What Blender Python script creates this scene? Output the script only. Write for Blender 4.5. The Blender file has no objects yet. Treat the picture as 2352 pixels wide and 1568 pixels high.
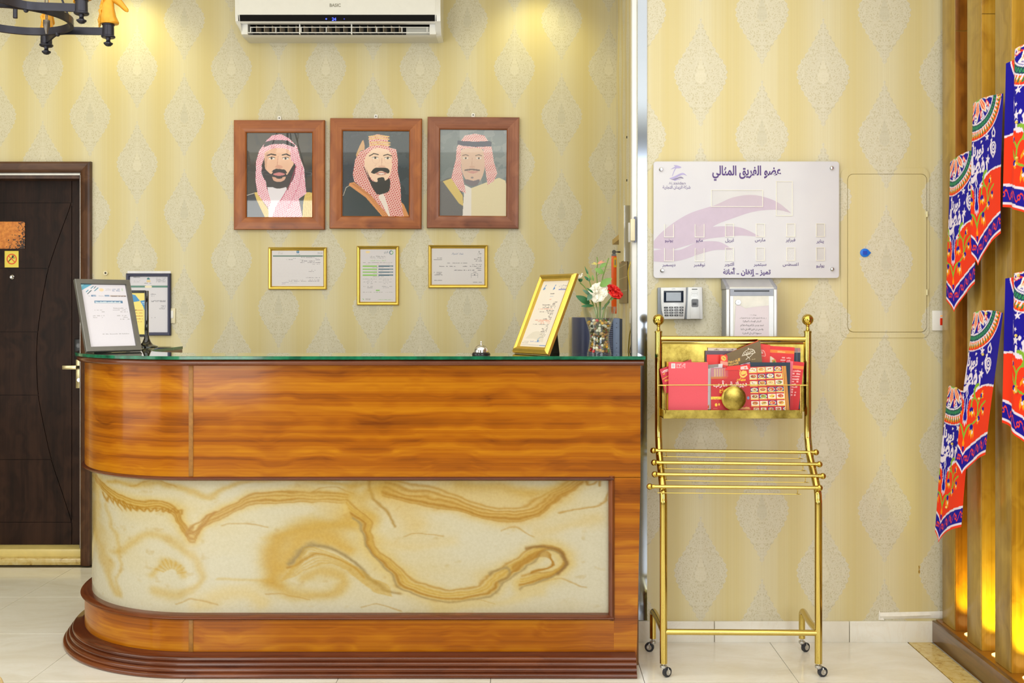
import bpy, bmesh, math, random
import numpy as np
from mathutils import Vector, Matrix, Euler

random.seed(7)
rng = np.random.default_rng(7)
S = bpy.context.scene
C = S.collection
PI = math.pi

# ------------------------------------------------------------------ camera
F, CX, CY, EYE = 2430.0, 1212.0, 705.0, 1.46      # focal length and principal point for a 2352 px wide frame
def PX(px, D): return (px - CX) * D / F           # metres across, for something D metres away
def PZ(py, D): return EYE - (py - CY) * D / F     # metres up

cam = bpy.data.cameras.new('camera')
cam.sensor_width = 36.0
cam.lens = F / 2352 * 36.0
cam.shift_x = (1176 - CX) / 2352
cam.shift_y = (CY - 784) / 2352
cam.clip_start = 0.05
co = bpy.data.objects.new('camera', cam)
co.location = (0, 0, EYE)
co.rotation_euler = (PI / 2, 0, 0)
C.objects.link(co)
S.camera = co

# ------------------------------------------------------------------ world, lamps, exposure
S.view_settings.view_transform = 'Standard'
S.view_settings.look = 'None'
S.view_settings.gamma = 1
S.view_settings.use_curve_mapping = False
S.view_settings.exposure = 0.16
w = bpy.data.worlds.new('world'); S.world = w
w.use_nodes = True
w.node_tree.nodes['Background'].inputs[0].default_value = (1.0, 0.97, 0.92, 1)
w.node_tree.nodes['Background'].inputs[1].default_value = 0.5

def area(name, loc, rot, sx, sy, power, col):
    l = bpy.data.lights.new(name, 'AREA'); l.shape = 'RECTANGLE'; l.size = sx; l.size_y = sy
    l.energy = power; l.color = col
    o = bpy.data.objects.new(name, l); o.location = loc; o.rotation_euler = rot; C.objects.link(o); return o
def spot(name, loc, target, power, col, angle=70, blend=0.8, size=0.05):
    l = bpy.data.lights.new(name, 'SPOT'); l.energy = power; l.color = col
    l.spot_size = math.radians(angle); l.spot_blend = blend; l.shadow_soft_size = size
    o = bpy.data.objects.new(name, l); o.location = loc
    d = Vector(target) - Vector(loc); o.rotation_euler = d.to_track_quat('-Z', 'Y').to_euler(); C.objects.link(o); return o

WARM = (1.0, 0.90, 0.52)
SOFT = (0.96, 0.985, 0.96)
DAY = (0.88, 0.95, 1.0)
# lobby ceiling panels, in front of and behind the desk
area('ceiling_panel_light', (-0.4, 1.4, 3.37), (0, 0, 0), 6.4, 5.0, 150, SOFT)
area('ceiling_panel_light', (-1.6, 5.1, 3.37), (0, 0, 0), 3.0, 0.8, 4, WARM)
# daylight through the glazed shop front behind the camera
area('shopfront_daylight', (1.9, -2.35, 2.1), (PI / 2, 0, 0), 2.6, 2.0, 84, DAY)
area('shopfront_daylight', (-3.5, -2.35, 1.7), (PI / 2, 0, 0), 1.6, 2.4, 74, SOFT)
# added fill from the left to brighten the slats, no real source
area('left_fill_light', (-4.3, 2.4, 1.7), (PI / 2, 0, -PI / 2), 2.6, 2.2, 40, SOFT)
# wall washers over the reception wall
for wx, wp in ((-3.3, 10), (-2.25, 13), (0.05, 10)):
    spot('wall_washer', (wx, 5.72, 3.36), (wx, 5.95, 2.2), wp, (1.0, 0.92, 0.42), 110, 0.9, 0.06)

# ------------------------------------------------------------------ helpers: objects
ORIG = {}
def link(o):
    C.objects.link(o); return o
def tag(o, label=None, cat=None, group=None, kind=None):
    if label: o['label'] = label
    if cat: o['category'] = cat
    if group: o['group'] = group
    if kind: o['kind'] = kind
    return o
def thing(name, label, cat, loc=(0, 0, 0), rot=None, group=None):
    o = bpy.data.objects.new(name, None); o.empty_display_size = 0.05
    o.location = loc
    if rot: o.rotation_euler = rot
    ORIG[o.name] = Vector(loc)
    return tag(link(o), label, cat, group)
def struct_root(name, loc=(0, 0, 0)):
    o = bpy.data.objects.new(name, None); o.empty_display_size = 0.05; o.location = loc
    ORIG[o.name] = Vector(loc); o['kind'] = 'structure'
    return link(o)
def copy_tree(o, parent=None):
    c = o.copy(); C.objects.link(c)
    if parent is not None: c.parent = parent
    for ch in list(o.children): copy_tree(ch, c)
    return c

class MB:
    """collects shapes into one mesh"""
    def __init__(s): s.v = []; s.f = []; s.uv = {}
    def add(s, vs, fs, uvs=None):
        n = len(s.v); s.v += [tuple(p) for p in vs]
        for k, f in enumerate(fs):
            if uvs is not None: s.uv[len(s.f)] = [uvs[i] for i in f]
            s.f.append(tuple(i + n for i in f))
        return s
    def box(s, x0, x1, y0, y1, z0, z1):
        return s.add([(x0, y0, z0), (x1, y0, z0), (x1, y1, z0), (x0, y1, z0), (x0, y0, z1), (x1, y0, z1), (x1, y1, z1), (x0, y1, z1)],
                     [(3, 2, 1, 0), (4, 5, 6, 7), (0, 1, 5, 4), (1, 2, 6, 5), (2, 3, 7, 6), (3, 0, 4, 7)])
    def loft(s, rings, closed=True, caps=True):
        n = len(rings[0]); vs = [p for r in rings for p in r]; fs = []
        for i in range(len(rings) - 1):
            for j in range(n if closed else n - 1):
                k = (j + 1) % n
                fs.append((i * n + j, i * n + k, (i + 1) * n + k, (i + 1) * n + j))
        if caps and closed:
            fs.append(tuple(range(n - 1, -1, -1))); fs.append(tuple((len(rings) - 1) * n + j for j in range(n)))
        return s.add(vs, fs)
    def tube(s, path, r, n=12, caps=True):
        path = [Vector(p) for p in path]; rad = r if isinstance(r, (list, tuple)) else [r] * len(path)
        rings = []; up = None
        for i, p in enumerate(path):
            a = path[max(i - 1, 0)]; b = path[min(i + 1, len(path) - 1)]
            t = (b - a).normalized()
            if up is None:
                up = Vector((0, 0, 1)) if abs(t.z) < 0.9 else Vector((1, 0, 0))
            u = (up - t * up.dot(t)).normalized(); v = t.cross(u); up = u
            rings.append([p + (u * math.cos(2 * PI * k / n) + v * math.sin(2 * PI * k / n)) * rad[i] for k in range(n)])
        return s.loft(rings, True, caps)
    def cyl(s, a, b, r, n=20, r2=None): return s.tube([a, b], [r, r if r2 is None else r2], n)
    def lathe(s, prof, c=(0, 0, 0), n=28, axis='z'):
        rings = []
        for r, h in prof:
            ring = []
            for k in range(n):
                a = 2 * PI * k / n; p = (r * math.cos(a), r * math.sin(a), h)
                if axis == 'y': p = (p[0], -h, p[1])          # h grows towards the camera
                if axis == 'x': p = (h, p[0], p[1])
                ring.append((c[0] + p[0], c[1] + p[1], c[2] + p[2]))
            rings.append(ring)
        return s.loft(rings)
    def ball(s, c, r, n=16, m=10, sc=(1, 1, 1)):
        rings = []
        for i in range(m + 1):
            t = PI * i / m; rr = max(math.sin(t), 1e-3)
            rings.append([(c[0] + sc[0] * r * rr * math.cos(2 * PI * k / n), c[1] + sc[1] * r * rr * math.sin(2 * PI * k / n), c[2] - sc[2] * r * math.cos(t)) for k in range(n)])
        return s.loft(rings)
    def prism(s, poly, y0, y1):
        """poly in x-z, from y0 (front) to y1 (back)"""
        n = len(poly)
        vs = [(x, y0, z) for x, z in poly] + [(x, y1, z) for x, z in poly]
        ar = sum(poly[i][0] * poly[(i + 1) % n][1] - poly[(i + 1) % n][0] * poly[i][1] for i in range(n))
        fs = [tuple(range(n)), tuple(range(2 * n - 1, n - 1, -1))]
        fs += [(i, i + n, (i + 1) % n + n, (i + 1) % n) for i in range(n)]
        if ar < 0: fs = [tuple(reversed(f)) for f in fs]
        return s.add(vs, fs)
    def prismz(s, poly, z0, z1):
        n = len(poly)
        vs = [(x, y, z0) for x, y in poly] + [(x, y, z1) for x, y in poly]
        ar = sum(poly[i][0] * poly[(i + 1) % n][1] - poly[(i + 1) % n][0] * poly[i][1] for i in range(n))
        fs = [tuple(range(n - 1, -1, -1)), tuple(range(n, 2 * n))]
        fs += [(i, (i + 1) % n, (i + 1) % n + n, i + n) for i in range(n)]
        if ar < 0: fs = [tuple(reversed(f)) for f in fs]
        return s.add(vs, fs)
    def prismx(s, poly, x0, x1):
        """poly in y-z"""
        n = len(poly)
        vs = [(x0, y, z) for y, z in poly] + [(x1, y, z) for y, z in poly]
        ar = sum(poly[i][0] * poly[(i + 1) % n][1] - poly[(i + 1) % n][0] * poly[i][1] for i in range(n))
        fs = [tuple(range(n - 1, -1, -1)), tuple(range(n, 2 * n))]
        fs += [(i, (i + 1) % n, (i + 1) % n + n, i + n) for i in range(n)]
        if ar < 0: fs = [tuple(reversed(f)) for f in fs]
        return s.add(vs, fs)
    def mesh(s, name, off=Vector((0, 0, 0)), bevel=0, seg=2, smooth=True, angle=35):
        me = bpy.data.meshes.new(name)
        me.from_pydata([(p[0] - off[0], p[1] - off[1], p[2] - off[2]) for p in s.v], [], s.f)
        if s.uv:
            ul = me.uv_layers.new(name='UVMap')
            for pi, p in enumerate(me.polygons):
                if pi in s.uv:
                    for li, uv in zip(p.loop_indices, s.uv[pi]): ul.data[li].uv = uv
        if bevel:
            bm = bmesh.new(); bm.from_mesh(me)
            bmesh.ops.remove_doubles(bm, verts=bm.verts, dist=1e-6)
            es = [e for e in bm.edges if len(e.link_faces) == 2 and e.calc_face_angle(0) > 0.6]
            bmesh.ops.bevel(bm, geom=es, offset=bevel, segments=seg, affect='EDGES', profile=0.5, clamp_overlap=True)
            bm.to_mesh(me); bm.free()
        if smooth:
            me.polygons.foreach_set('use_smooth', [True] * len(me.polygons))
            me.set_sharp_from_angle(angle=math.radians(angle))
        me.update()
        return me
    def build(s, name, mat, parent=None, local=False, bevel=0, seg=2, smooth=True, angle=35, origin=None):
        if parent is not None:
            off = Vector((0, 0, 0)) if local else ORIG[parent.name]
        else:
            off = Vector(origin) if origin is not None else Vector((0, 0, 0))
        me = s.mesh(name, off, bevel, seg, smooth, angle)
        if mat: me.materials.append(mat)
        o = bpy.data.objects.new(name, me)
        if parent is not None: o.parent = parent
        else: o.location = off
        ORIG[o.name] = ORIG[parent.name] if parent is not None else off
        return link(o)

def arc(cx, cy, r, a0, a1, n):
    return [(cx + r * math.cos(math.radians(a0 + (a1 - a0) * i / n)), cy + r * math.sin(math.radians(a0 + (a1 - a0) * i / n))) for i in range(n + 1)]
def rrect(x0, z0, x1, z1, r, n=5):
    return arc(x1 - r, z1 - r, r, 0, 90, n) + arc(x0 + r, z1 - r, r, 90, 180, n) + arc(x0 + r, z0 + r, r, 180, 270, n) + arc(x1 - r, z0 + r, r, 270, 360, n)
def smooth_path(pts, n=8):
    pts = [Vector(p) for p in pts]; out = []
    for i in range(len(pts) - 1):
        p0 = pts[max(i - 1, 0)]; p1 = pts[i]; p2 = pts[i + 1]; p3 = pts[min(i + 2, len(pts) - 1)]
        for k in range(n):
            t = k / n
            out.append(0.5 * ((2 * p1) + (p2 - p0) * t + (2 * p0 - 5 * p1 + 4 * p2 - p3) * t * t + (3 * p1 - p0 - 3 * p2 + p3) * t ** 3))
    out.append(pts[-1]); return out

# ------------------------------------------------------------------ helpers: materials
def lin(c):
    return tuple(((x / 255) / 12.92 if x / 255 <= 0.04045 else (((x / 255) + 0.055) / 1.055) ** 2.4) for x in c[:3])
def lin4(c): return lin(c) + (1.0,)
class NT:
    def __init__(s, name):
        s.m = bpy.data.materials.new(name); s.m.use_nodes = True; s.t = s.m.node_tree
        s.b = s.t.nodes['Principled BSDF']; s.out = s.t.nodes['Material Output']
    def n(s, typ, **kw):
        nd = s.t.nodes.new(typ)
        for k, v in kw.items(): setattr(nd, k, v)
        return nd
    def put(s, sock, v):
        if isinstance(v, bpy.types.NodeSocket): s.t.links.new(v, sock)
        elif v is not None: sock.default_value = v
    def math(s, op, a, b=None, c=None, clamp=False):
        nd = s.n('ShaderNodeMath', operation=op, use_clamp=clamp)
        for i, v in enumerate((a, b, c)):
            if v is not None: s.put(nd.inputs[i], v)
        return nd.outputs[0]
    def mix(s, f, a, b, mode='MIX'):
        nd = s.n('ShaderNodeMix', data_type='RGBA', blend_type=mode)
        s.put(nd.inputs[0], f); s.put(nd.inputs[6], a); s.put(nd.inputs[7], b); return nd.outputs[2]
    def ramp(s, f, stops, interp='LINEAR'):
        nd = s.n('ShaderNodeValToRGB'); nd.color_ramp.interpolation = interp
        el = nd.color_ramp.elements
        while len(el) < len(stops): el.new(0.5)
        for e, (p, c) in zip(el, stops): e.position = p; e.color = c
        s.put(nd.inputs[0], f); return nd.outputs[0]
    def noise(s, vec, scale, detail=3, rough=0.5, dist=0.0):
        nd = s.n('ShaderNodeTexNoise'); s.put(nd.inputs['Vector'], vec)
        nd.inputs['Scale'].default_value = scale; nd.inputs['Detail'].default_value = detail
        nd.inputs['Roughness'].default_value = rough; nd.inputs['Distortion'].default_value = dist
        return nd.outputs[0]
    def mapping(s, vec, scale=(1, 1, 1), loc=(0, 0, 0)):
        nd = s.n('ShaderNodeMapping'); s.put(nd.inputs[0], vec)
        nd.inputs['Scale'].default_value = scale; nd.inputs['Location'].default_value = loc; return nd.outputs[0]
    def bump(s, h, strength=0.2, dist=0.002):
        nd = s.n('ShaderNodeBump'); nd.inputs['Strength'].default_value = strength; nd.inputs['Distance'].default_value = dist
        s.put(nd.inputs['Height'], h); s.put(s.b.inputs['Normal'], nd.outputs[0])
    def pos(s): return s.n('ShaderNodeNewGeometry').outputs['Position']
    def obj(s): return s.n('ShaderNodeTexCoord').outputs['Object']
    def uv(s): return s.n('ShaderNodeTexCoord').outputs['UV']
    def set(s, **kw):
        names = {'color': 'Base Color', 'rough': 'Roughness', 'metal': 'Metallic', 'coat': 'Coat Weight', 'coatr': 'Coat Roughness',
                 'trans': 'Transmission Weight', 'ior': 'IOR', 'spec': 'Specular IOR Level', 'alpha': 'Alpha',
                 'emit': 'Emission Color', 'emits': 'Emission Strength', 'sheen': 'Sheen Weight', 'sss': 'Subsurface Weight'}
        for k, v in kw.items(): s.put(s.b.inputs[names[k]], v)
        return s

_M = {}
def pm(name, col, rough=0.5, metal=0.0, var=0.06, scale=30, bump=0.0, coat=0.0, coatr=0.05, spec=0.5, trans=0.0, emit=None, emits=0):
    """plain procedural material: one colour with a little noise"""
    if name in _M: return _M[name]
    t = NT(name); c = lin(col)
    nz = t.noise(t.obj(), scale, 4, 0.55)
    lo = tuple(max(0, x * (1 - var)) for x in c) + (1,); hi = tuple(min(1, x * (1 + var)) for x in c) + (1,)
    t.set(color=t.ramp(nz, [(0.3, lo), (0.7, hi)]), metal=metal, coat=coat, coatr=coatr, spec=spec, trans=trans)
    r = t.math('MULTIPLY_ADD', nz, 0.1 * rough, rough * 0.95)
    t.set(rough=r)
    if bump: t.bump(nz, bump, 0.001)
    if emit: t.set(emit=lin4(emit), emits=emits)
    _M[name] = t.m; return t.m

def wood(name, dark, mid, light, axis='x', gscale=1.0, rough=0.3, coat=0.4, coatr=0.08, uv=False, band=1.0, spec=0.35):
    """grain runs along axis"""
    if name in _M: return _M[name]
    t = NT(name); co_ = t.uv() if uv else t.obj()
    st = {'x': (0.9, 16, 16), 'z': (16, 16, 0.9), 'y': (16, 0.9, 16)}[axis]
    if uv: st = (0.28, 30, 1)
    v = t.mapping(co_, tuple(k * gscale for k in st))
    wob = t.noise(t.mapping(co_, (1.6, 2.2, 2.2)), 2.0, 2)
    add = t.n('ShaderNodeVectorMath', operation='ADD'); t.put(add.inputs[0], v)
    cmb = t.n('ShaderNodeCombineXYZ'); wv = t.math('MULTIPLY', wob, 2.2 if uv else 3.2)
    for i in range(3): t.put(cmb.inputs[i], wv)
    t.put(add.inputs[1], cmb.outputs[0])
    big = t.noise(add.outputs[0], 0.75, 3, 0.55)
    fine = t.noise(t.mapping(co_, tuple((k if k < 2 else k * 9) * gscale for k in st)), 1.0, 4, 0.65)
    f = t.math('ADD', t.math('MULTIPLY', big, 0.72 * band), t.math('MULTIPLY', fine, 0.34 + 0.72 * (1 - band)))
    col = t.ramp(f, [(0.34, lin4(dark)), (0.52, lin4(mid)), (0.70, lin4(light))])
    t.set(color=col, rough=rough, coat=coat, coatr=coatr, spec=spec)
    t.bump(fine, 0.06, 0.0006)
    _M[name] = t.m; return t.m

def wallpaper(name, u0, z0):
    """striped paper with rows of lacy drop-shaped medallions; u runs along the wall"""
    t = NT(name)
    sp = t.n('ShaderNodeSeparateXYZ'); t.put(sp.inputs[0], t.pos())
    u = t.math('ADD', sp.outputs[0], sp.outputs[1]); z = sp.outputs[2]
    PXm, PZm = 0.535, 0.5437
    def lattice(du, dz):
        uu = t.math('DIVIDE', t.math('SUBTRACT', u, u0 + du), PXm)
        lx = t.math('MULTIPLY', t.math('SUBTRACT', uu, t.math('ROUND', uu)), PXm)
        zz = t.math('DIVIDE', t.math('SUBTRACT', z, z0 + dz), PZm)
        lz = t.math('SUBTRACT', zz, t.math('ROUND', zz))
        tt = t.math('MULTIPLY_ADD', lz, -1.0 / 0.89, 0.5)          # 0 at the upper tip, 1 at the lower tip
        ax = t.math('ABSOLUTE', lx)
        return ax, t.math('MULTIPLY', lz, PZm), tt
    def g(v): return (v, v, v, 1)
    def shape(ax, lz, tt, tearcol):
        hw = t.ramp(tt, [(0.0, g(0)), (0.08, g(0.10)), (0.2, g(0.33)), (0.34, g(0.70)), (0.43, g(0.95)), (0.5, g(1.0)), (0.6, g(0.92)), (0.72, g(0.62)), (0.84, g(0.28)), (0.93, g(0.10)), (1.0, g(0.0))], 'B_SPLINE')
        hwm = t.math('MULTIPLY', hw, 0.118)
        scal = t.math('MULTIPLY', t.math('SINE', t.math('MULTIPLY', tt, 120.0)), 0.0032)
        inside = t.math('MULTIPLY', t.math('SUBTRACT', t.math('ADD', hwm, scal), ax), 500.0, clamp=True)
        inside = t.math('MULTIPLY', inside, t.math('MULTIPLY', t.math('LESS_THAN', tt, 1.0), t.math('GREATER_THAN', tt, 0.0)))
        cv = t.n('ShaderNodeCombineXYZ'); t.put(cv.inputs[0], ax); t.put(cv.inputs[1], lz)
        vo = t.n('ShaderNodeTexVoronoi', feature='DISTANCE_TO_EDGE'); vo.inputs['Scale'].default_value = 74
        t.put(vo.inputs['Vector'], cv.outputs[0])
        vo2 = t.n('ShaderNodeTexVoronoi', feature='F1'); vo2.inputs['Scale'].default_value = 52
        t.put(vo2.inputs['Vector'], cv.outputs[0])
        ring = t.math('MULTIPLY_ADD', t.math('SINE', t.math('MULTIPLY', vo2.outputs['Distance'], 15.0)), 0.5, 0.5)
        edge = t.math('LESS_THAN', vo.outputs[0], 0.12)
        lace = t.math('MAXIMUM', t.math('MULTIPLY', edge, 0.8), ring)
        # drop in the middle, with a beaded border
        dt = t.math('DIVIDE', t.math('SUBTRACT', tt, 0.33), 0.27)
        dw = t.ramp(dt, [(0.0, g(0)), (0.3, g(0.35)), (0.7, g(0.95)), (0.85, g(0.9)), (1.0, g(0.0))])
        din = t.math('MULTIPLY', t.math('SUBTRACT', t.math('MULTIPLY', dw, 0.025), ax), 700.0, clamp=True)
        dt2 = t.math('DIVIDE', t.math('SUBTRACT', tt, 0.27), 0.39)
        dw2 = t.ramp(dt2, [(0.0, g(0)), (0.3, g(0.35)), (0.7, g(0.95)), (0.85, g(0.9)), (1.0, g(0.0))])
        d2 = t.math('ABSOLUTE', t.math('SUBTRACT', t.math('MULTIPLY', dw2, 0.043), ax))
        bead = t.math('MULTIPLY', t.math('LESS_THAN', d2, 0.0045), t.math('GREATER_THAN', t.math('SINE', t.math('MULTIPLY', lz, 900.0)), -0.4))
        lace = t.math('MAXIMUM', lace, bead)
        return inside, lace, din
    base_n = t.math('MULTIPLY_ADD', t.math('COSINE', t.math('MULTIPLY', t.math('SUBTRACT', u, u0), 2 * PI / PXm * 2)), 0.5, 0.5)
    cx_ = t.n('ShaderNodeCombineXYZ'); t.put(cx_.inputs[0], u)
    fine = t.noise(t.mapping(cx_.outputs[0], (260, 1, 1)), 1.0, 2)
    med = t.noise(t.mapping(cx_.outputs[0], (38, 1, 1)), 1.0, 3)
    stripe = t.math('ADD', t.math('MULTIPLY', base_n, 0.5), t.math('MULTIPLY', med, 0.5))
    col = t.ramp(stripe, [(0.2, lin4((212, 197, 144))), (0.8, lin4((219, 210, 176)))])
    col = t.mix(t.math('MULTIPLY', t.math('GREATER_THAN', fine, 0.52), 0.2), col, lin4((200, 182, 132)))
    height = t.math('MULTIPLY', fine, 0.12)
    for du, dz, tear in ((0, 0, (224, 217, 194)), (PXm / 2, PZm / 2, (198, 193, 172))):
        ax, lz, tt = lattice(du, dz)
        ins, lace, din = shape(ax, lz, tt, tear)
        fill = t.mix(t.math('MULTIPLY', lace, 0.85), lin4((198, 189, 158)), lin4((218, 212, 192)))
        fill = t.mix(t.math('MULTIPLY', din, 0.5), fill, lin4(tear))
        col = t.mix(ins, col, fill)
        height = t.math('ADD', height, t.math('MULTIPLY', ins, t.math('MULTIPLY_ADD', lace, 0.7, 0.3)))
    t.set(color=col, rough=0.55, spec=0.3)
    t.bump(height, 0.35, 0.0015)
    _M[name] = t.m; return t.m

def attr_mat(name, rough=0.35, coat=0.0, coatr=0.03, spec=0.5, weave=0):
    """flat print: colours laid down point by point in the mesh"""
    if name in _M: return _M[name]
    t = NT(name); a = t.n('ShaderNodeAttribute', attribute_name='Col')
    nz = t.noise(t.obj(), 400 if not weave else weave, 2)
    col = t.mix(0.06, a.outputs['Color'], t.ramp(nz, [(0.3, (0, 0, 0, 1)), (0.7, (1, 1, 1, 1))]), 'SOFT_LIGHT')
    t.set(color=col, rough=rough, coat=coat, coatr=coatr, spec=spec)
    if weave: t.bump(nz, 0.15, 0.0004)
    _M[name] = t.m; return t.m

# ------------------------------------------------------------------ helpers: lettering (joined Arabic forms)
_AR = {}
def _ar(ch, base, n):
    _AR[ch] = [chr(base + i) for i in range(n)]
for ch, b, n in (('ء', 0xFE80, 1), ('آ', 0xFE81, 2), ('أ', 0xFE83, 2), ('ؤ', 0xFE85, 2), ('إ', 0xFE87, 2), ('ئ', 0xFE89, 4), ('ا', 0xFE8D, 2), ('ب', 0xFE8F, 4), ('ة', 0xFE93, 2),
                 ('ت', 0xFE95, 4), ('ث', 0xFE99, 4), ('ج', 0xFE9D, 4), ('ح', 0xFEA1, 4), ('خ', 0xFEA5, 4), ('د', 0xFEA9, 2), ('ذ', 0xFEAB, 2), ('ر', 0xFEAD, 2), ('ز', 0xFEAF, 2),
                 ('س', 0xFEB1, 4), ('ش', 0xFEB5, 4), ('ص', 0xFEB9, 4), ('ض', 0xFEBD, 4), ('ط', 0xFEC1, 4), ('ظ', 0xFEC5, 4), ('ع', 0xFEC9, 4), ('غ', 0xFECD, 4), ('ف', 0xFED1, 4),
                 ('ق', 0xFED5, 4), ('ك', 0xFED9, 4), ('ل', 0xFEDD, 4), ('م', 0xFEE1, 4), ('ن', 0xFEE5, 4), ('ه', 0xFEE9, 4), ('و', 0xFEED, 2), ('ى', 0xFEEF, 2), ('ي', 0xFEF1, 4)):
    _ar(ch, b, n)
_LA = {'آ': 0xFEF5, 'أ': 0xFEF7, 'إ': 0xFEF9, 'ا': 0xFEFB}
def shape_ar(s):
    out = []; i = 0
    dual = lambda c: c in _AR and len(_AR[c]) == 4
    isl = lambda c: c in _AR and c != 'ء'
    while i < len(s):
        c = s[i]
        if c not in _AR: out.append(c); i += 1; continue
        prev = i > 0 and dual(s[i - 1]) and isl(c)
        if c == 'ل' and i + 1 < len(s) and s[i + 1] in _LA:
            out.append(chr(_LA[s[i + 1]] + (1 if prev else 0))); i += 2; continue
        nxt = i + 1 < len(s) and isl(s[i + 1]) and dual(c)
        f = _AR[c]
        k = (3 if nxt else 1) if prev else (2 if nxt else 0)
        out.append(f[k] if k < len(f) else f[0]); i += 1
    return ''.join(reversed(out)) if any(c in _AR for c in s) else s
_fc = bpy.data.curves.new('lettering', 'FONT'); _fc.resolution_u = 3
_fo = bpy.data.objects.new('lettering', _fc); C.objects.link(_fo)
_GL = {}
def _txt_mesh(body):
    _fc.body = body
    dg = bpy.context.evaluated_depsgraph_get(); dg.update()
    me = bpy.data.meshes.new_from_object(_fo.evaluated_get(dg))
    v = np.array([q.co[:2] for q in me.vertices]).reshape(-1, 2)
    me.calc_loop_triangles()
    t = np.array([q.vertices[:] for q in me.loop_triangles], dtype=int).reshape(-1, 3)
    bpy.data.meshes.remove(me); return v, t
def glyph(ch, bold):
    k = (ch, bold)
    if k not in _GL:
        _fc.offset = 0
        adv = _txt_mesh('.' + ch + '|')[0][:, 0].max() - _txt_mesh('.|')[0][:, 0].max()
        _fc.offset = bold
        v, t = _txt_mesh(ch) if ch.strip() else (np.zeros((0, 2)), np.zeros((0, 3), int))
        _GL[k] = (v, t, adv)
    return _GL[k]
def text_tris(s, size, bold=0.0, spread=1.0):
    """list of (verts, tris) and total width; baseline at 0"""
    x = 0; out = []
    for ch in shape_ar(s):
        v, t, adv = glyph(ch, bold)
        if len(v): out.append((v * size + np.array([x * size, 0]), t))
        x += adv * spread
    return out, x * size
def letters(s, x, z, size, y, name, mat, parent, anchor='c', bold=0.0, width=None, local=True, ystep=0.00002, xs=1.0):
    """flat lettering facing the camera; x,z = anchor on the baseline"""
    gl, wd = text_tris(s, size, bold)
    k = xs if width is None else width / max(wd, 1e-6)
    wd *= k
    dx = x - (wd / 2 if anchor == 'c' else (wd if anchor == 'r' else 0))
    m = MB()
    for i, (v, t) in enumerate(gl):
        m.add([(dx + p[0] * k, y - ystep * (i % 3), z + p[1]) for p in v], [tuple(q) for q in t])
    return m.build(name, mat, parent, local=local, smooth=False)

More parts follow.
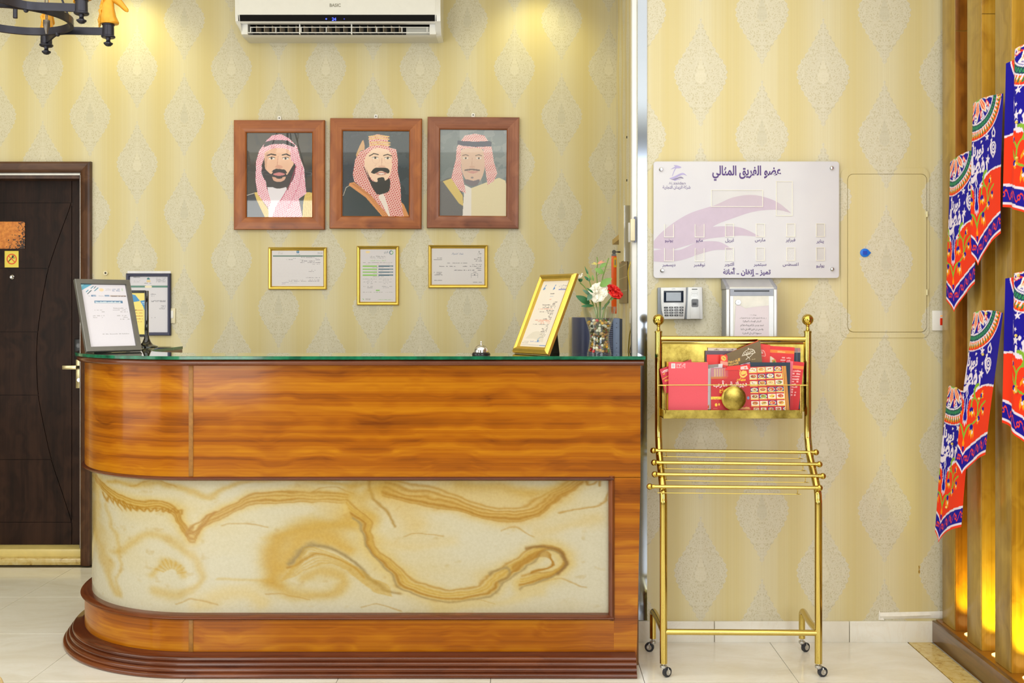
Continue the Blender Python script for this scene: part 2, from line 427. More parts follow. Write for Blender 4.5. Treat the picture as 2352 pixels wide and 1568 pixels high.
# ------------------------------------------------------------------ helpers: flat prints
class Pic:
    """a print painted on a fine grid; design units x right, y down"""
    def __init__(s, x0, y0, x1, y1, nx, ny, bg):
        s.b = (x0, y0, x1, y1); s.nx, s.ny = nx, ny
        s.X, s.Y = np.meshgrid(np.linspace(x0, x1, nx), np.linspace(y0, y1, ny))
        s.c = np.empty((ny, nx, 3)); s.c[:] = bg
        s.aa = (x1 - x0) / nx
    def paint(s, mask, col, a=1.0):
        m = (np.clip(mask.astype(float), 0, 1) * a)[..., None]
        s.c = s.c * (1 - m) + np.array(col, float) * m
    def rect(s, x0, y0, x1, y1, col, a=1.0):
        s.paint((s.X >= x0) & (s.X <= x1) & (s.Y >= y0) & (s.Y <= y1), col, a)
    def polymask(s, pts):
        ins = np.zeros(s.X.shape, bool); n = len(pts)
        for i in range(n):
            xa, ya = pts[i]; xb, yb = pts[(i + 1) % n]
            if ya == yb: continue
            c = ((ya > s.Y) != (yb > s.Y)) & (s.X < (xb - xa) * (s.Y - ya) / (yb - ya) + xa)
            ins ^= c
        return ins
    def poly(s, pts, col, a=1.0): m = s.polymask(pts); s.paint(m, col, a); return m
    def spoly(s, pts, col, a=1.0):
        p = smooth_path([(x, y, 0) for x, y in pts + [pts[0]]], 6)
        return s.poly([(q.x, q.y) for q in p], col, a)
    def ellmask(s, cx, cy, rx, ry, rot=0):
        c, n = math.cos(math.radians(rot)), math.sin(math.radians(rot))
        dx, dy = s.X - cx, s.Y - cy
        return ((dx * c + dy * n) / rx) ** 2 + ((-dx * n + dy * c) / ry) ** 2
    def ell(s, cx, cy, rx, ry, col, rot=0, a=1.0):
        m = s.ellmask(cx, cy, rx, ry, rot) <= 1; s.paint(m, col, a); return m
    def dist(s, pts):
        d = np.full(s.X.shape, 1e9)
        for (xa, ya), (xb, yb) in zip(pts[:-1], pts[1:]):
            L = (xb - xa) ** 2 + (yb - ya) ** 2
            t = np.clip(((s.X - xa) * (xb - xa) + (s.Y - ya) * (yb - ya)) / max(L, 1e-9), 0, 1)
            d = np.minimum(d, np.hypot(s.X - xa - t * (xb - xa), s.Y - ya - t * (yb - ya)))
        return d
    def line(s, pts, w, col, a=1.0, smooth=False):
        if smooth: pts = [(q.x, q.y) for q in smooth_path([(x, y, 0) for x, y in pts], 6)]
        s.paint(s.dist(pts) <= w / 2, col, a)
    def text(s, st, x, y, size, col, anchor='c', bold=0.0, width=None, a=1.0):
        gl, wd = text_tris(st, size, bold)
        k = 1.0 if width is None else width / max(wd, 1e-6)
        wd *= k
        dx = x - (wd / 2 if anchor == 'c' else (wd if anchor == 'r' else 0))
        x0, y0, x1, y1 = s.b; hx = (x1 - x0) / (s.nx - 1); hy = (y1 - y0) / (s.ny - 1)
        mask = np.zeros(s.X.shape, bool)
        for v, t in gl:
            px = (dx + v[:, 0] * k - x0) / hx; py = (y - v[:, 1] - y0) / hy
            for tr in t:
                ax, bx, cx_ = px[tr]; ay, by, cy_ = py[tr]
                i0, i1 = max(int(min(ax, bx, cx_)), 0), min(int(max(ax, bx, cx_)) + 2, s.nx)
                j0, j1 = max(int(min(ay, by, cy_)), 0), min(int(max(ay, by, cy_)) + 2, s.ny)
                if i1 <= i0 or j1 <= j0: continue
                gx, gy = np.meshgrid(np.arange(i0, i1), np.arange(j0, j1))
                den = (by - cy_) * (ax - cx_) + (cx_ - bx) * (ay - cy_)
                if abs(den) < 1e-12: continue
                l1 = ((by - cy_) * (gx - cx_) + (cx_ - bx) * (gy - cy_)) / den
                l2 = ((cy_ - ay) * (gx - cx_) + (ax - cx_) * (gy - cy_)) / den
                mask[j0:j1, i0:i1] |= (l1 >= -0.02) & (l2 >= -0.02) & (l1 + l2 <= 1.02)
        s.paint(mask, col, a)
    def scrib(s, x0, x1, y, h, col, a=0.8, gap=0.25):
        """a line of print too small to read"""
        n = max(3, int((x1 - x0) / h / 0.9)); hh = rng.random((n, 2))
        ix = np.clip(((s.X - x0) / (x1 - x0) * n).astype(int), 0, n - 1)
        on = (hh[ix, 0] > gap) & (s.X >= x0) & (s.X <= x1)
        up = h * (0.25 + 0.35 * hh[ix, 1])
        s.paint(on & (s.Y > y - up) & (s.Y < y + h * 0.18), col, a)
    def build(s, name, mat, parent, fn, local=True):
        """fn(u, v) arrays 0..1 (v down) -> x, y, z arrays"""
        u, v = np.meshgrid(np.linspace(0, 1, s.nx), np.linspace(0, 1, s.ny))
        x, y, z = fn(u, v)
        off = (0, 0, 0) if local else tuple(ORIG[parent.name])
        P = np.stack([x + 0 * u - off[0], y + 0 * u - off[1], z + 0 * u - off[2]], -1).reshape(-1, 3)
        i = np.arange(s.ny * s.nx).reshape(s.ny, s.nx)
        q = np.stack([i[1:, :-1], i[1:, 1:], i[:-1, 1:], i[:-1, :-1]], -1).reshape(-1, 4)
        me = bpy.data.meshes.new(name)
        me.vertices.add(len(P)); me.vertices.foreach_set('co', P.astype(np.float32).ravel())
        me.loops.add(q.size); me.loops.foreach_set('vertex_index', q.astype(np.int32).ravel())
        me.polygons.add(len(q)); me.polygons.foreach_set('loop_start', np.arange(0, q.size, 4, dtype=np.int32))
        me.polygons.foreach_set('use_smooth', np.ones(len(q), bool))
        me.update(calc_edges=True)
        cl = np.clip(s.c, 0, 255) / 255
        cl = np.where(cl <= 0.04045, cl / 12.92, ((cl + 0.055) / 1.055) ** 2.4).reshape(-1, 3)
        at = me.color_attributes.new('Col', 'FLOAT_COLOR', 'POINT')
        at.data.foreach_set('color', np.concatenate([cl, np.ones((len(cl), 1))], 1).astype(np.float32).ravel())
        me.materials.append(mat)
        o = bpy.data.objects.new(name, me)
        if parent is not None: o.parent = parent; ORIG[o.name] = ORIG[parent.name]
        return link(o)
def flat(x0, z0, x1, z1, y):
    """fn for a print standing in the local x-z plane"""
    return lambda u, v: (x0 + (x1 - x0) * u, y + 0 * u, z1 - (z1 - z0) * v)

def fbm(nx, ny, sx, sy, octaves=4, seed=0, rough=0.5):
    r = np.random.default_rng(seed); out = np.zeros((ny, nx)); amp = 1; tot = 0
    for o in range(octaves):
        gx, gy = int(sx * 2 ** o) + 2, int(sy * 2 ** o) + 2
        g = r.random((gy + 1, gx + 1))
        x = np.linspace(0, gx - 1e-3, nx); y = np.linspace(0, gy - 1e-3, ny)
        xi, yi = x.astype(int), y.astype(int); fx, fy = x - xi, y - yi
        fx = fx * fx * (3 - 2 * fx); fy = fy * fy * (3 - 2 * fy)
        a = g[yi][:, xi]; b = g[yi][:, xi + 1]; c = g[yi + 1][:, xi]; d = g[yi + 1][:, xi + 1]
        out += amp * ((a * (1 - fx) + b * fx) * (1 - fy)[:, None] + (c * (1 - fx) + d * fx) * fy[:, None])
        tot += amp; amp *= rough
    return out / tot

# ------------------------------------------------------------------ materials used all over
M_wallB = wallpaper('wallpaper_back', 3.785, 2.818)
M_wallR = wallpaper('wallpaper_right', 5.3757, 2.479)
M_ceil = pm('ceiling_paint', (238, 232, 215), 0.8)
M_plain = pm('brown_marble_wall', (146, 136, 112), 0.4, 0, 0.3, 3)
M_steel = pm('polished_steel', (150, 156, 166), 0.10, 1.0, 0.02, 4)
M_chrome = pm('chrome', (210, 210, 212), 0.12, 1.0, 0.02)
M_brass = pm('polished_brass', (200, 172, 82), 0.11, 1.0, 0.05, 8)
M_brassd = pm('tarnished_brass', (190, 165, 70), 0.22, 1.0, 0.25, 9)
M_gold = pm('gold_frame', (214, 182, 84), 0.3, 0.85, 0.05)
M_white = pm('white_plastic', (236, 234, 232), 0.35, 0, 0.02)
M_ivory = pm('ivory_plastic', (228, 218, 186), 0.4, 0, 0.03)
M_black = pm('black_plastic', (18, 18, 22), 0.35, 0, 0.1)
M_darkwood = wood('door_veneer', (22, 12, 8), (42, 25, 18), (58, 37, 27), 'z', 1.5, 0.5, 0.05, 0.2, spec=0.15)
M_casing = wood('casing_veneer', (48, 26, 14), (78, 48, 30), (104, 70, 46), 'z', 1.2, 0.4, 0.2, 0.2)
M_casingx = wood('casing_veneer_across', (48, 26, 14), (78, 48, 30), (104, 70, 46), 'x', 1.2, 0.4, 0.2, 0.2)
M_mahog = wood('mahogany_veneer', (98, 42, 0), (158, 86, 0), (190, 122, 8), 'x', 1.0, 0.30, 0.30, 0.10, uv=True, spec=0.12)
M_mahogd = wood('mahogany_moulding', (60, 22, 8), (94, 42, 16), (124, 64, 28), 'x', 1.0, 0.25, 0.5, 0.08, uv=True)
M_post = wood('oiled_slat_wood', (128, 98, 36), (158, 126, 52), (182, 150, 70), 'z', 0.9, 0.32, 0.3, 0.1)
M_posty = wood('oiled_slat_wood_pale', (150, 102, 26), (194, 146, 46), (214, 170, 70), 'z', 1.1, 0.32, 0.3, 0.1)
M_postr = wood('oiled_slat_wood_red', (104, 58, 14), (150, 92, 26), (178, 120, 40), 'z', 1.1, 0.32, 0.3, 0.1)
M_plinth = wood('slat_plinth_wood', (66, 40, 16), (100, 66, 30), (126, 88, 44), 'y', 0.9, 0.28, 0.4, 0.1)

def tile_mat():
    t = NT('floor_marble_tile')
    p = t.pos()
    n1 = t.noise(t.mapping(p, (1.1, 2.6, 1)), 2.2, 5, 0.6, 1.2)
    n2 = t.noise(t.mapping(p, (1.6, 5.0, 1)), 3.0, 6, 0.65, 2.0)
    c = t.ramp(n1, [(0.35, lin4((226, 220, 206))), (0.55, lin4((234, 230, 220))), (0.75, lin4((238, 235, 228)))])
    vein = t.math('MULTIPLY', t.math('SUBTRACT', t.math('ABSOLUTE', t.math('SUBTRACT', n2, 0.5)), 0.03, None), -14.0, clamp=True)
    c = t.mix(t.math('MULTIPLY', vein, 0.4), c, lin4((218, 202, 180)))
    t.set(color=c, rough=0.16, spec=0.5); return t.m
M_tile = tile_mat()
def beige_mat():
    t = NT('yellow_marble')
    n = t.noise(t.obj(), 22, 6, 0.7, 0.6)
    c = t.ramp(n, [(0.3, lin4((150, 112, 40))), (0.45, lin4((212, 184, 110))), (0.7, lin4((226, 208, 150)))])
    t.set(color=c, rough=0.2); return t.m
M_ymarble = beige_mat()

# ------------------------------------------------------------------ room shell
DB, DR = 6.0, 4.62            # reception wall, right-hand wall
XC0, XC1 = 0.503, 0.479       # inner corner, outer corner of the return
HC = 3.4
def structure(name, mb, m, **kw):
    o = mb.build(name, m, **kw); o['kind'] = 'structure'; return o
structure('floor', MB().box(-4.6, 4.6, -2.6, 6.3, -0.12, -0.012), pm('tile_grout', (150, 136, 104), 0.8))
structure('ceiling', MB().box(-4.6, 4.6, -2.6, 6.3, HC, HC + 0.1), M_ceil)
# reception wall with the door opening
dx1 = PX(187, DB); dz1 = PZ(397, DB); dx0 = dx1 - 0.98
structure('wall_back', MB().box(dx1, XC0, DB, DB + 0.25, 0, HC).box(dx0, dx1, DB, DB + 0.25, dz1, HC).box(-4.6, dx0, DB, DB + 0.25, 0, HC), M_wallB, smooth=False)
mb = MB()
mb.prismz([(XC0, DB), (XC1, DR), (4.6, DR), (4.6, DR + 0.2), (XC0 + 0.2, DR + 0.2), (XC0 + 0.2, DB + 0.25), (XC0, DB + 0.25)], 0, HC)
structure('wall_right', mb, M_wallR, smooth=False)
structure('wall_left', MB().box(-4.6, -4.4, -2.6, DB, 0, HC), M_plain, smooth=False)
structure('wall_side', MB().box(4.4, 4.6, -2.6, DR, 0, HC), M_plain, smooth=False)
structure('wall_front', MB().box(-4.4, -4.35, -2.6, -2.45, 0, HC).box(-2.65, 0.5, -2.6, -2.45, 0, HC).box(3.3, 4.4, -2.6, -2.45, 0, HC)
          .box(-4.35, -2.65, -2.6, -2.45, 2.95, HC).box(0.5, 3.3, -2.6, -2.45, 3.15, HC).box(0.5, 3.3, -2.6, -2.45, 0, 1.05).box(-4.35, -2.65, -2.6, -2.45, 0, 0.45), M_plain, smooth=False)

# floor tiles, each one its own piece
floor = bpy.data.objects['floor']
TX0, TY0, TS = 1.055, 4.73, 0.6
tile_me = MB().box(-TS / 2 + 0.0011, TS / 2 - 0.0011, -TS / 2 + 0.0011, TS / 2 - 0.0011, -0.012, 0).mesh('tile', bevel=0.0006, seg=1)
tile_me.materials.append(M_tile)
half_me = MB().box(-TS / 2 + 0.0011, TS / 2 - 0.0011, -0.108, 0.1084, -0.012, 0).mesh('tile_cut', bevel=0.0006, seg=1); half_me.materials.append(M_tile)
def floor_piece(name, me, x, y):
    o = bpy.data.objects.new(name, me); o.location = (x, y, 0); o.parent = floor; link(o); return o
for i in range(-9, 2):
    for j in range(-11, 3):
        x = TX0 + (i - 0.5) * TS; y = TY0 + (j - 0.5) * TS
        if x - TS / 2 < -4.4: continue
        if x - TS / 2 > XC1 - 0.1 and y > DR: continue
        if y - TS / 2 > DB: continue
        floor_piece('tile', tile_me, x, y)
for i in range(2, 7):                               # beyond the inlaid strip
    for j in range(-11, 1):
        x = TX0 + 0.71 + (i - 1.5) * TS; y = TY0 + (j - 0.5) * TS
        if x < 4.4: floor_piece('tile', tile_me, x, y)
strip_me = MB().box(-0.05, 0.05, -TS / 2 + 0.001, TS / 2 - 0.001, -0.012, 0).mesh('inlay_strip', bevel=0.001, seg=1); strip_me.materials.append(M_ymarble)
for j in range(-11, 1): floor_piece('inlay_strip', strip_me, 1.71, TY0 + (j - 0.5) * TS)

# skirting of the right-hand wall, in three visible lengths
zb = PZ(1425, DR)
bb = struct_root('baseboard_right', (1.1, DR, 0))
for x0, x1 in ((XC1 + 0.004, 0.812), (0.815, 1.400), (1.403, 1.99), (1.993, 2.6)):
    MB().box(x0, x1, DR - 0.013, DR, 0.0, zb).build('skirting_tile', M_tile, bb, bevel=0.0015)
# strip of paper hanging loose above the skirting
x0, x1 = PX(2020, DR), PX(2166, DR)
t_ = thing('torn_wallpaper', 'torn white wallpaper edge curling off above the skirting', 'wallpaper', (x0, DR, zb))
m = MB(); n = 22; rows = []
for i in range(n + 1):
    u = i / n; x = x0 + (x1 - x0) * u; lift = 0.004 + 0.010 * abs(math.sin(3.1 * u + 0.4))
    rows.append([(x, DR - 0.001, zb + 0.036 + 0.006 * u), (x, DR - lift, zb + 0.022 + 0.006 * u), (x, DR - 0.002, zb + 0.008 + 0.004 * u)])
m.add([p for r in rows for p in r], [(3 * i + k, 3 * i + 3 + k, 3 * i + 4 + k, 3 * i + 1 + k) for i in range(n) for k in range(2)])
m.build('loose_strip', pm('paper_back', (240, 236, 228), 0.7), t_)
m = MB(); m.add([(x0 - 0.004, DR - 0.001, zb + 0.004), (x0 + 0.02, DR - 0.006, zb + 0.004), (x0 - 0.003, DR - 0.003, zb + 0.048)], [(0, 1, 2)])
m.build('curled_corner', _M['paper_back'], t_)

# bare patch of old glue
t_ = thing('wall_stain', 'small brown glue stain low on the right wall near the slats', 'stain', (PX(2111, DR), DR, PZ(1308, DR)))
m = MB(); sx, sz = PX(2111, DR), PZ(1308, DR)
m.prism([(sx - .003, sz + .017), (sx + .001, sz + .018), (sx + .0025, sz + .008), (sx + .001, sz + .002), (sx + .004, sz - .005), (sx + .003, sz - .014), (sx - .002, sz - .016), (sx - .004, sz - .008), (sx - .001, sz)], DR - 0.0012, DR + 0.001)
m.build('glue_spot', pm('old_glue', (160, 124, 40), 0.6), t_)

# polished steel edging of the outer corner and cable trunking on the return
structure('trim_1', MB().box(PX(1464.5, DR) , PX(1486, DR), DR - 0.004, DR + 0.0005, 0.094, HC), M_steel)
tr = structure('trim_2', MB().box(PX(1452, 4.63), PX(1452, 4.63) + 0.0255, 4.632, 4.70, 0.9, HC), M_white, bevel=0.002)
o = MB().box(PX(1452, 4.63) + 0.019, PX(1452, 4.63) + 0.0225, 4.6305, 4.64, 0.9, HC).build('trunking_cover_lip', pm('trunking_lip', (205, 206, 205), 0.4), tr, local=True)

# ------------------------------------------------------------------ door in the reception wall
door = struct_root('door_1', (dx1 - 0.46, DB, 0))
X = lambda px: PX(px, DB); Z = lambda py: PZ(py, DB)
# casing: right upright, head, left upright with a stepped profile
cz = Z(372); cxr = X(212)
prof_v = [(X(187), DB + 0.06), (X(187), DB - 0.014), (X(189), DB - 0.02), (X(194), DB - 0.028), (X(207), DB - 0.034), (X(211), DB - 0.03), (X(212), DB - 0.02), (X(212), DB + 0.002), (X(189), DB + 0.002)]
m = MB(); wq = cxr - X(187)
rings = []
for zz, k in ((0.0, 0), (cz, 1)):
    rings.append([(x, y, zz - (0 if k == 0 else (cxr - x) )) for x, y in prof_v])
m.loft(rings); m.build('casing', M_casing, door, angle=30)
rings = []
for sx, k in ((X(212), 1), (dx0 - wq, -1)):
    rings.append([(sx - k * (cxr - x), y, cz - (cxr - x)) for x, y in prof_v])
m = MB().loft([list(reversed(r)) for r in rings]); m.build('casing', M_casingx, door, angle=30)
rings = [[(dx0 - (x - X(187)), y, zz - (0 if zz == 0 else (cxr - x))) for x, y in reversed(prof_v)] for zz in (0.0, cz)]
MB().loft(rings).build('casing', M_casing, door, angle=30)
# aluminium sealing strip round the rebate
m = MB().box(X(183), X(186.5), DB + 0.005, DB + 0.03, 0.09, Z(398)).box(dx0, X(186.5), DB + 0.005, DB + 0.03, Z(402), Z(397.5))
m.build('sealing_strip', pm('aluminium', (190, 186, 178), 0.3, 0.9), door)
m = MB().box(X(179), X(183), DB + 0.02, DB + 0.14, 0.09, Z(402)).box(dx0, X(183), DB + 0.02, DB + 0.14, Z(409), Z(402))
m.build('rebate', M_casing, door)
# leaf: a slab with raised panels between grooves
DL = 6.13
xl = lambda px: PX(px, DL); zl = lambda py: PZ(py, DL)
lz0, lz1 = zl(1250), zl(408); lx0, lx1 = dx0 + 0.02, PX(183, DB + 0.02) + 0.004
leaf = MB().box(lx0, lx1, DL + 0.006, DL + 0.045, lz0, lz1).build('leaf', M_darkwood, door)
G = 0.0022
curve = [(163, 470), (137, 540), (112, 614), (104, 650), (95, 700), (87, 762), (84, 810), (84.5, 850), (88, 907), (98, 965), (118, 1055), (140, 1122), (164, 1195)]
cs = smooth_path([(a, b, 0) for a, b in curve], 4)
def cx_at(py):
    for p, q in zip(cs[:-1], cs[1:]):
        if p.y <= py <= q.y: return p.x + (q.x - p.x) * (py - p.y) / max(q.y - p.y, 1e-6)
    return cs[0].x if py < cs[0].y else cs[-1].x
rowsy = [466, 616, 762, 907, 1055, 1199]
for a, b in zip(rowsy[:-1], rowsy[1:]):
    ys = np.linspace(a, b, 9)
    poly = [(lx0 + 0.01, zl(a) - G)] + [(xl(cx_at(y)) - G, zl(y) + (-G if k == 0 else (G if k == 8 else 0))) for k, y in enumerate(ys)] + [(lx0 + 0.01, zl(b) + G)]
    MB().prism(poly, DL, DL + 0.006).build('raised_panel', M_darkwood, door)
poly = [(xl(p.x) + G, zl(p.y)) for p in cs if 480 < p.y < 1190] + [(xl(165) - G, zl(1194)), (xl(165) - G, zl(472))]
MB().prism(poly, DL, DL + 0.006).build('raised_panel', M_darkwood, door)
MB().box(xl(165) + G, lx1, DL, DL + 0.006, lz0, lz1).build('raised_panel', M_darkwood, door)
MB().box(lx0, xl(165) - G, DL, DL + 0.006, zl(466) + G, lz1).build('raised_panel', M_darkwood, door)
MB().box(lx0, xl(165) - G, DL, DL + 0.006, lz0, zl(1199) - G).build('raised_panel', M_darkwood, door)
# peephole
m = MB().lathe([(0.001, 0), (0.013, 0), (0.013, 0.004), (0.010, 0.006), (0.006, 0.004), (0.001, 0.004)], (xl(28), DL, zl(636)), 20, 'y')
m.build('peephole', M_chrome, door)
# lock set: black reader above, pale plate and lever below
hx0, hx1 = xl(174), xl(188)
lock = MB().box(hx0, hx1 + 0.01, DL - 0.022, DL, zl(824), zl(778)).build('lock_plate', M_black, door, bevel=0.004)
MB().lathe([(0.001, 0), (0.012, 0), (0.013, 0.003), (0.011, 0.003), (0.010, 0.001), (0.001, 0.001)], (xl(184), DL - 0.022, zl(793)), 20, 'y').build('reader_ring', pm('grey_ring', (110, 112, 118), 0.3), lock)
pl = MB().box(xl(176), hx1 + 0.01, DL - 0.014, DL, zl(891), zl(825)).build('lock_plate', pm('champagne_metal', (205, 192, 150), 0.25, 0.9), door, bevel=0.003)
MB().lathe([(0.001, 0), (0.011, 0), (0.011, 0.004), (0.001, 0.004)], (xl(184), DL - 0.014, zl(872)), 20, 'y').build('key_cylinder', M_chrome, pl)
lv = MB().tube([(xl(183), DL - 0.012, zl(842)), (xl(183), DL - 0.05, zl(842)), (xl(178), DL - 0.056, zl(842))], 0.008).build('lever_neck', M_black, door)
MB().box(PX(143, DL - .06), PX(176, DL - .06), DL - 0.066, DL - 0.05, zl(847), zl(837.5)).build('lever_handle', _M['champagne_metal'], door, bevel=0.004)
# stone step under the door
st = structure('trim_3', MB().box(dx0, X(199), DB - 0.015, DB + 0.10, 0.0, 0.038), M_ymarble, bevel=0.003)
MB().box(dx0, X(199), DB + 0.02, DB + 0.24, 0.038, 0.083).build('upper_step', pm('step_marble', (226, 204, 128), 0.3, 0, 0.1, 9), st, local=True, bevel=0.003)

# plates on the door
sp = thing('door_sign', 'worn copper coloured blank plate with black speckles on the dark door', 'sign', (xl(25), DL, zl(540)))
def worn():
    t = NT('worn_copper_film')
    n = t.noise(t.obj(), 120, 3, 0.7); big = t.noise(t.obj(), 9, 2)
    sp_ = t.n('ShaderNodeSeparateXYZ'); t.put(sp_.inputs[0], t.obj())
    thr = t.math('SUBTRACT', 0.64, t.math('MULTIPLY', t.math('SUBTRACT', sp_.outputs[0], t.math('MULTIPLY', sp_.outputs[2], 0.5)), 1.6))
    m_ = t.math('MULTIPLY', t.math('SUBTRACT', t.math('MULTIPLY_ADD', big, 0.25, n), t.math('ADD', thr, 0.10)), 60.0, clamp=True)
    base = t.ramp(t.noise(t.obj(), 60, 4), [(0.3, lin4((178, 98, 30))), (0.7, lin4((222, 142, 58)))])
    t.set(color=t.mix(m_, base, lin4((32, 18, 10))), rough=0.35, metal=0.3); return t.m
MB().prism(rrect(xl(-34), zl(571), xl(58), zl(509), 0.008), DL - 0.004, DL).build('plate', worn(), sp)
ns = thing('no_smoking_sticker', 'small yellow no smoking sticker below the copper plate on the door', 'sticker', (xl(27), DL, zl(595)))
pc = Pic(0, 0, 85, 97, 86, 98, (236, 214, 84))
pc.rect(0, 0, 85, 3, (214, 186, 60)); pc.line([(24, 62), (44, 40), (52, 40)], 6, (70, 66, 30)); pc.ell(50, 32, 7, 6, (50, 46, 30)); pc.line([(56, 46), (62, 38)], 3, (90, 84, 40))
d = np.hypot(pc.X - 43, pc.Y - 48); pc.paint(abs(d - 28) < 3.4, (226, 84, 30)); pc.line([(23, 29), (63, 67)], 6, (226, 84, 30))
pc.build('sticker_print', attr_mat('print_matt', 0.5), ns, flat(xl(11) - xl(27), zl(614) - zl(595), xl(43) - xl(27), zl(576) - zl(595), -0.0015))

# wall plug hole beside the door
wp = thing('wall_plug', 'empty white wall plug with dark hole beside the door frame', 'wall plug', (X(244), DB, Z(627)))
MB().lathe([(0.001, 0.0005), (0.006, 0.0005), (0.006, 0.012), (0.012, 0.012), (0.013, 0.006), (0.013, 0)], (0, 0, 0), 18, 'y').build('plug', M_ivory, wp, local=True)
MB().lathe([(0.001, 0.0), (0.0058, 0.0), (0.0058, 0.0035), (0.001, 0.0035)], (0, 0, 0), 14, 'y').build('hole', M_black, wp, local=True)

# light switch half hidden behind the dark frame
sw = thing('light_switch', 'white light switch on the wall behind the framed letter', 'switch', (X(396), DB, Z(725)))
MB().box(-0.0085, 0.019, -0.009, 0, -0.043, 0.043).build('plate', M_ivory, sw, local=True, bevel=0.003)
MB().box(-0.007, 0.008, -0.012, -0.008, -0.014, 0.03).build('rocker', M_white, sw, local=True, bevel=0.002)

# ------------------------------------------------------------------ slatted wood screen on the right
XP = 1.762
scr = thing('slat_screen', 'wooden slat screen of square posts on a low dark plinth', 'screen', (XP + 0.12, 4.0, 0))
MB().box(XP, XP + 0.30, 2.2, DR - 0.002, 0, 0.095).build('plinth', M_plinth, scr, bevel=0.006)
MB().box(XP + 0.02, XP + 0.28, 2.2, DR - 0.004, 0.095, 0.0985).build('plinth_top', pm('plinth_top_wood', (150, 98, 24), 0.3, 0, 0.12, 12, coat=0.4), scr)
ypost = 4.585
k = 0
post_y = []
while ypost > 2.4:
    post_y.append(ypost)
    p = MB().box(XP + 0.034, XP + 0.19, ypost - 0.132, ypost, 0.0985, HC).build('post', M_post, scr, bevel=0.004, seg=2)
    mt = (M_postr, M_posty, M_posty)[min(k, 2)]
    MB().box(XP + 0.038, XP + 0.186, ypost - 0.1345, ypost - 0.1318, 0.0985, 2.62).build('front_board', mt, p, bevel=0.001)
    MB().box(XP + 0.038, XP + 0.186, ypost - 0.1345, ypost - 0.1318, 2.623, HC).build('front_board', mt, p, bevel=0.001)
    ypost -= 0.2585; k += 1
for i in range(4):
    yc = post_y[i + 1] + 0.066
    r = MB().lathe([(0.001, 0), (0.030, 0), (0.032, 0.002), (0.028, 0.004), (0.001, 0.004)], (XP + 0.085, yc, 0.0985), 22).build('uplight', pm('uplight_lens', (255, 240, 200), 0.3, emit=(255, 214, 120), emits=2.5), scr)
    spot('slat_uplight', (XP + 0.085, yc, 0.108), (XP + 0.10, yc + 0.05, 1.4), 11, (1.0, 0.92, 0.05), 84, 0.9, 0.02)

# ------------------------------------------------------------------ reception desk
DF, RC = 4.24, 0.64            # front face, radius of the rounded end
XA, XR, YE = -1.350, 0.452, 5.27
desk = thing('reception_desk', 'long curved mahogany reception desk with onyx panel and stepped base', 'reception desk', (-0.6, 4.5, 0))
def dpath(off, x_end=XR, step=4, x_start=None, part='all'):
    """points along the outer line pushed outwards by off, right end first; with running length measured on the face line"""
    pts = []; L = 0
    if part in ('all', 'front'):
        x0 = x_end if x_start is None else x_start
        n = 24
        for i in range(n + 1):
            x = x0 + (XA - x0) * i / n; pts.append(((x, DF - off), XR - x))
    L0 = XR - XA
    if part in ('all', 'curve', 'left'):
        a = []
        for i in range(0 if part != 'all' else 1, 33):
            th = math.radians(90 * i / 32); r = RC + off
            a.append(((XA - r * math.sin(th), DF + RC - r * math.cos(th)), L0 + RC * th))
        L1 = L0 + RC * PI / 2
        for i in range(1, 5):
            y = DF + RC + (YE - DF - RC) * i / 4; a.append(((XA - RC - off, y), L1 + y - DF - RC))
        pts += a
    return pts
def sweep(prof, name, m, parent, part='all', x_end=XR, cap=True, angle=35):
    """prof: list of (outward offset, z); closed section"""
    lines = [dpath(o, x_end, part=part) for o, z in prof]
    n = len(prof); k = len(lines[0]); vs = []; uv = []
    per = [0]
    for (o0, z0), (o1, z1) in zip(prof, prof[1:] + prof[:1]): per.append(per[-1] + math.hypot(o1 - o0, z1 - z0))
    mb = MB(); base = []
    for i in range(k):
        for j in range(n):
            (x, y), L = lines[j][i]; vs.append((x, y, prof[j][1]))
    fs = []; fuv = []
    for i in range(k - 1):
        for j in range(n):
            j2 = (j + 1) % n
            fs.append((i * n + j, (i + 1) * n + j, (i + 1) * n + j2, i * n + j2))
            La, Lb = lines[j][i][1], lines[j][i + 1][1]
            va, vb = prof[0][1] + per[j], prof[0][1] + per[j + 1]
            fuv.append([(La, va), (Lb, va), (Lb, vb), (La, vb)])
    if cap:
        fs.append(tuple(range(n - 1, -1, -1))); fuv.append([(p[0] * 1.0, p[1]) for p in reversed(prof)])
        fs.append(tuple((k - 1) * n + j for j in range(n))); fuv.append([(p[0], p[1]) for p in prof])
    mb.add(vs, fs)
    for q, u in enumerate(fuv): mb.uv[q] = u
    return mb.build(name, m, parent, angle=angle)
zf = lambda py, off=0: PZ(py, DF - off)
# veneered panels: front board, rounded end, seams
def board(z0, z1, th=0.02, o=0.0): return [(o, z0), (o, z1), (o - th, z1), (o - th, z0)]
zt, z1_, z2_, z3_ = zf(838), zf(1093), zf(1423), 0.0
sweep(board(z1_ - 0.006, zt + 0.01), 'upper_panel', M_mahog, desk, 'front')
sweep(board(z1_ - 0.006, zt + 0.01), 'curved_upper_panel', M_mahog, desk, 'curve')
sweep(board(z3_, z2_ + 0.006), 'lower_panel', M_mahog, desk, 'front', x_end=PX(1410, DF))
sweep(board(z3_, z2_ + 0.006), 'curved_lower_panel', M_mahog, desk, 'curve')
M_seam = pm('seam_filler', (150, 100, 36), 0.4, 0, 0.15, 60)
for a, b in ((z1_, zt), (0.07, z2_)):
    MB().box(XA - 0.008, XA + 0.010, DF - 0.003, DF + 0.004, a, b).build('seam_strip', M_seam, desk, bevel=0.001)
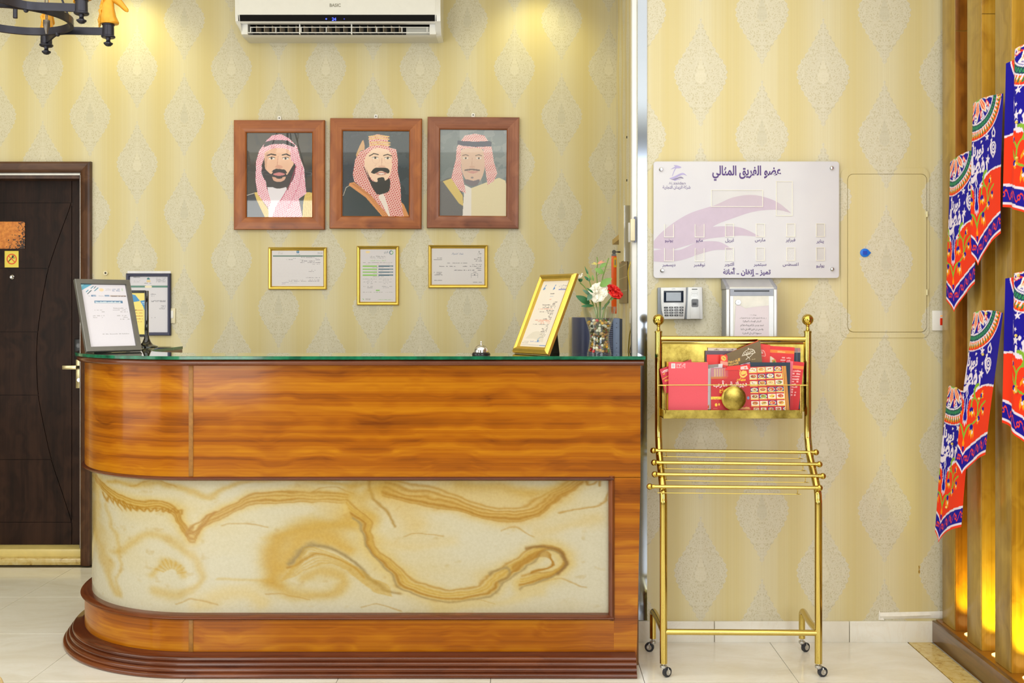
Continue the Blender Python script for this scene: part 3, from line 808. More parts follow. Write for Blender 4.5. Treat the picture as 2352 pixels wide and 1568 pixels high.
# right-hand stile, slightly out of plumb, running down to the floor
xs_ = PX(1410, DF)
mb = MB(); v0 = [(xs_, DF), (XR - 0.016, DF), (XR - 0.016, DF + 0.02), (xs_, DF + 0.02)]
v1 = [(xs_, DF), (XR, DF), (XR, DF + 0.02), (xs_, DF + 0.02)]
vs = [(x, y, 0.0) for x, y in v0] + [(x, y, z1_ - 0.004) for x, y in v1]
mb.add(vs, [(0, 1, 5, 4), (1, 2, 6, 5), (2, 3, 7, 6), (3, 0, 4, 7), (3, 2, 1, 0), (4, 5, 6, 7)])
for q in range(6): mb.uv[q] = [(XR - vs[i][0] + vs[i][1], vs[i][2]) for i in mb.f[q]]
mb.build('stile', M_mahog, desk, smooth=False)
mb = MB(); vs = [(XR - 0.02, DF + 0.02, 0), (XR - 0.016, DF + 0.30, 0), (XR - 0.002, DF + 0.30, zt), (XR - 0.004, DF + 0.02, zt)]
vs2 = [(x - 0.02, y, z) for x, y, z in vs]
mb.add(vs + vs2, [(0, 1, 2, 3), (7, 6, 5, 4), (0, 4, 5, 1), (1, 5, 6, 2), (2, 6, 7, 3), (3, 7, 4, 0)])
for q in range(6): mb.uv[q] = [((vs + vs2)[i][1], (vs + vs2)[i][2]) for i in mb.f[q]]
mb.build('end_panel', M_mahog, desk, smooth=False)
sweep([(-0.075, 0.0), (-0.075, zt), (-0.09, zt), (-0.09, 0.0)], 'carcass', pm('carcass_board', (120, 80, 40), 0.6), desk)
# half-round moulding under the upper panel, the frame of the onyx and the sill below it
def nose(z0, z1, o0, out, n=7):
    c, r = (z0 + z1) / 2, (z1 - z0) / 2
    return [(o0, z0)] + [(o0 + 0.004 + (out - 0.004) * math.cos(math.radians(t)) if False else o0 + out * max(0.0, math.cos(math.radians(t))) ** 0.7, c + r * math.sin(math.radians(t))) for t in np.linspace(-88, 88, n)] + [(o0, z1)]
sweep(nose(zf(1106), zf(1092), -0.045, 0.058), 'panel_moulding', M_mahogd, desk, x_end=xs_ - 0.002)
sweep(nose(zf(1426), zf(1411), -0.055, 0.072), 'sill_moulding', M_mahogd, desk, x_end=xs_ - 0.002)
xm0 = PX(1398, DF)
mb = MB().prismz([(xm0, DF + 0.03), (xm0, DF + 0.004), (xm0 + 0.006, DF - 0.006), (xm0 + 0.014, DF - 0.010), (xs_ + 0.002, DF - 0.004), (xs_ + 0.002, DF + 0.03)], zf(1424), zf(1093))
for q, f in enumerate(mb.f): mb.uv[q] = [(mb.v[i][2], mb.v[i][0]) for i in f]
mb.build('panel_moulding', M_mahogd, desk)
# top board with a rounded nose, and the glass lying on it
def topring(o_out, o_in, z0, z1, name, m, parent, nosed, x_end):
    if nosed:
        prof = [(o_in, z0)] + [(o_out - 0.012 + 0.012 * math.cos(math.radians(t)), (z0 + z1) / 2 + (z1 - z0) / 2 * math.sin(math.radians(t))) for t in (-90, -60, -30, 0, 30, 60, 90)] + [(o_in, z1)]
    else:
        prof = [(o_in, z0), (o_out - 0.001, z0), (o_out, z0 + 0.001), (o_out, z1 - 0.001), (o_out - 0.001, z1), (o_in, z1)]
    return sweep(prof, name, m, parent, x_end=x_end)
ZG1 = PZ(818, 4.20); ZG0 = ZG1 - 0.0135
topring(0.032, -0.27, zt - 0.002, ZG0 - 0.001, 'top_board', M_mahogd, desk, True, 0.462)
def glass_mat(name, col, rough=0.0):
    t = NT(name)
    t.set(color=lin4(col), trans=1.0, rough=rough, ior=1.5)
    return t.m
def glass_dens(name, dens, col):
    t = NT(name); t.t.nodes.remove(t.b)
    g = t.n('ShaderNodeBsdfGlass'); g.inputs['Roughness'].default_value = 0.0; g.inputs['IOR'].default_value = 1.5
    g.inputs['Color'].default_value = (1, 1, 1, 1)
    nz = t.noise(t.obj(), 3, 2)
    t.put(g.inputs['Color'], t.ramp(nz, [(0, (0.93, 0.98, 0.95, 1)), (1, (0.97, 1, 0.98, 1))]))
    v = t.n('ShaderNodeVolumeAbsorption'); v.inputs['Color'].default_value = col; v.inputs['Density'].default_value = dens
    t.put(t.out.inputs['Surface'], g.outputs[0]); t.put(t.out.inputs['Volume'], v.outputs[0]); return t.m
def green_edge():
    """float glass: clear body, deep green where the cut edge is seen"""
    t = NT('float_glass_edge')
    nz = t.noise(t.obj(), 25, 3)
    t.set(color=t.ramp(nz, [(0.3, lin4((4, 70, 50))), (0.7, lin4((20, 120, 84)))]), rough=0.1, spec=0.4, coat=0.2)
    return t.m
go = topring(0.040, -0.272, ZG0, ZG1, 'glass_top', None, desk, False, 0.468)
gm = glass_dens('float_glass', 20.0, (0.25, 0.9, 0.6, 1)); go.data.materials.append(gm); go.data.materials.append(green_edge())
for p in go.data.polygons:
    if abs(p.normal.z) < 0.8: p.material_index = 1
# work shelf behind
MB().box(XA + 0.0, 0.43, DF + 0.09, DF + 0.62, 0.925, 0.95).build('work_shelf', M_mahogd, desk, bevel=0.002)
# stepped base
steps = [(-0.02, 0.0), (0.092, 0.0), (0.097, 0.005), (0.097, 0.013), (0.092, 0.018), (0.080, 0.019), (0.083, 0.024), (0.083, 0.032), (0.078, 0.037), (0.066, 0.038), (0.069, 0.043), (0.069, 0.050), (0.064, 0.055), (0.052, 0.056),
         (0.055, 0.060), (0.055, 0.067), (0.050, 0.072), (0.022, 0.074), (0.016, 0.080), (-0.02, 0.080)]
steps = [(o * 0.9 if o > 0 else o, z) for o, z in steps]
sweep(steps, 'stepped_base', M_mahogd, desk, x_end=XR - 0.022, angle=50)

# onyx panel, painted from its own swirls
OX = 0.030                      # how far it sits back
Ltot = (XR - XA) + RC * PI / 2 + (YE - DF - RC)
Lst = XR - xm0
NXo, NYo = 720, 170
oz0, oz1 = zf(1415), zf(1100)
on = Pic(0, 0, 1, 1, NXo, NYo, (238, 224, 184))
# design space: pixels of the front elevation (x 210..1400 -> panel length)
def L_of_px(px):                # along the face, unrolled
    # straight part
    x = (px - CX) * DF / F
    if x >= XA: return XR - x
    lo, hi = 0.0, PI / 2
    for _ in range(30):
        th = (lo + hi) / 2; r = RC - OX
        xx, yy = XA - r * math.sin(th), DF + RC - r * math.cos(th)
        if CX + F * xx / yy > px: lo = th
        else: hi = th
    return (XR - XA) + RC * lo
pxs = np.linspace(205, 1400, 240); Ls = np.array([L_of_px(p) for p in pxs])
# columns of the grid run from the right edge (u=0) to the back of the left return (u=1)
Lcol = np.linspace(Lst, Ltot, NXo)
order = np.argsort(Ls); pxcol = np.interp(Lcol, Ls[order], pxs[order])
over = np.maximum(Lcol - Ls.max(), 0); pxcol = pxcol - over * 300
XX = np.tile(pxcol, (NYo, 1)); YY = np.tile(np.linspace(1100, 1415, NYo)[:, None], (1, NXo))
n1 = fbm(NXo, NYo, 10, 4, 5, 3) - 0.5; n2 = fbm(NXo, NYo, 10, 4, 5, 9) - 0.5; n3 = fbm(NXo, NYo, 40, 12, 4, 5) - 0.5; n4 = fbm(NXo, NYo, 5, 2, 4, 21)
WX = XX + n1 * 46 + n3 * 9; WY = YY + n2 * 34 + n3 * 8
on.X, on.Y = WX, WY
BASE = np.array([190, 183, 160.]); AMB = np.array([176, 138, 50.]); DK = np.array([152, 106, 26.]); GR = np.array([138, 118, 76.])
on.c[:] = BASE
pat = np.clip((n4 - 0.44) * 3.0, 0, 1)
on.paint(pat, (190, 170, 116), 0.5)
def band(pts, w, col, a, soft=1.0):
    q = [(p.x, p.y) for p in smooth_path([(x, y, 0) for x, y in pts], 5)]
    d = on.dist(q); on.paint(np.exp(-(d / w) ** 2 * soft), col, a)
# upper-left ribbon with its zigzag and valley
rib = [(215, 1125), (250, 1150), (300, 1160), (360, 1163), (400, 1178), (430, 1215), (447, 1238), (470, 1205), (520, 1172), (580, 1150), (680, 1140), (800, 1150)]
band(rib, 16, (190, 156, 72), 0.75)
for dy, wd, a in ((-8, 2.4, .7), (-2, 1.8, .6), (5, 2.4, .75), (11, 1.8, .6)):
    band([(x, y + dy + 3 * math.sin(x * .05)) for x, y in rib], wd, DK, a)
zz = []
for i in range(26):
    x = 238 + i * 7.2; zz.append((x, 1163 + i * 0.55 + (9 if i % 2 else -2)))
band(zz, 2.6, DK, 0.75)
band([(250, 1120), (330, 1118), (420, 1130), (470, 1150), (520, 1120), (650, 1108), (800, 1120), (860, 1105)], 7, AMB, 0.55)
band([(440, 1235), (480, 1195), (490, 1180), (450, 1205), (440, 1225)], 2.4, DK, 0.8)
band([(215, 1150), (222, 1200), (230, 1270), (245, 1330), (270, 1385)], 10, AMB, 0.5)
band([(240, 1180), (262, 1260), (272, 1330), (280, 1390)], 5, AMB, 0.35)
# the round cloud lower left
band([(260, 1290), (300, 1250), (350, 1230), (410, 1248), (445, 1290), (462, 1340), (420, 1370), (360, 1365)], 11, AMB, 0.42)
band([(350, 1330), (362, 1300), (400, 1296), (420, 1320)], 9, AMB, 0.45)
for k in range(9):
    a = math.radians(200 + k * 17); band([(388 + 18 * math.cos(a), 1322 + 16 * math.sin(a)), (388 + 38 * math.cos(a), 1322 + 32 * math.sin(a))], 2.4, AMB, 0.5)
band([(500, 1330), (560, 1334), (620, 1336)], 5, AMB, 0.35)
band([(460, 1395), (560, 1370), (600, 1390)], 22, (196, 166, 92), 0.45)
# broad soft clouds and fine drifting lines
band([(860, 1120), (900, 1160), (960, 1200)], 34, (190, 158, 84), 0.5)
band([(1030, 1125), (1120, 1150), (1220, 1150)], 30, (190, 158, 84), 0.5)
band([(700, 1130), (760, 1170), (800, 1200)], 22, (190, 162, 96), 0.4)
band([(1240, 1225), (1310, 1215), (1370, 1200)], 14, (192, 168, 110), 0.45)
band([(880, 1245), (960, 1260), (1040, 1250)], 12, (194, 170, 112), 0.35)
for k in range(10):
    x_ = 300 + k * 105; y_ = (1120, 1390, 1210, 1370, 1135, 1400, 1235, 1385, 1225, 1345)[k]
    band([(x_, y_), (x_ + 40, y_ - 8), (x_ + 95, y_ + 6)], 1.6, DK, 0.4)
# large dark eye at centre left
band([(620, 1330), (628, 1260), (690, 1222), (770, 1205), (840, 1190)], 26, AMB, 0.8)
band([(640, 1300), (690, 1250), (760, 1240), (810, 1262)], 20, (182, 143, 54), 0.7)
band([(655, 1290), (700, 1262), (750, 1256), (800, 1280), (850, 1330), (920, 1365)], 4.5, GR, 0.85)
band([(650, 1300), (720, 1276), (780, 1290), (840, 1330)], 2.4, DK, 0.7)
for k in range(7):
    band([(640 + k * 4, 1330 - k * 6), (700, 1300 - k * 6), (770, 1300 - k * 4), (830, 1335 - k * 3), (900, 1372 - k * 4)], 2.0, AMB, 0.5)
band([(625, 1340), (680, 1362), (760, 1360), (790, 1330), (740, 1310), (690, 1320)], 15, AMB, 0.55)
# big S sweeping to the right
sw_ = [(800, 1175), (840, 1215), (880, 1290), (940, 1345), (1020, 1370), (1100, 1358), (1170, 1320), (1220, 1285), (1260, 1262), (1290, 1275), (1296, 1300), (1270, 1325), (1200, 1345)]
band(sw_, 24, (192, 163, 88), 0.75)
for k, (off, wd, a) in enumerate(((-18, 2.4, .55), (-10, 2.8, .6), (-3, 2.2, .7), (6, 3.4, .8), (15, 2.6, .75))):
    band([(x, y + off * (1 if x < 1230 else 0.4)) for x, y in sw_], wd, (DK, AMB, AMB, DK, GR)[k], a)
band([(1215, 1265), (1250, 1258), (1285, 1268), (1298, 1296), (1282, 1325)], 4.0, (128, 94, 42), 0.85)
band([(1130, 1325), (1165, 1310), (1175, 1322), (1150, 1340)], 3, GR, 0.7)
for k in range(5): band([(1180, 1318 - 3 * k), (1225, 1286 - 2 * k), (1262, 1284 - 3 * k), (1270, 1302), (1220, 1325 - k)], 1.8, DK, 0.5)
# upper right wave
up = [(880, 1130), (960, 1145), (1040, 1160), (1110, 1190), (1180, 1195), (1240, 1180), (1290, 1140), (1330, 1110)]
band(up, 20, (188, 153, 74), 0.8)
for off, wd, a in ((-22, 3, .5), (-12, 2.6, .6), (-3, 2.4, .6), (6, 3.6, .8), (12, 1.8, .5)): band([(x, y + off) for x, y in up], wd, DK, a)
band([(1060, 1115), (1150, 1125), (1230, 1140), (1290, 1120)], 16, AMB, 0.5)
band([(1335, 1106), (1345, 1122), (1358, 1120), (1366, 1108), (1372, 1126)], 3, DK, 0.7)
band([(1396, 1120), (1392, 1150), (1370, 1168), (1330, 1172), (1290, 1185)], 2.2, DK, 0.55)
band([(840, 1110), (850, 1135), (880, 1170), (906, 1210)], 3.5, (146, 110, 42), 0.7)
band([(800, 1125), (830, 1150), (850, 1130), (900, 1115)], 20, AMB, 0.55)
band([(1000, 1400), (1120, 1392), (1250, 1368)], 16, (196, 170, 100), 0.4)
fl = fbm(NXo, NYo, 60, 16, 3, 31); on.paint(np.clip((fl - 0.72) * 8, 0, 1), DK, 0.16)
def onyx_xyz(u, v):
    L = np.interp(u, np.linspace(0, 1, NXo), Lcol)
    th = np.clip((L - (XR - XA)) / RC, 0, PI / 2); r = RC - OX
    x = np.where(L <= XR - XA, XR - L, XA - r * np.sin(th)); y = np.where(L <= XR - XA, DF + OX, DF + RC - r * np.cos(th))
    ext = np.maximum(L - (XR - XA) - RC * PI / 2, 0)
    off = ORIG[desk.name]
    return x - off[0], y + ext - off[1], oz1 - (oz1 - oz0) * v - off[2]
def onyx_material():
    t = NT('polished_onyx'); a = t.n('ShaderNodeAttribute', attribute_name='Col')
    nz = t.noise(t.obj(), 90, 5, 0.6)
    c = t.mix(0.25, a.outputs['Color'], t.ramp(nz, [(0.35, (0.35, 0.33, 0.3, 1)), (0.65, (0.66, 0.66, 0.66, 1))]), 'SOFT_LIGHT')
    t.set(color=c, rough=0.18, spec=0.35, coat=0.15); return t.m
on.build('onyx_panel', onyx_material(), desk, onyx_xyz)

# ------------------------------------------------------------------ bell
ZT = ZG1
bl = thing('service_bell', 'chrome service bell with black base on the glass desk top', 'bell', (PX(1104.5, 4.23), 4.25, ZT + 0.0003))
MB().lathe([(0.001, 0), (0.036, 0), (0.0375, 0.004), (0.036, 0.010), (0.031, 0.014), (0.001, 0.014)]).build('base', pm('bell_base', (20, 20, 26), 0.25), bl, local=True)
MB().lathe([(0.029, 0.013)] + [(0.0285 * math.cos(math.radians(t)), 0.018 + 0.026 * math.sin(math.radians(t))) for t in range(0, 86, 8)] + [(0.001, 0.044)]).build('dome', M_chrome, bl, local=True)
MB().lathe([(0.001, 0.043), (0.005, 0.044), (0.003, 0.047), (0.003, 0.052), (0.0045, 0.055), (0.003, 0.058), (0.001, 0.0585)], n=14).build('button', M_chrome, bl, local=True)

# ------------------------------------------------------------------ framed things
def frame_rails(w, h, rw, prof, m, parent, name='frame_rail', edge_m=None):
    """four mitred rails; w x h outer size centred on 0, standing on y=0 (back), towards the camera is -y; prof: (inset share 0..1, depth)"""
    hw, hh = w / 2, h / 2
    cor = [(-hw, -hh), (hw, -hh), (hw, hh), (-hw, hh)]
    sg = [(1, 1), (-1, 1), (-1, -1), (1, -1)]
    for i in range(4):
        j = (i + 1) % 4; ra, rb = [], []
        for s_, d in prof:
            ra.append((cor[i][0] + sg[i][0] * s_ * rw, -d, cor[i][1] + sg[i][1] * s_ * rw))
            rb.append((cor[j][0] + sg[j][0] * s_ * rw, -d, cor[j][1] + sg[j][1] * s_ * rw))
        mm = m[i % 2] if isinstance(m, tuple) else m
        MB().loft([ra, rb]).build(name, mm, parent, local=True, angle=25)
def pbox(px0, py0, px1, py1, D):
    x0, x1, z0, z1 = PX(px0, D), PX(px1, D), PZ(py1, D), PZ(py0, D)
    return (x0 + x1) / 2, (z0 + z1) / 2, x1 - x0, z1 - z0
M_fw = wood('portrait_frame_wood', (104, 48, 14), (150, 80, 30), (178, 104, 44), 'z', 1.2, 0.4, 0.25, 0.2)
M_fwx = wood('portrait_frame_wood_across', (104, 48, 14), (150, 80, 30), (178, 104, 44), 'x', 1.2, 0.4, 0.25, 0.2)
M_fr = wood('portrait_frame_wood_red', (92, 46, 28), (132, 74, 46), (160, 98, 66), 'z', 1.2, 0.4, 0.25, 0.2)
M_frx = wood('portrait_frame_wood_red_across', (92, 46, 28), (132, 74, 46), (160, 98, 66), 'x', 1.2, 0.4, 0.25, 0.2)
M_glazed = attr_mat('glazed_print', 0.25, 1.0, 0.015)
M_paper = attr_mat('paper_print', 0.55, 0.12, 0.05)

# ---- portrait prints: a man in a chequered headscarf, painted with plain shapes
WHT = (236, 226, 232)
def cloth_check(p, mask, red, white, s, ang):
    c, n = math.cos(ang), math.sin(ang)
    a = p.X * c + p.Y * n; b = -p.X * n + p.Y * c
    p.paint(mask, white)
    row = np.floor(b / s); on_ = (np.mod(a + (row % 2) * s * 0.7, s * 1.4) < s * 0.85) & (np.mod(b, s) < s * 0.55)
    p.paint(mask & on_, red)
def portrait_a():
    p = Pic(315, 315, 1055, 1270, 196, 252, (26, 24, 20)); Y = p.Y; X_ = p.X
    p.paint(fbm(196, 252, 5, 7, 4, 4) > 0.52, (58, 48, 26), 0.7)
    p.poly([(315, 1020), (400, 995), (560, 1270), (315, 1270)], (14, 14, 24)); p.line([(315, 1022), (400, 996)], 6, (214, 206, 196))
    p.poly([(400, 990), (440, 985), (500, 1100), (620, 1270), (520, 1270), (430, 1080)], (222, 190, 96))
    for k in range(4): p.line([(412 + k * 22, 1000), (452 + k * 20, 1100), (535 + k * 22, 1270)], 3, (176, 140, 56))
    p.poly([(975, 985), (1055, 990), (1055, 1270), (940, 1270), (950, 1100)], (222, 190, 96))
    for k in range(4): p.line([(985 + k * 18, 990), (962 + k * 22, 1270)], 3, (176, 140, 56))
    p.poly([(550, 930), (760, 930), (860, 1270), (560, 1270)], (226, 220, 232))                # shirt
    sc = p.polymask([(540, 400), (600, 345), (700, 330), (790, 378), (880, 470), (915, 600), (960, 720), (975, 920), (985, 1000), (900, 1060), (940, 1270), (600, 1270), (640, 1150), (780, 960), (840, 800), (850, 560), (700, 500), (540, 520), (480, 690), (520, 800), (540, 930), (590, 1090), (560, 1170), (440, 1010), (415, 860), (420, 640), (455, 520)])
    cloth_check(p, sc, (206, 52, 108), (242, 214, 226), 17, 0.35)
    p.poly([(530, 395), (600, 350), (700, 335), (800, 380), (700, 410), (560, 440)], (214, 120, 160), 0.25)
    p.poly([(520, 420), (610, 395), (770, 400), (860, 455), (850, 478), (730, 440), (600, 445), (500, 480)], (30, 26, 28))   # band
    p.spoly([(515, 620), (520, 540), (590, 500), (700, 488), (800, 520), (838, 620), (835, 740), (790, 850), (690, 905), (590, 860), (530, 760)], (232, 186, 160))
    p.spoly([(500, 690), (540, 740), (590, 780), (620, 740), (680, 722), (740, 742), (765, 790), (800, 740), (858, 660), (850, 800), (790, 905), (680, 945), (590, 920), (520, 850), (480, 760)], (42, 30, 30))
    p.spoly([(612, 778), (680, 762), (742, 778), (730, 792), (680, 800), (626, 792)], (206, 128, 130))
    p.spoly([(600, 810), (680, 825), (750, 810), (735, 850), (680, 870), (620, 855)], (214, 164, 142))
    p.ell(680, 822, 36, 12, (42, 30, 30))
    p.spoly([(590, 755), (640, 722), (690, 728), (740, 730), (768, 772), (700, 752), (650, 752)], (40, 28, 28))
    for cx_, cy_ in ((598, 604), (755, 606)):
        p.ell(cx_, cy_, 34, 13, (236, 228, 224)); p.ell(cx_ - 4, cy_, 12, 12, (44, 32, 30)); p.line([(cx_ - 38, cy_ - 6), (cx_, cy_ - 17), (cx_ + 36, cy_ - 6)], 7, (56, 38, 34))
    p.line([(545, 572), (590, 556), (640, 566)], 15, (44, 32, 30)); p.line([(715, 566), (760, 556), (808, 578)], 15, (44, 32, 30))
    p.line([(668, 580), (656, 690)], 9, (206, 152, 130)); p.spoly([(630, 705), (655, 680), (700, 684), (720, 708), (680, 720)], (214, 158, 136))
    p.poly([(515, 560), (560, 520), (545, 640), (535, 740), (515, 660)], (196, 146, 124), 0.55)
    cloth_check(p, p.polymask([(800, 470), (880, 480), (930, 660), (965, 900), (985, 990), (880, 1075), (700, 1270), (600, 1270), (660, 1110), (800, 930), (858, 780), (868, 680), (810, 620)]), (200, 44, 100), (240, 206, 222), 17, -0.5)
    p.line([(870, 690), (800, 900), (690, 1090)], 8, (176, 40, 84), 0.8); p.line([(940, 700), (905, 900), (780, 1160)], 6, (190, 60, 104), 0.6)
    return p
def portrait_b():
    p = Pic(1400, 295, 2150, 1255, 198, 252, (34, 50, 58))
    p.paint(fbm(198, 252, 6, 8, 5, 14) > 0.55, (58, 74, 86), 0.5)
    p.rect(1400, 295, 1670, 1255, (22, 30, 52), 0.5)
    p.spoly([(1410, 1040), (1440, 930), (1500, 900), (1640, 1000), (1840, 1270), (1400, 1270)], (26, 44, 50)); p.line([(1410, 1020), (1440, 930), (1495, 900)], 6, (196, 186, 170))
    p.spoly([(1550, 560), (1600, 440), (1632, 400), (1645, 500), (1600, 520), (1560, 590)], (206, 158, 106))
    sc = p.polymask([(1700, 470), (1690, 360), (1790, 330), (1900, 350), (1920, 480), (2000, 500), (2020, 620), (2020, 760), (2050, 900), (2060, 1100), (2130, 1255), (1900, 1255), (1780, 1090), (1600, 920), (1530, 860), (1515, 780), (1540, 620), (1590, 530), (1650, 505)])
    cloth_check(p, sc, (190, 40, 48), (232, 190, 184), 20, 0.2)
    p.poly([(1480, 880), (1530, 870), (1700, 1000), (1930, 1255), (1850, 1255), (1660, 1040), (1470, 905)], (216, 146, 86))
    for k in range(3): p.line([(1500 + k * 14, 885), (1690 + k * 16, 1020), (1870 + k * 22, 1255)], 4, (168, 92, 44))
    p.poly([(2060, 1090), (2090, 1120), (2150, 1255), (2090, 1255)], (216, 146, 86))
    p.poly([(1800, 1030), (1850, 985), (1880, 1040), (1940, 1255), (1920, 1255)], (234, 220, 214))
    for yy in (352, 378): p.spoly([(1690, yy), (1800, yy - 12), (1915, yy), (1910, yy + 14), (1800, yy + 6), (1700, yy + 14)], (222, 178, 110))
    for yy in (420, 446): p.spoly([(1700, yy), (1810, yy - 10), (1926, yy), (1920, yy + 15), (1810, yy + 8), (1706, yy + 14)], (222, 178, 110))
    p.spoly([(1648, 600), (1690, 540), (1760, 490), (1860, 492), (1940, 540), (1955, 640), (1945, 740), (1905, 830), (1800, 880), (1700, 800), (1650, 700)], (240, 206, 182))
    p.spoly([(1660, 700), (1720, 840), (1790, 865), (1795, 825), (1860, 815), (1880, 850), (1930, 830), (1925, 960), (1850, 1000), (1790, 1000), (1720, 900)], (34, 34, 32))
    p.spoly([(1715, 760), (1760, 712), (1830, 705), (1900, 712), (1928, 745), (1905, 770), (1830, 742), (1760, 775)], (34, 34, 32))
    p.spoly([(1765, 768), (1830, 752), (1895, 764), (1870, 786), (1800, 788)], (196, 140, 128)); p.ell(1835, 774, 34, 7, (240, 232, 228))
    for cx_, cy_ in ((1766, 596), (1905, 598)):
        p.ell(cx_, cy_, 34, 12, (240, 236, 230)); p.ell(cx_, cy_, 13, 12, (52, 40, 36)); p.line([(cx_ - 36, cy_ - 4), (cx_, cy_ - 16), (cx_ + 34, cy_ - 2)], 5, (90, 66, 58))
    p.line([(1700, 575), (1750, 548), (1800, 560)], 12, (70, 54, 46)); p.line([(1860, 570), (1905, 556), (1948, 574)], 12, (70, 54, 46))
    p.line([(1840, 600), (1838, 680)], 6, (206, 160, 140)); p.line([(1760, 690), (1780, 665)], 4, (214, 170, 150)); p.ell(1840, 694, 40, 13, (224, 180, 158))
    for cx_ in (1775, 1912): d = np.hypot(p.X - cx_, (p.Y - 620) * 1.1); p.paint(abs(d - 42) < 2, (214, 170, 150), .6)
    p.line([(1640, 700), (1690, 830), (1790, 1010)], 9, (40, 20, 22), .7)
    return p
def portrait_c():  # washed-out palette: reflected daylight haze on the glass painted into the print
    p = Pic(340, 285, 1095, 1250, 198, 252, (128, 138, 144))
    p.paint(fbm(198, 252, 6, 8, 5, 24) > 0.52, (154, 160, 164), 0.6); p.rect(340, 285, 560, 1250, (108, 118, 122), .5)
    p.spoly([(340, 870), (460, 825), (560, 900), (640, 1250), (340, 1250)], (112, 112, 116))
    p.poly([(375, 865), (470, 830), (600, 1020), (610, 1140), (560, 1110)], (214, 190, 122))
    p.poly([(900, 860), (1010, 820), (1080, 850), (1095, 900), (1095, 1250), (700, 1250), (690, 940)], (224, 212, 180))
    p.poly([(620, 900), (700, 940), (700, 1250), (600, 1250)], (228, 222, 220))
    sc = p.polymask([(585, 400), (620, 350), (740, 328), (840, 350), (885, 410), (925, 480), (950, 640), (990, 770), (950, 860), (880, 900), (850, 700), (830, 500), (580, 500), (580, 700), (600, 820), (640, 1000), (560, 960), (470, 830), (490, 740), (520, 620), (530, 480)])
    cloth_check(p, sc, (204, 96, 108), (234, 206, 206), 17, 0.15)
    p.spoly([(575, 560), (590, 505), (700, 490), (815, 500), (840, 600), (845, 720), (800, 850), (720, 895), (640, 850), (590, 740)], (218, 188, 174))
    p.poly([(540, 405), (600, 412), (740, 418), (900, 410), (925, 420), (920, 470), (740, 478), (600, 466), (535, 450)], (76, 80, 100))
    p.spoly([(610, 850), (650, 840), (720, 855), (790, 840), (770, 895), (710, 915), (640, 890)], (130, 124, 134))
    p.line([(625, 738), (700, 728), (785, 738)], 17, (124, 112, 116)); p.spoly([(640, 752), (700, 746), (775, 752), (710, 775)], (206, 158, 154)); p.ell(706, 820, 16, 10, (150, 140, 144))
    for cx_ in (632, 780):
        p.ell(cx_, 603, 30, 10, (232, 226, 222)); p.ell(cx_, 603, 12, 10, (104, 92, 92)); p.line([(cx_ - 36, 574), (cx_, 564), (cx_ + 32, 576)], 10, (132, 116, 112))
    p.line([(706, 600), (700, 690)], 6, (198, 164, 150)); p.ell(706, 700, 34, 12, (208, 172, 158))
    return p
specs = [('portrait', (536, 275, 745, 527), portrait_a, (M_fwx, M_fw), 'framed portrait of a bearded man in a pink chequered headscarf, left of three', 642, 0.0),
         ('portrait', (757, 271, 968, 525), portrait_b, (M_fwx, M_fw), 'framed portrait of a moustached man in a red headscarf with gold bands, middle of three', 863, 0.3),
         ('portrait', (981, 268, 1192, 524), portrait_c, (M_frx, M_fr), 'framed portrait of a man with a black headband, glass haze painted in, right of three', 1086, 0.4)]
for nm, bx, fn, fm, lab, hpx, tilt in specs:
    cx_, cz_, w_, h_ = pbox(*bx, 5.965)
    t_ = thing(nm, lab, 'picture', (cx_, DB, cz_), (0, math.radians(tilt), 0), 'portraits of three men on the reception wall')
    rw = 0.071
    frame_rails(w_, h_, rw, [(0.0, 0.001), (0.0, 0.026), (0.05, 0.032), (0.5, 0.034), (0.92, 0.029), (1.0, 0.024), (1.0, 0.001)], fm, t_)
    p = fn()
    MB().box(-w_ / 2 + 0.02, w_ / 2 - 0.02, -0.012, -0.001, -h_ / 2 + 0.02, h_ / 2 - 0.02).build('backing_board', pm('fibreboard', (110, 78, 46), 0.7), t_, local=True)
    e = 0.001
    p.build('picture_print', M_glazed, t_, flat(-w_ / 2 + rw - e, -h_ / 2 + rw - e, w_ / 2 - rw + e, h_ / 2 - rw + e, -0.016))
    hx = PX(hpx, DB) - cx_
    pl = MB().prism(rrect(hx - 0.010, h_ / 2 - 0.012, hx + 0.010, h_ / 2 + 0.026, 0.006), -0.006, -0.0025).build('hanger_plate', M_white, t_, local=True)
    MB().lathe([(0.001, 0), (0.0035, 0), (0.0035, 0.0012), (0.001, 0.0012)], (hx, -0.006, h_ / 2 + 0.015), 12, 'y').build('screw', M_black, pl, local=True)

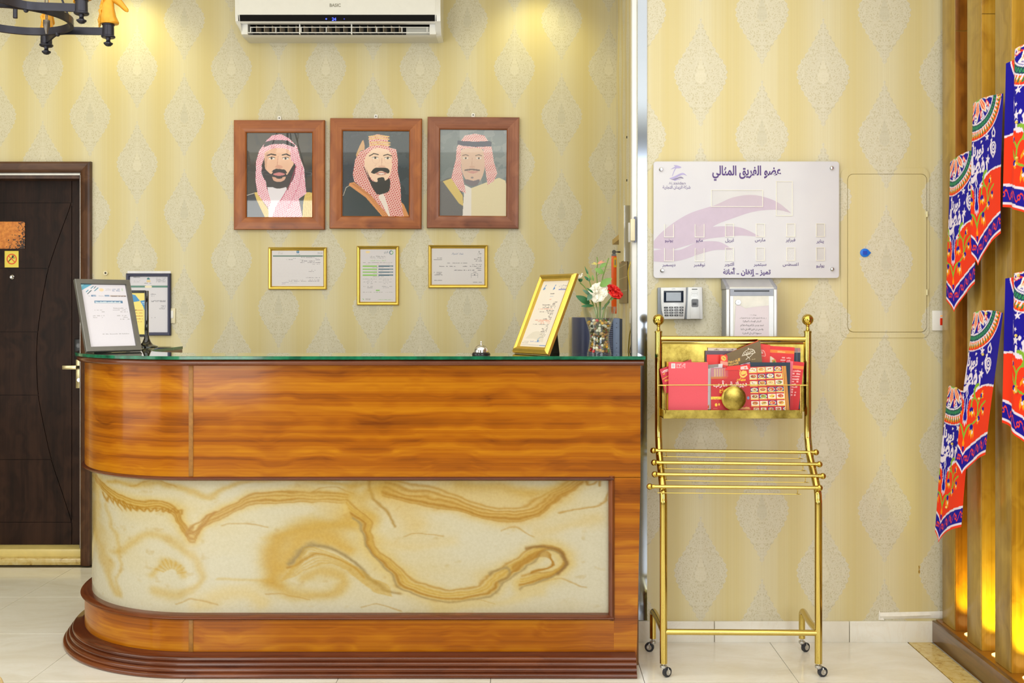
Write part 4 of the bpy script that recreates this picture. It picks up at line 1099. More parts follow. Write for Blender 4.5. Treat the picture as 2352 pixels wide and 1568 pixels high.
# ---- certificates
def cert_a():
    p = Pic(185, 195, 1895, 1395, 206, 145, (218, 213, 218))
    p.rect(1010, 195, 1088, 285, (40, 112, 156)); p.poly([(1049, 205), (1062, 240), (1049, 262), (1036, 240)], (214, 232, 240))
    p.text('2030', 1780, 310, 86, (150, 152, 166)); p.rect(220, 355, 1870, 398, (84, 118, 106))
    p.scrib(980, 1120, 335, 20, (150, 150, 150)); p.scrib(400, 550, 250, 22, (180, 170, 170)); p.scrib(400, 550, 300, 22, (180, 170, 170))
    rows = [(425, 1160, 1590), (460, 890, 970), (465, 1620, 1740), (505, 670, 930), (512, 1110, 1270), (512, 1610, 1780), (550, 1175, 1600), (600, 1125, 1790), (655, 1490, 1790), (860, 1500, 1620), (905, 1410, 1580), (1115, 1280, 1780), (1190, 750, 1220), (1190, 1420, 1760), (1230, 750, 1760)]
    for y, a, b in rows: p.scrib(a, b, y, 26, (112, 108, 118), .75)
    for y in range(470, 1100, 46): p.scrib(320, 1600, y, 14, (206, 198, 204), .5)
    p.line([(520, 1275), (600, 1280), (660, 1262), (740, 1275)], 9, (120, 112, 140)); p.line([(520, 1335), (560, 1310), (600, 1330), (630, 1305)], 9, (150, 110, 150))
    p.scrib(800, 1030, 1290, 22, (150, 150, 156))
    return p
def cert_b():
    p = Pic(170, 165, 1055, 1445, 140, 200, (216, 211, 216))
    p.ell(360, 232, 55, 28, (240, 214, 160)); p.ell(948, 245, 50, 50, (60, 110, 130)); p.ell(948, 245, 50, 50, (120, 186, 110), a=.0); p.poly([(948, 195), (1000, 195), (1000, 295), (948, 295)], (110, 180, 110), .0)
    d = np.hypot(p.X - 948, p.Y - 245); p.paint((d < 50) & (p.X > 948), (112, 180, 104)); p.paint(d < 33, (216, 211, 216))
    p.text('بلدي', 825, 245, 66, (86, 110, 128)); p.scrib(765, 885, 270, 16, (130, 140, 150))
    p.text('رخصة نشاط تجاري', 615, 352, 52, (96, 96, 106)); p.text('Commercial Activity License', 612, 388, 34, (96, 96, 106), width=380)
    p.text('الزيدان للوحدات السكنية', 610, 450, 44, (140, 200, 110), width=390)
    p.scrib(235, 990, 493, 20, (150, 146, 150)); p.scrib(320, 400, 528, 16, (220, 130, 140)); p.scrib(580, 650, 528, 16, (220, 130, 140)); p.scrib(830, 910, 528, 16, (150, 146, 150))
    for y in (577, 650, 722, 796):
        p.rect(228, y - 15, 592, y + 15, (134, 196, 84)); p.rect(628, y - 15, 992, y + 15, (70, 104, 124)); p.scrib(480, 760, y + 36, 14, (150, 146, 150)); p.scrib(900, 985, y + 6, 14, (200, 212, 220))
    for y in (893, 965, 1070): p.scrib(235, 585, y, 18, (150, 148, 154)); p.scrib(632, 985, y, 18, (150, 148, 154))
    for y in (925, 1002, 1102): p.scrib(345, 480, y, 18, (140, 138, 146)); p.scrib(740, 880, y, 18, (140, 138, 146))
    p.rect(540, 1040, 680, 1145, (216, 211, 216)); p.rect(562, 1152, 658, 1178, (128, 192, 84))
    p.scrib(235, 985, 1214, 20, (156, 152, 156)); p.scrib(600, 990, 1392, 16, (150, 190, 140)); p.text('199040', 350, 1400, 50, (140, 140, 140)); p.poly([(232, 1360), (258, 1378), (262, 1396), (236, 1390)], (110, 180, 90))
    return p
def cert_c():
    p = Pic(1685, 118, 2198, 476, 202, 141, (218, 213, 216))
    p.text('شهادة اشتراك', 1935, 178, 26, (110, 122, 160), width=118)
    p.poly([(2147, 140), (2153, 158), (2141, 158)], (110, 110, 116)); p.scrib(2130, 2168, 172, 8, (90, 90, 100)); p.scrib(2134, 2160, 186, 5, (140, 140, 146))
    for y, a, b in ((214, 1704, 1786), (230, 1704, 1786), (210, 2122, 2174), (224, 2090, 2174), (242, 2110, 2174), (264, 1838, 2040), (280, 2080, 2174), (296, 1752, 1916), (296, 1988, 2174), (314, 2090, 2174), (334, 1896, 2174), (352, 2090, 2120), (356, 1706, 1786), (370, 1722, 1780), (382, 1704, 1790), (436, 1710, 1786), (453, 2078, 2130), (453, 2140, 2174)): p.scrib(a, b, y, 9, (112, 110, 118))
    for a in (366, 384, 408): p.line([(2070, a), (2134, a)], 2, (130, 130, 140))
    for a in (2070, 2134): p.line([(a, 366), (a, 408)], 2, (130, 130, 140))
    p.poly([(2102, 370), (2110, 382), (2094, 382)], (110, 110, 120)); p.line([(1690, 466), (2190, 466)], 1.6, (206, 200, 206))
    return p
gp = [(0.0, 0.001), (0.0, 0.012), (0.25, 0.018), (0.6, 0.016), (1.0, 0.007), (1.0, 0.001)]
for bx, fn, lab in (((615.5, 567.5, 749.5, 664.5), cert_a, 'gold framed landscape certificate with a dark green line, left of three'),
                    ((819, 564.5, 915.5, 700.5), cert_b, 'gold framed upright certificate with green and blue bars, middle of three'),
                    ((983.5, 562.5, 1120, 661), cert_c, 'gold framed landscape certificate with plain white sheet, right of three')):
    cx_, cz_, w_, h_ = pbox(*bx, 5.98)
    t_ = thing('certificate', lab, 'certificate', (cx_, DB, cz_), None, 'gold framed certificates below the portraits')
    frame_rails(w_, h_, 0.0195, gp, M_gold, t_)
    MB().box(-w_ / 2 + 0.01, w_ / 2 - 0.01, -0.005, -0.001, -h_ / 2 + 0.01, h_ / 2 - 0.01).build('backing_board', _M['fibreboard'], t_, local=True)
    fn().build('certificate_print', M_paper, t_, flat(-w_ / 2 + .0185, -h_ / 2 + .0185, w_ / 2 - .0185, h_ / 2 - .0185, -0.0075))

# ---- letter in a navy frame behind the desk's left end
def letter_print():
    p = Pic(1035, 235, 1590, 1075, 150, 226, (218, 215, 224))
    p.rect(1040, 370, 1590, 402, (96, 140, 128)); p.spoly([(1250, 386), (1275, 372), (1340, 372), (1358, 388), (1340, 404), (1270, 404)], (236, 226, 196))
    p.spoly([(1282, 272), (1305, 250), (1330, 272), (1318, 282), (1294, 282)], (70, 128, 132)); p.spoly([(1284, 290), (1330, 290), (1336, 318), (1308, 324), (1280, 316)], (226, 204, 150))
    p.scrib(1245, 1362, 338, 14, (140, 140, 150)); p.scrib(1060, 1185, 250, 14, (120, 120, 130))
    for y in (262, 282, 302, 318): p.scrib(1420, 1560, y, 13, (146, 146, 156))
    for y in (300, 318): p.scrib(1090, 1190, y, 12, (170, 168, 176))
    for y, a, b in ((502, 1340, 1418), (530, 1345, 1395), (600, 1345, 1560), (614, 1350, 1560), (676, 1490, 1560), (694, 1480, 1560), (710, 1460, 1560), (724, 1465, 1560), (855, 1350, 1410)): p.scrib(a, b, y, 13, (130, 130, 142))
    return p
cx_, cz_, w_, h_ = pbox(289, 627.5, 391, 770.5, 5.98)
t_ = thing('framed_letter', 'official letter in a dark navy frame on the wall left of the desk', 'framed letter', (cx_, DB, cz_))
M_navy = pm('navy_frame', (44, 46, 78), 0.35, 0, 0.1)
frame_rails(w_, h_, 0.0185, [(0.0, 0.001), (0.0, 0.018), (0.2, 0.022), (0.8, 0.020), (1.0, 0.010), (1.0, 0.001)], M_navy, t_)
MB().box(-w_ / 2 + 0.01, w_ / 2 - 0.01, -0.005, -0.001, -h_ / 2 + 0.01, h_ / 2 - 0.01).build('backing_board', _M['fibreboard'], t_, local=True)
letter_print().build('letter_sheet', M_paper, t_, flat(-w_ / 2 + .0175, -h_ / 2 + .0175, w_ / 2 - .0175, h_ / 2 - .0175, -0.008))
t2 = thing('loose_sheet', 'white sheet of paper tucked behind the navy framed letter, showing above it', 'paper', (cx_, DB, cz_ + h_ / 2))
MB().box(-w_ / 2 + 0.002, w_ / 2 - 0.004, -0.0009, -0.0002, -0.05, 0.0135).build('sheet', pm('white_paper', (238, 236, 242), 0.6), t2, local=True)

# ---- frame leaning on the desk, left
def leaning(name, lab, cat, BL, w, h, yaw, lean, rw, prof, m, pic, pm_, y_print, easel, grp=None):
    a, l = math.radians(yaw), math.radians(lean)
    t_ = thing(name, lab, cat, BL, None, grp)
    t_.rotation_euler = (Matrix.Rotation(a, 3, 'Z') @ Matrix.Rotation(-l, 3, 'X')).to_euler()
    holder = MB()
    hw, hh = w / 2, h / 2
    cor = [(0, 0), (w, 0), (w, h), (0, h)]; sg = [(1, 1), (-1, 1), (-1, -1), (1, -1)]
    for i in range(4):
        j = (i + 1) % 4
        ra = [(cor[i][0] + sg[i][0] * s_ * rw, -d, cor[i][1] + sg[i][1] * s_ * rw) for s_, d in prof]
        rb = [(cor[j][0] + sg[j][0] * s_ * rw, -d, cor[j][1] + sg[j][1] * s_ * rw) for s_, d in prof]
        MB().loft([ra, rb]).build('frame_rail', m, t_, local=True, angle=25)
    MB().box(0.008, w - 0.008, -0.006, 0.0, 0.008, h - 0.008).build('backing_board', _M['black_plastic'], t_, local=True)
    pic.build('sheet_print', pm_, t_, flat(rw - .001, rw - .001, w - rw + .001, h - rw + .001, y_print))
    # strut at the back, reaching the desk top
    zl_ = h * 0.62; L = zl_ * math.sin(l) / max(math.sin(l + 0.5), .1)
    fz = zl_ * math.cos(0.0)
    st_end_y = 0.0; st_end_z = 0.0
    # foot on the desk: point in local frame whose world height is 0 -> z = -y*tan(lean) ... solved for y = 0.13
    fy = 0.10; fzz = -fy * math.tan(l) * -1 if False else fy * math.tan(l)
    MB().add([(w * .4, 0.002, zl_), (w * .6, 0.002, zl_), (w * .66, fy, fzz), (w * .34, fy, fzz), (w * .4, 0.005, zl_), (w * .6, 0.005, zl_), (w * .66, fy + .003, fzz), (w * .34, fy + .003, fzz)],
             [(0, 1, 2, 3), (7, 6, 5, 4), (0, 4, 5, 1), (1, 5, 6, 2), (2, 6, 7, 3), (3, 7, 4, 0)]).build('easel_strut', M_black, t_, local=True, smooth=False)
    return t_
def grey_sheet():
    p = Pic(0, 0, 690, 940, 166, 226, (226, 222, 234))
    p.poly([(0, 0), (180, 0), (0, 95)], (120, 190, 214)); p.poly([(60, 0), (180, 0), (0, 95), (0, 60)], (86, 160, 196), .6); p.poly([(0, 40), (60, 0), (0, 0)], (166, 214, 230), .8)
    for a, b, c in (((150, 62), (190, 30), (70, 142, 170)), ((68, 118), (104, 88), (70, 142, 170)), ((85, 145), (150, 92), (84, 106, 116)), ((200, 98), (258, 52), (70, 142, 170)), ((196, 60), (228, 32), (120, 130, 140))): p.line([a, b], 12, c)
    p.ell(305, 82, 36, 24, (246, 214, 176)); p.text('2030', 410, 92, 44, (190, 186, 196)); p.scrib(470, 590, 75, 22, (150, 160, 190)); p.scrib(470, 590, 98, 22, (150, 160, 190)); p.ell(630, 75, 9, 22, (190, 214, 190))
    for x in (135, 340): p.rect(x, 160, x + 72, 184, (96, 130, 172)); p.scrib(x + 6, x + 66, 178, 14, (220, 226, 238))
    p.rect(424, 164, 676, 186, (176, 162, 158)); p.scrib(428, 672, 183, 18, (110, 100, 104)); p.scrib(70, 125, 178, 12, (180, 180, 190)); p.scrib(250, 330, 178, 12, (180, 180, 190))
    p.rect(168, 248, 606, 286, (92, 132, 170)); p.scrib(180, 596, 276, 26, (220, 230, 240), .9, .1)
    for y, a, b in ((365, 440, 650), (392, 430, 630), (420, 540, 660), (392, 150, 280), (420, 205, 300), (478, 480, 640), (505, 555, 640), (532, 520, 665), (478, 110, 285), (505, 110, 290), (755, 210, 620)): p.scrib(a, b, y, 17, (176, 172, 182))
    return p
leaning('desk_frame', 'grey framed notice leaning back on the left end of the glass desk top', 'picture frame', (-1.872, 4.475, ZT + 0.0005), 0.243, 0.334, 45, 21.7, 0.0235,
        [(0.0, 0.0), (0.0, 0.016), (0.08, 0.019), (0.9, 0.019), (1.0, 0.013), (1.0, 0.0)], pm('grey_frame_metal', (112, 110, 106), 0.3, 0.5, 0.05), grey_sheet(), M_paper, -0.011, True)
def gold_sheet():
    p = Pic(0, 0, 420, 640, 140, 214, (222, 212, 200))
    for x, s_ in ((52, 1.0), (205, .8), (205, .8)):
        y0 = 60
        p.spoly([(x - 14 * s_, y0 + 20), (x + 6 * s_, y0 - 20), (x + 20 * s_, y0 - 16), (x + 4 * s_, y0), (x + 22 * s_, y0 + 16), (x - 6 * s_, y0 + 30)], (84, 130, 190), .85)
    p.spoly([(232, 560), (262, 540), (270, 548), (256, 566), (272, 580), (244, 590)], (84, 130, 190), .9)
    p.text('مجموعة الزيدان', 350, 55, 26, (120, 120, 140)); p.rect(282, 84, 414, 91, (110, 116, 176)); p.scrib(300, 410, 76, 12, (130, 130, 150))
    p.scrib(180, 240, 128, 14, (110, 104, 104)); p.scrib(186, 240, 154, 12, (176, 180, 200)); p.scrib(196, 226, 182, 10, (226, 140, 120))
    y = 210
    for k in range(26):
        wd = (52, 60, 210, 196, 214, 250, 120, 236, 90, 46, 60, 44, 120, 240, 190, 150, 250, 40, 50, 86, 70, 110, 92, 100, 60, 80)[k]
        col = (214, 128, 104) if k in (5, 13, 14, 15) else (118, 110, 108)
        p.scrib(330 - wd, 330, y, 11, col); y += 13.4
    p.spoly([(40, 560), (120, 500), (220, 490), (300, 520), (330, 590), (260, 575), (160, 560)], (206, 196, 180), .7)
    p.text('الزيدان للوحدات السكنية', 210, 590, 18, (120, 140, 196), width=160); p.rect(296, 616, 400, 624, (70, 120, 190)); p.rect(10, 617, 290, 620, (150, 156, 176)); p.scrib(20, 110, 590, 9, (150, 146, 146)); p.scrib(20, 110, 604, 9, (150, 146, 146))
    return p
wq, aq = 0.249, math.radians(-55)
BRx, BRy = 0.089, 4.25
leaning('desk_frame', 'broad gold framed list leaning back on the right of the glass desk top', 'picture frame', (BRx - wq * math.cos(aq), BRy - wq * math.sin(aq), ZT + 0.0005), wq, 0.36, -55, 24.3, 0.030,
        [(0.0, 0.0), (0.0, 0.012), (0.15, 0.020), (0.45, 0.024), (0.8, 0.018), (0.9, 0.018), (1.0, 0.009), (1.0, 0.0)], M_gold, gold_sheet(), M_paper, -0.008, True)

# ---- small menu stand on the left return of the desk
sx_, sy_ = PX(342, 5.2), 5.17
t_ = thing('menu_stand', 'small black table stand holding a yellow and blue card, behind the grey frame', 'menu stand', (sx_, sy_, ZT + 0.0003))
MB().lathe([(0.001, 0), (0.052, 0), (0.053, 0.004), (0.045, 0.007), (0.030, 0.012), (0.020, 0.024), (0.013, 0.042), (0.010, 0.058), (0.001, 0.058)]).build('base', pm('gloss_black', (14, 14, 18), 0.08, 0, 0.1, coat=0.5), t_, local=True)
MB().box(-0.0085, 0.0085, -0.008, 0.008, 0.05, 0.275).build('pole', _M['gloss_black'], t_, local=True, bevel=0.002)
for z0, z1 in ((0.05, 0.062), (0.264, 0.277)): MB().box(-0.185, -0.006, -0.006, 0.006, z0, z1).build('card_frame', M_black, t_, local=True, bevel=0.001)
MB().box(-0.185, -0.174, -0.006, 0.006, 0.06, 0.266).build('card_frame', M_black, t_, local=True, bevel=0.001)
p = Pic(0, 0, 165, 204, 110, 136, (232, 214, 120))
p.poly([(80, 0), (120, 12), (142, 40), (96, 48), (60, 30)], (70, 140, 190)); p.poly([(142, 40), (165, 36), (165, 92), (158, 70)], (70, 140, 190)); p.poly([(0, 0), (70, 0), (60, 60), (0, 70)], (70, 140, 190))
p.scrib(146, 164, 48, 5, (230, 236, 240)); p.scrib(148, 164, 56, 5, (230, 236, 240))
for k in range(5): p.scrib(105, 155, 86 + k * 14, 5, (196, 120, 60)); p.scrib(105, 125, 86 + k * 14, 6, (110, 80, 40))
p.build('card', M_paper, t_, flat(-0.176, 0.061, -0.008, 0.265, -0.003))

# ------------------------------------------------------------------ air conditioner
cxa, _, wa, _ = pbox(536, 0, 1011, 90, 5.77)
za = 2.955                     # underside near the wall
ac = thing('air_conditioner', 'white wall air conditioner with open louvre above the portraits', 'air conditioner', (cxa, DB, za))
hA = wa / 2
zb_ = lambda py, D=5.76: PZ(py, D) - za
M_acw = pm('ac_white', (236, 236, 236), 0.28, 0, 0.015, coat=0.3)
M_acg = pm('ac_shade', (214, 212, 204), 0.4, 0, 0.02)
zs0, zs1 = zb_(49, 5.79), zb_(34, 5.785)            # dark strip
zo0, zo1 = 0.007, zb_(53, 5.80)            # outlet
sec = [(0.0, 0.0), (-0.11, 0.0), (-0.145, 0.001), (-0.156, zo0), (-0.176, 0.024), (-0.198, zo1), (-0.210, zs0), (-0.217, zs1), (-0.222, 0.24), (-0.19, 0.285), (0.0, 0.285)]
for sgn in (-1, 1):
    x0, x1 = (-hA, -hA + 0.03) if sgn < 0 else (hA - 0.03, hA)
    r0 = [(x0, y, z) for y, z in sec]; r1 = [(x1, y, z) for y, z in sec]
    if sgn < 0: r0 = [(x0, y * 0.97, 0.14 + (z - 0.14) * (0.96 if z > 0.05 else 0.90)) for y, z in sec]; r0 = [(x0 + (0.020 if z < 0.05 else 0.004), y, z) for (x, y, z) in r0]
    else: r1 = [(x1, y * 0.97, 0.14 + (z - 0.14) * 0.97) for y, z in sec]
    MB().loft([r0, r1]).build('end_cap', M_acw, ac, local=True, angle=40)
xi = hA - 0.028
MB().prismx([(0, 0), (-0.11, 0), (-0.145, 0.001), (-0.156, zo0), (-0.146, zo0 + 0.004), (-0.06, 0.022), (0, 0.022)], -xi, xi).build('bottom_tray', M_acg, ac, local=True, angle=40)
MB().prismx([(-0.19, zs0 + 0.001), (-0.210, zs0), (-0.199, zo1), (-0.17, zo1)], -xi, xi).build('outlet_lip', M_acw, ac, local=True, angle=30)
MB().prismx([(-0.2095, zs0 + 0.001), (-0.2155, zs1 - 0.001), (-0.18, zs1), (-0.18, zs0)], -xi - 0.006, xi + 0.006).build('display_strip', pm('smoked_plastic', (14, 11, 11), 0.5, 0, 0.1, spec=0.1), ac, local=True)
MB().prismx([(-0.20, zs1), (-0.218, zs1), (-0.222, 0.24), (-0.192, 0.284), (0, 0.284), (0, 0.27), (-0.18, 0.25)], -xi, xi).build('front_panel', M_acw, ac, local=True, angle=30)
MB().box(-xi, xi, -0.06, 0.0, 0.005, 0.28).build('back_plate', pm('ac_dark', (20, 18, 18), 0.6), ac, local=True)
MB().box(-xi, -xi + 0.035, -0.172, -0.06, zo0, zo1 + .01).box(xi - 0.035, xi, -0.172, -0.06, zo0, zo1 + .01).build('outlet_cheek', M_acw, ac, local=True)
for i in range(22):
    x = -xi + 0.075 + i * (2 * xi - 0.15) / 21
    if i > 18: continue
    MB().add([(x, -0.15, zo0 + 0.02), (x + 0.012, -0.09, zo0 + 0.02), (x + 0.012, -0.09, zo1), (x, -0.15, zo1), (x + 0.003, -0.15, zo0 + 0.02), (x + 0.015, -0.09, zo0 + 0.02), (x + 0.015, -0.09, zo1), (x + 0.003, -0.15, zo1)],
             [(0, 1, 2, 3), (7, 6, 5, 4), (0, 4, 5, 1), (2, 6, 7, 3), (0, 3, 7, 4), (1, 5, 6, 2)]).build('vane', pm('ac_vane', (176, 160, 140), 0.5), ac, local=True, smooth=False)
MB().box(xi - 0.17, xi - 0.035, -0.12, -0.07, zo0 + 0.01, zo1).build('motor_cover', M_acg, ac, local=True)
fl_ = MB().box(-xi + 0.036, xi - 0.036, -0.172, -0.1685, zo0 + 0.007, zo0 + 0.0115).box(-xi + 0.05, xi - 0.04, -0.180, -0.177, zo0 + 0.035, zo0 + 0.0385)
for i in range(8):
    x = -xi + 0.05 + i * (2 * xi - 0.1) / 7; fl_.box(x, x + 0.004, -0.178, -0.1695, zo0 + 0.009, zo0 + 0.038)
fl_.build('louvre_flap', M_acw, ac, local=True)
for x in (-0.06, -0.0): pass
for pxb in (683, 803): 
    xb = PX(pxb, 5.78) - cxa; MB().box(xb, xb + 0.006, -0.176, -0.16, zo0, zo1).build('louvre_hinge', M_acw, ac, local=True)
letters('BASIC', PX(769, 5.77) - cxa, zb_(13), 0.024, -0.2205, 'maker_lettering', pm('badge_grey', (150, 148, 144), 0.3, 0.6), ac, bold=0.03, width=0.062)
M_led = pm('blue_led', (60, 70, 255), 0.4, emit=(60, 80, 255), emits=3)
letters('24', PX(766, 5.77) - cxa, zb_(44.5), 0.024, -0.2142, 'display_digits', M_led, ac, bold=0.01)
for pxd in (748, 789.5): MB().lathe([(0.001, 0), (0.004, 0), (0.001, 0.0005)], (PX(pxd, 5.77) - cxa, -0.2135, zb_(40.5)), 12, 'y').build('display_dot', M_led if pxd < 760 else pm('blue_led_dim', (30, 34, 120), 0.4, emit=(30, 40, 160), emits=0.6), ac, local=True)

# ------------------------------------------------------------------ acrylic staff board
DBd = 4.60
bx0, bx1, bz0, bz1 = PX(1501, DBd), PX(1927.5, DBd), PZ(638.5, DBd), PZ(370.5, DBd)
bcx, bcz = (bx0 + bx1) / 2, (bz0 + bz1) / 2
bd = thing('staff_board', 'white acrylic staff board with purple Arabic heading and twelve small month pockets', 'board', (bcx, DR, bcz))
U = lambda px: PX(px, DBd) - bcx
W = lambda py: PZ(py, DBd) - bcz
def acr():
    t = NT('white_acrylic'); nz = t.noise(t.obj(), 5, 2)
    t.set(color=t.ramp(nz, [(0.3, lin4((204, 202, 210))), (0.7, lin4((210, 208, 214)))]), rough=0.35, coat=0.12, coatr=0.1); return t.m
MB().prism(rrect(bx0 - bcx, bz0 - bcz, bx1 - bcx, bz1 - bcz, 0.013, 6), -0.020, -0.015).build('acrylic_sheet', acr(), bd, local=True, bevel=0.001, seg=1)
yb = -0.0203
M_sw1 = pm('mauve_print', (190, 172, 192), 0.3, 0, 0.03); M_pur = pm('purple_print', (66, 14, 112), 0.35, 0, 0.05)
def curve_poly(top, bot, ext=8):
    a = [(p.x, p.y) for p in smooth_path([(x, y, 0) for x, y in top], ext)]; b = [(p.x, p.y) for p in smooth_path([(x, y, 0) for x, y in bot], ext)]
    return a, b
def swoosh(top, bot, name, yy):
    a, b = curve_poly(top, bot); n = len(a)
    m = MB(); m.add([(max(U(1480 + x / 4.9), bx0 - bcx + 0.0012), yy, W(350 + y / 4.9)) for x, y in a + b], [(i, i + 1, n + i + 1, n + i) for i in range(n - 1)])
    return m.build(name, M_sw1, bd, local=True, smooth=False)
swoosh([(106, 1100), (106, 1000), (250, 850), (500, 690), (800, 590), (1000, 505), (1240, 480), (1480, 550), (1650, 680)], [(106, 1110), (106, 1080), (300, 1090), (560, 1010), (780, 830), (1000, 740), (1240, 665), (1480, 645), (1650, 682)], 'printed_swoosh', yb)
swoosh([(300, 1000), (500, 920), (700, 850), (900, 830), (1100, 850), (1300, 945)], [(300, 1100), (500, 1040), (700, 975), (900, 950), (1100, 935), (1300, 950)], 'printed_swoosh', yb - 0.0001)
swoosh([(106, 1102), (220, 1090), (400, 1095), (600, 1010), (800, 1000), (900, 1030), (990, 1092)], [(106, 1225), (250, 1232), (420, 1210), (600, 1150), (780, 1100), (900, 1095), (990, 1094)], 'printed_swoosh', yb - 0.0002)
# heading, slogan, company, months
letters('عضو الفريق المثالي', U(1715), W(402), 0.056, yb - 0.0004, 'heading', M_pur, bd, bold=0.028, width=U(1794) - U(1636))
letters('تميز .. إتقان .. أمانة', U(1715.5), W(629.5), 0.030, yb - 0.0004, 'slogan', M_pur, bd, bold=0.03, width=U(1770) - U(1661))
M_grey = pm('grey_print', (150, 142, 170), 0.4, 0, 0.04)
letters('AL', U(1541), W(423.5), 0.0165, yb - 0.0004, 'company_name', M_grey, bd)
letters('zaidan', U(1561), W(423.5), 0.0165, yb - 0.0004, 'company_name', M_grey, bd, bold=0.02, width=U(1576) - U(1547))
letters('شركة الزيدان التجارية', U(1554), W(433), 0.0185, yb - 0.0004, 'company_line', pm('dark_lilac_print', (110, 92, 150), 0.4), bd, bold=0.012, width=U(1586) - U(1522))
months = [['يونيو', 'مايو', 'ابريل', 'مارس', 'فبراير', 'يناير'], ['ديسمبر', 'نوفمبر', 'اكتوبر', 'سبتمبر', 'اغسطس', 'يوليو']]
pxm = [1536.5, 1606.5, 1675.5, 1746, 1816, 1884]
for r in range(2):
    for c in range(6):
        py = (555, 555, 555, 554, 554, 557)[c] if r == 0 else (611, 611, 610, 610, 610, 613)[c]
        letters(months[r][c], U(pxm[c]), W(py), 0.0195, yb - 0.0004, 'month_name', M_pur, bd, bold=0.012)
# emblem: a horse's head over waves
M_lil = pm('lilac_print', (170, 160, 206), 0.35); M_lil2 = pm('dark_grey_lilac', (134, 124, 156), 0.35)
def decal(pts, m, name='emblem', yy=yb - 0.0004, sm=True):
    if sm: pts = [(p.x, p.y) for p in smooth_path([(x, y, 0) for x, y in pts + [pts[0]]], 5)][:-1]
    poly = [(U(1480 + x / 4.9), W(350 + y / 4.9)) for x, y in pts]
    m_ = MB(); m_.add([(x, yy, z) for x, z in poly], [tuple(range(len(poly)))]); return m_.build(name, m, bd, local=True, smooth=False)
decal([(292, 192), (322, 172), (345, 160), (332, 145), (370, 146), (415, 166), (392, 178), (360, 180), (340, 210), (318, 262), (312, 262), (332, 205), (345, 178), (318, 184)], M_lil)
decal([(280, 292), (340, 268), (400, 238), (440, 232), (478, 262), (440, 250), (400, 262), (350, 290), (300, 300)], M_lil)
decal([(298, 306), (350, 292), (410, 272), (442, 294), (400, 290), (340, 306)], M_lil2)
decal([(322, 308), (370, 298), (412, 306), (396, 306), (370, 308), (344, 320)], M_lil)
# pockets: clear plastic sleeves with a thin lip
def thin_clear(name, tint, refl=0.06, spread=0.45):
    t = NT(name); t.t.nodes.remove(t.b)
    a = t.n('ShaderNodeBsdfTransparent'); g = t.n('ShaderNodeBsdfGlossy'); g.inputs['Roughness'].default_value = 0.03
    nz = t.noise(t.obj(), 6, 2); t.put(a.inputs['Color'], t.ramp(nz, [(0.3, lin4(tint)), (0.7, lin4(tuple(min(255, c + 3) for c in tint)))]))
    lw = t.n('ShaderNodeLayerWeight'); lw.inputs['Blend'].default_value = 0.25
    mx = t.n('ShaderNodeMixShader'); t.put(mx.inputs[0], t.math('MULTIPLY_ADD', lw.outputs['Facing'], spread, refl)); t.put(mx.inputs[1], a.outputs[0]); t.put(mx.inputs[2], g.outputs[0])
    t.put(t.out.inputs['Surface'], mx.outputs[0]); return t.m
M_clear = thin_clear('clear_plastic', (250, 249, 246), 0.015, 0.1); M_lip = pm('pocket_edge', (236, 230, 214), 0.25, 0, 0.02, coat=0.3)
def pocket(px0, py0, px1, py1, notch):
    x0, x1, z0, z1 = U(px0), U(px1), W(py1), W(py0); e = 0.0022
    top = [(x1, z1), (x0, z1)]
    if notch:
        cxn = (x0 + x1) / 2; top = [(x1, z1)] + [(cxn + 0.008 * math.cos(math.radians(t)), z1 - 0.008 * math.sin(math.radians(t))) for t in range(0, 181, 30)] + [(x0, z1)]
    fr = MB().box(x0, x1, -0.0235, -0.0203, z0, z0 + e).box(x0, x0 + e, -0.0235, -0.0203, z0 + e, z1).box(x1 - e, x1, -0.0235, -0.0203, z0 + e, z1)
    if not notch: fr.box(x0 + e, x1 - e, -0.0235, -0.0203, z1 - e * .7, z1)
    o = fr.build('pocket', M_lip, bd, local=True, smooth=False)
    MB().add([(x0 + e, -0.0228, z0 + e), (x1 - e, -0.0228, z0 + e)] + [(min(max(a, x0 + e), x1 - e), -0.0228, b - e) for a, b in top], [tuple(range(2 + len(top)))]).build('clear_front', M_clear, o, local=True, smooth=False)
for r, (ya, yb_) in enumerate(((514.5, 545), (569.5, 600))):
    for c in range(6):
        h = (0, 0, -.8, -1.2, -1.5, -1.5)[c]
        pocket(pxm[c] - 11 + (1 if c > 1 else 0), ya + h, pxm[c] + 11 - (1 if c > 1 else 0), yb_ + h, c < 2)
pocket(1633, 436, 1752, 475, False); pocket(1782, 416, 1820, 495.5, False)
for px, py in ((1518, 389), (1910, 386), (1520.5, 621), (1911, 618)):
    MB().lathe([(0.001, 0), (0.0085, 0), (0.0085, 0.007), (0.006, 0.010), (0.001, 0.0105)], (U(px), -0.020, W(py)), 18, 'y').lathe([(0.001, 0), (0.005, 0), (0.005, 0.016), (0.001, 0.016)], (U(px), 0, W(py)), 12, 'y').build('standoff', M_chrome, bd, local=True)

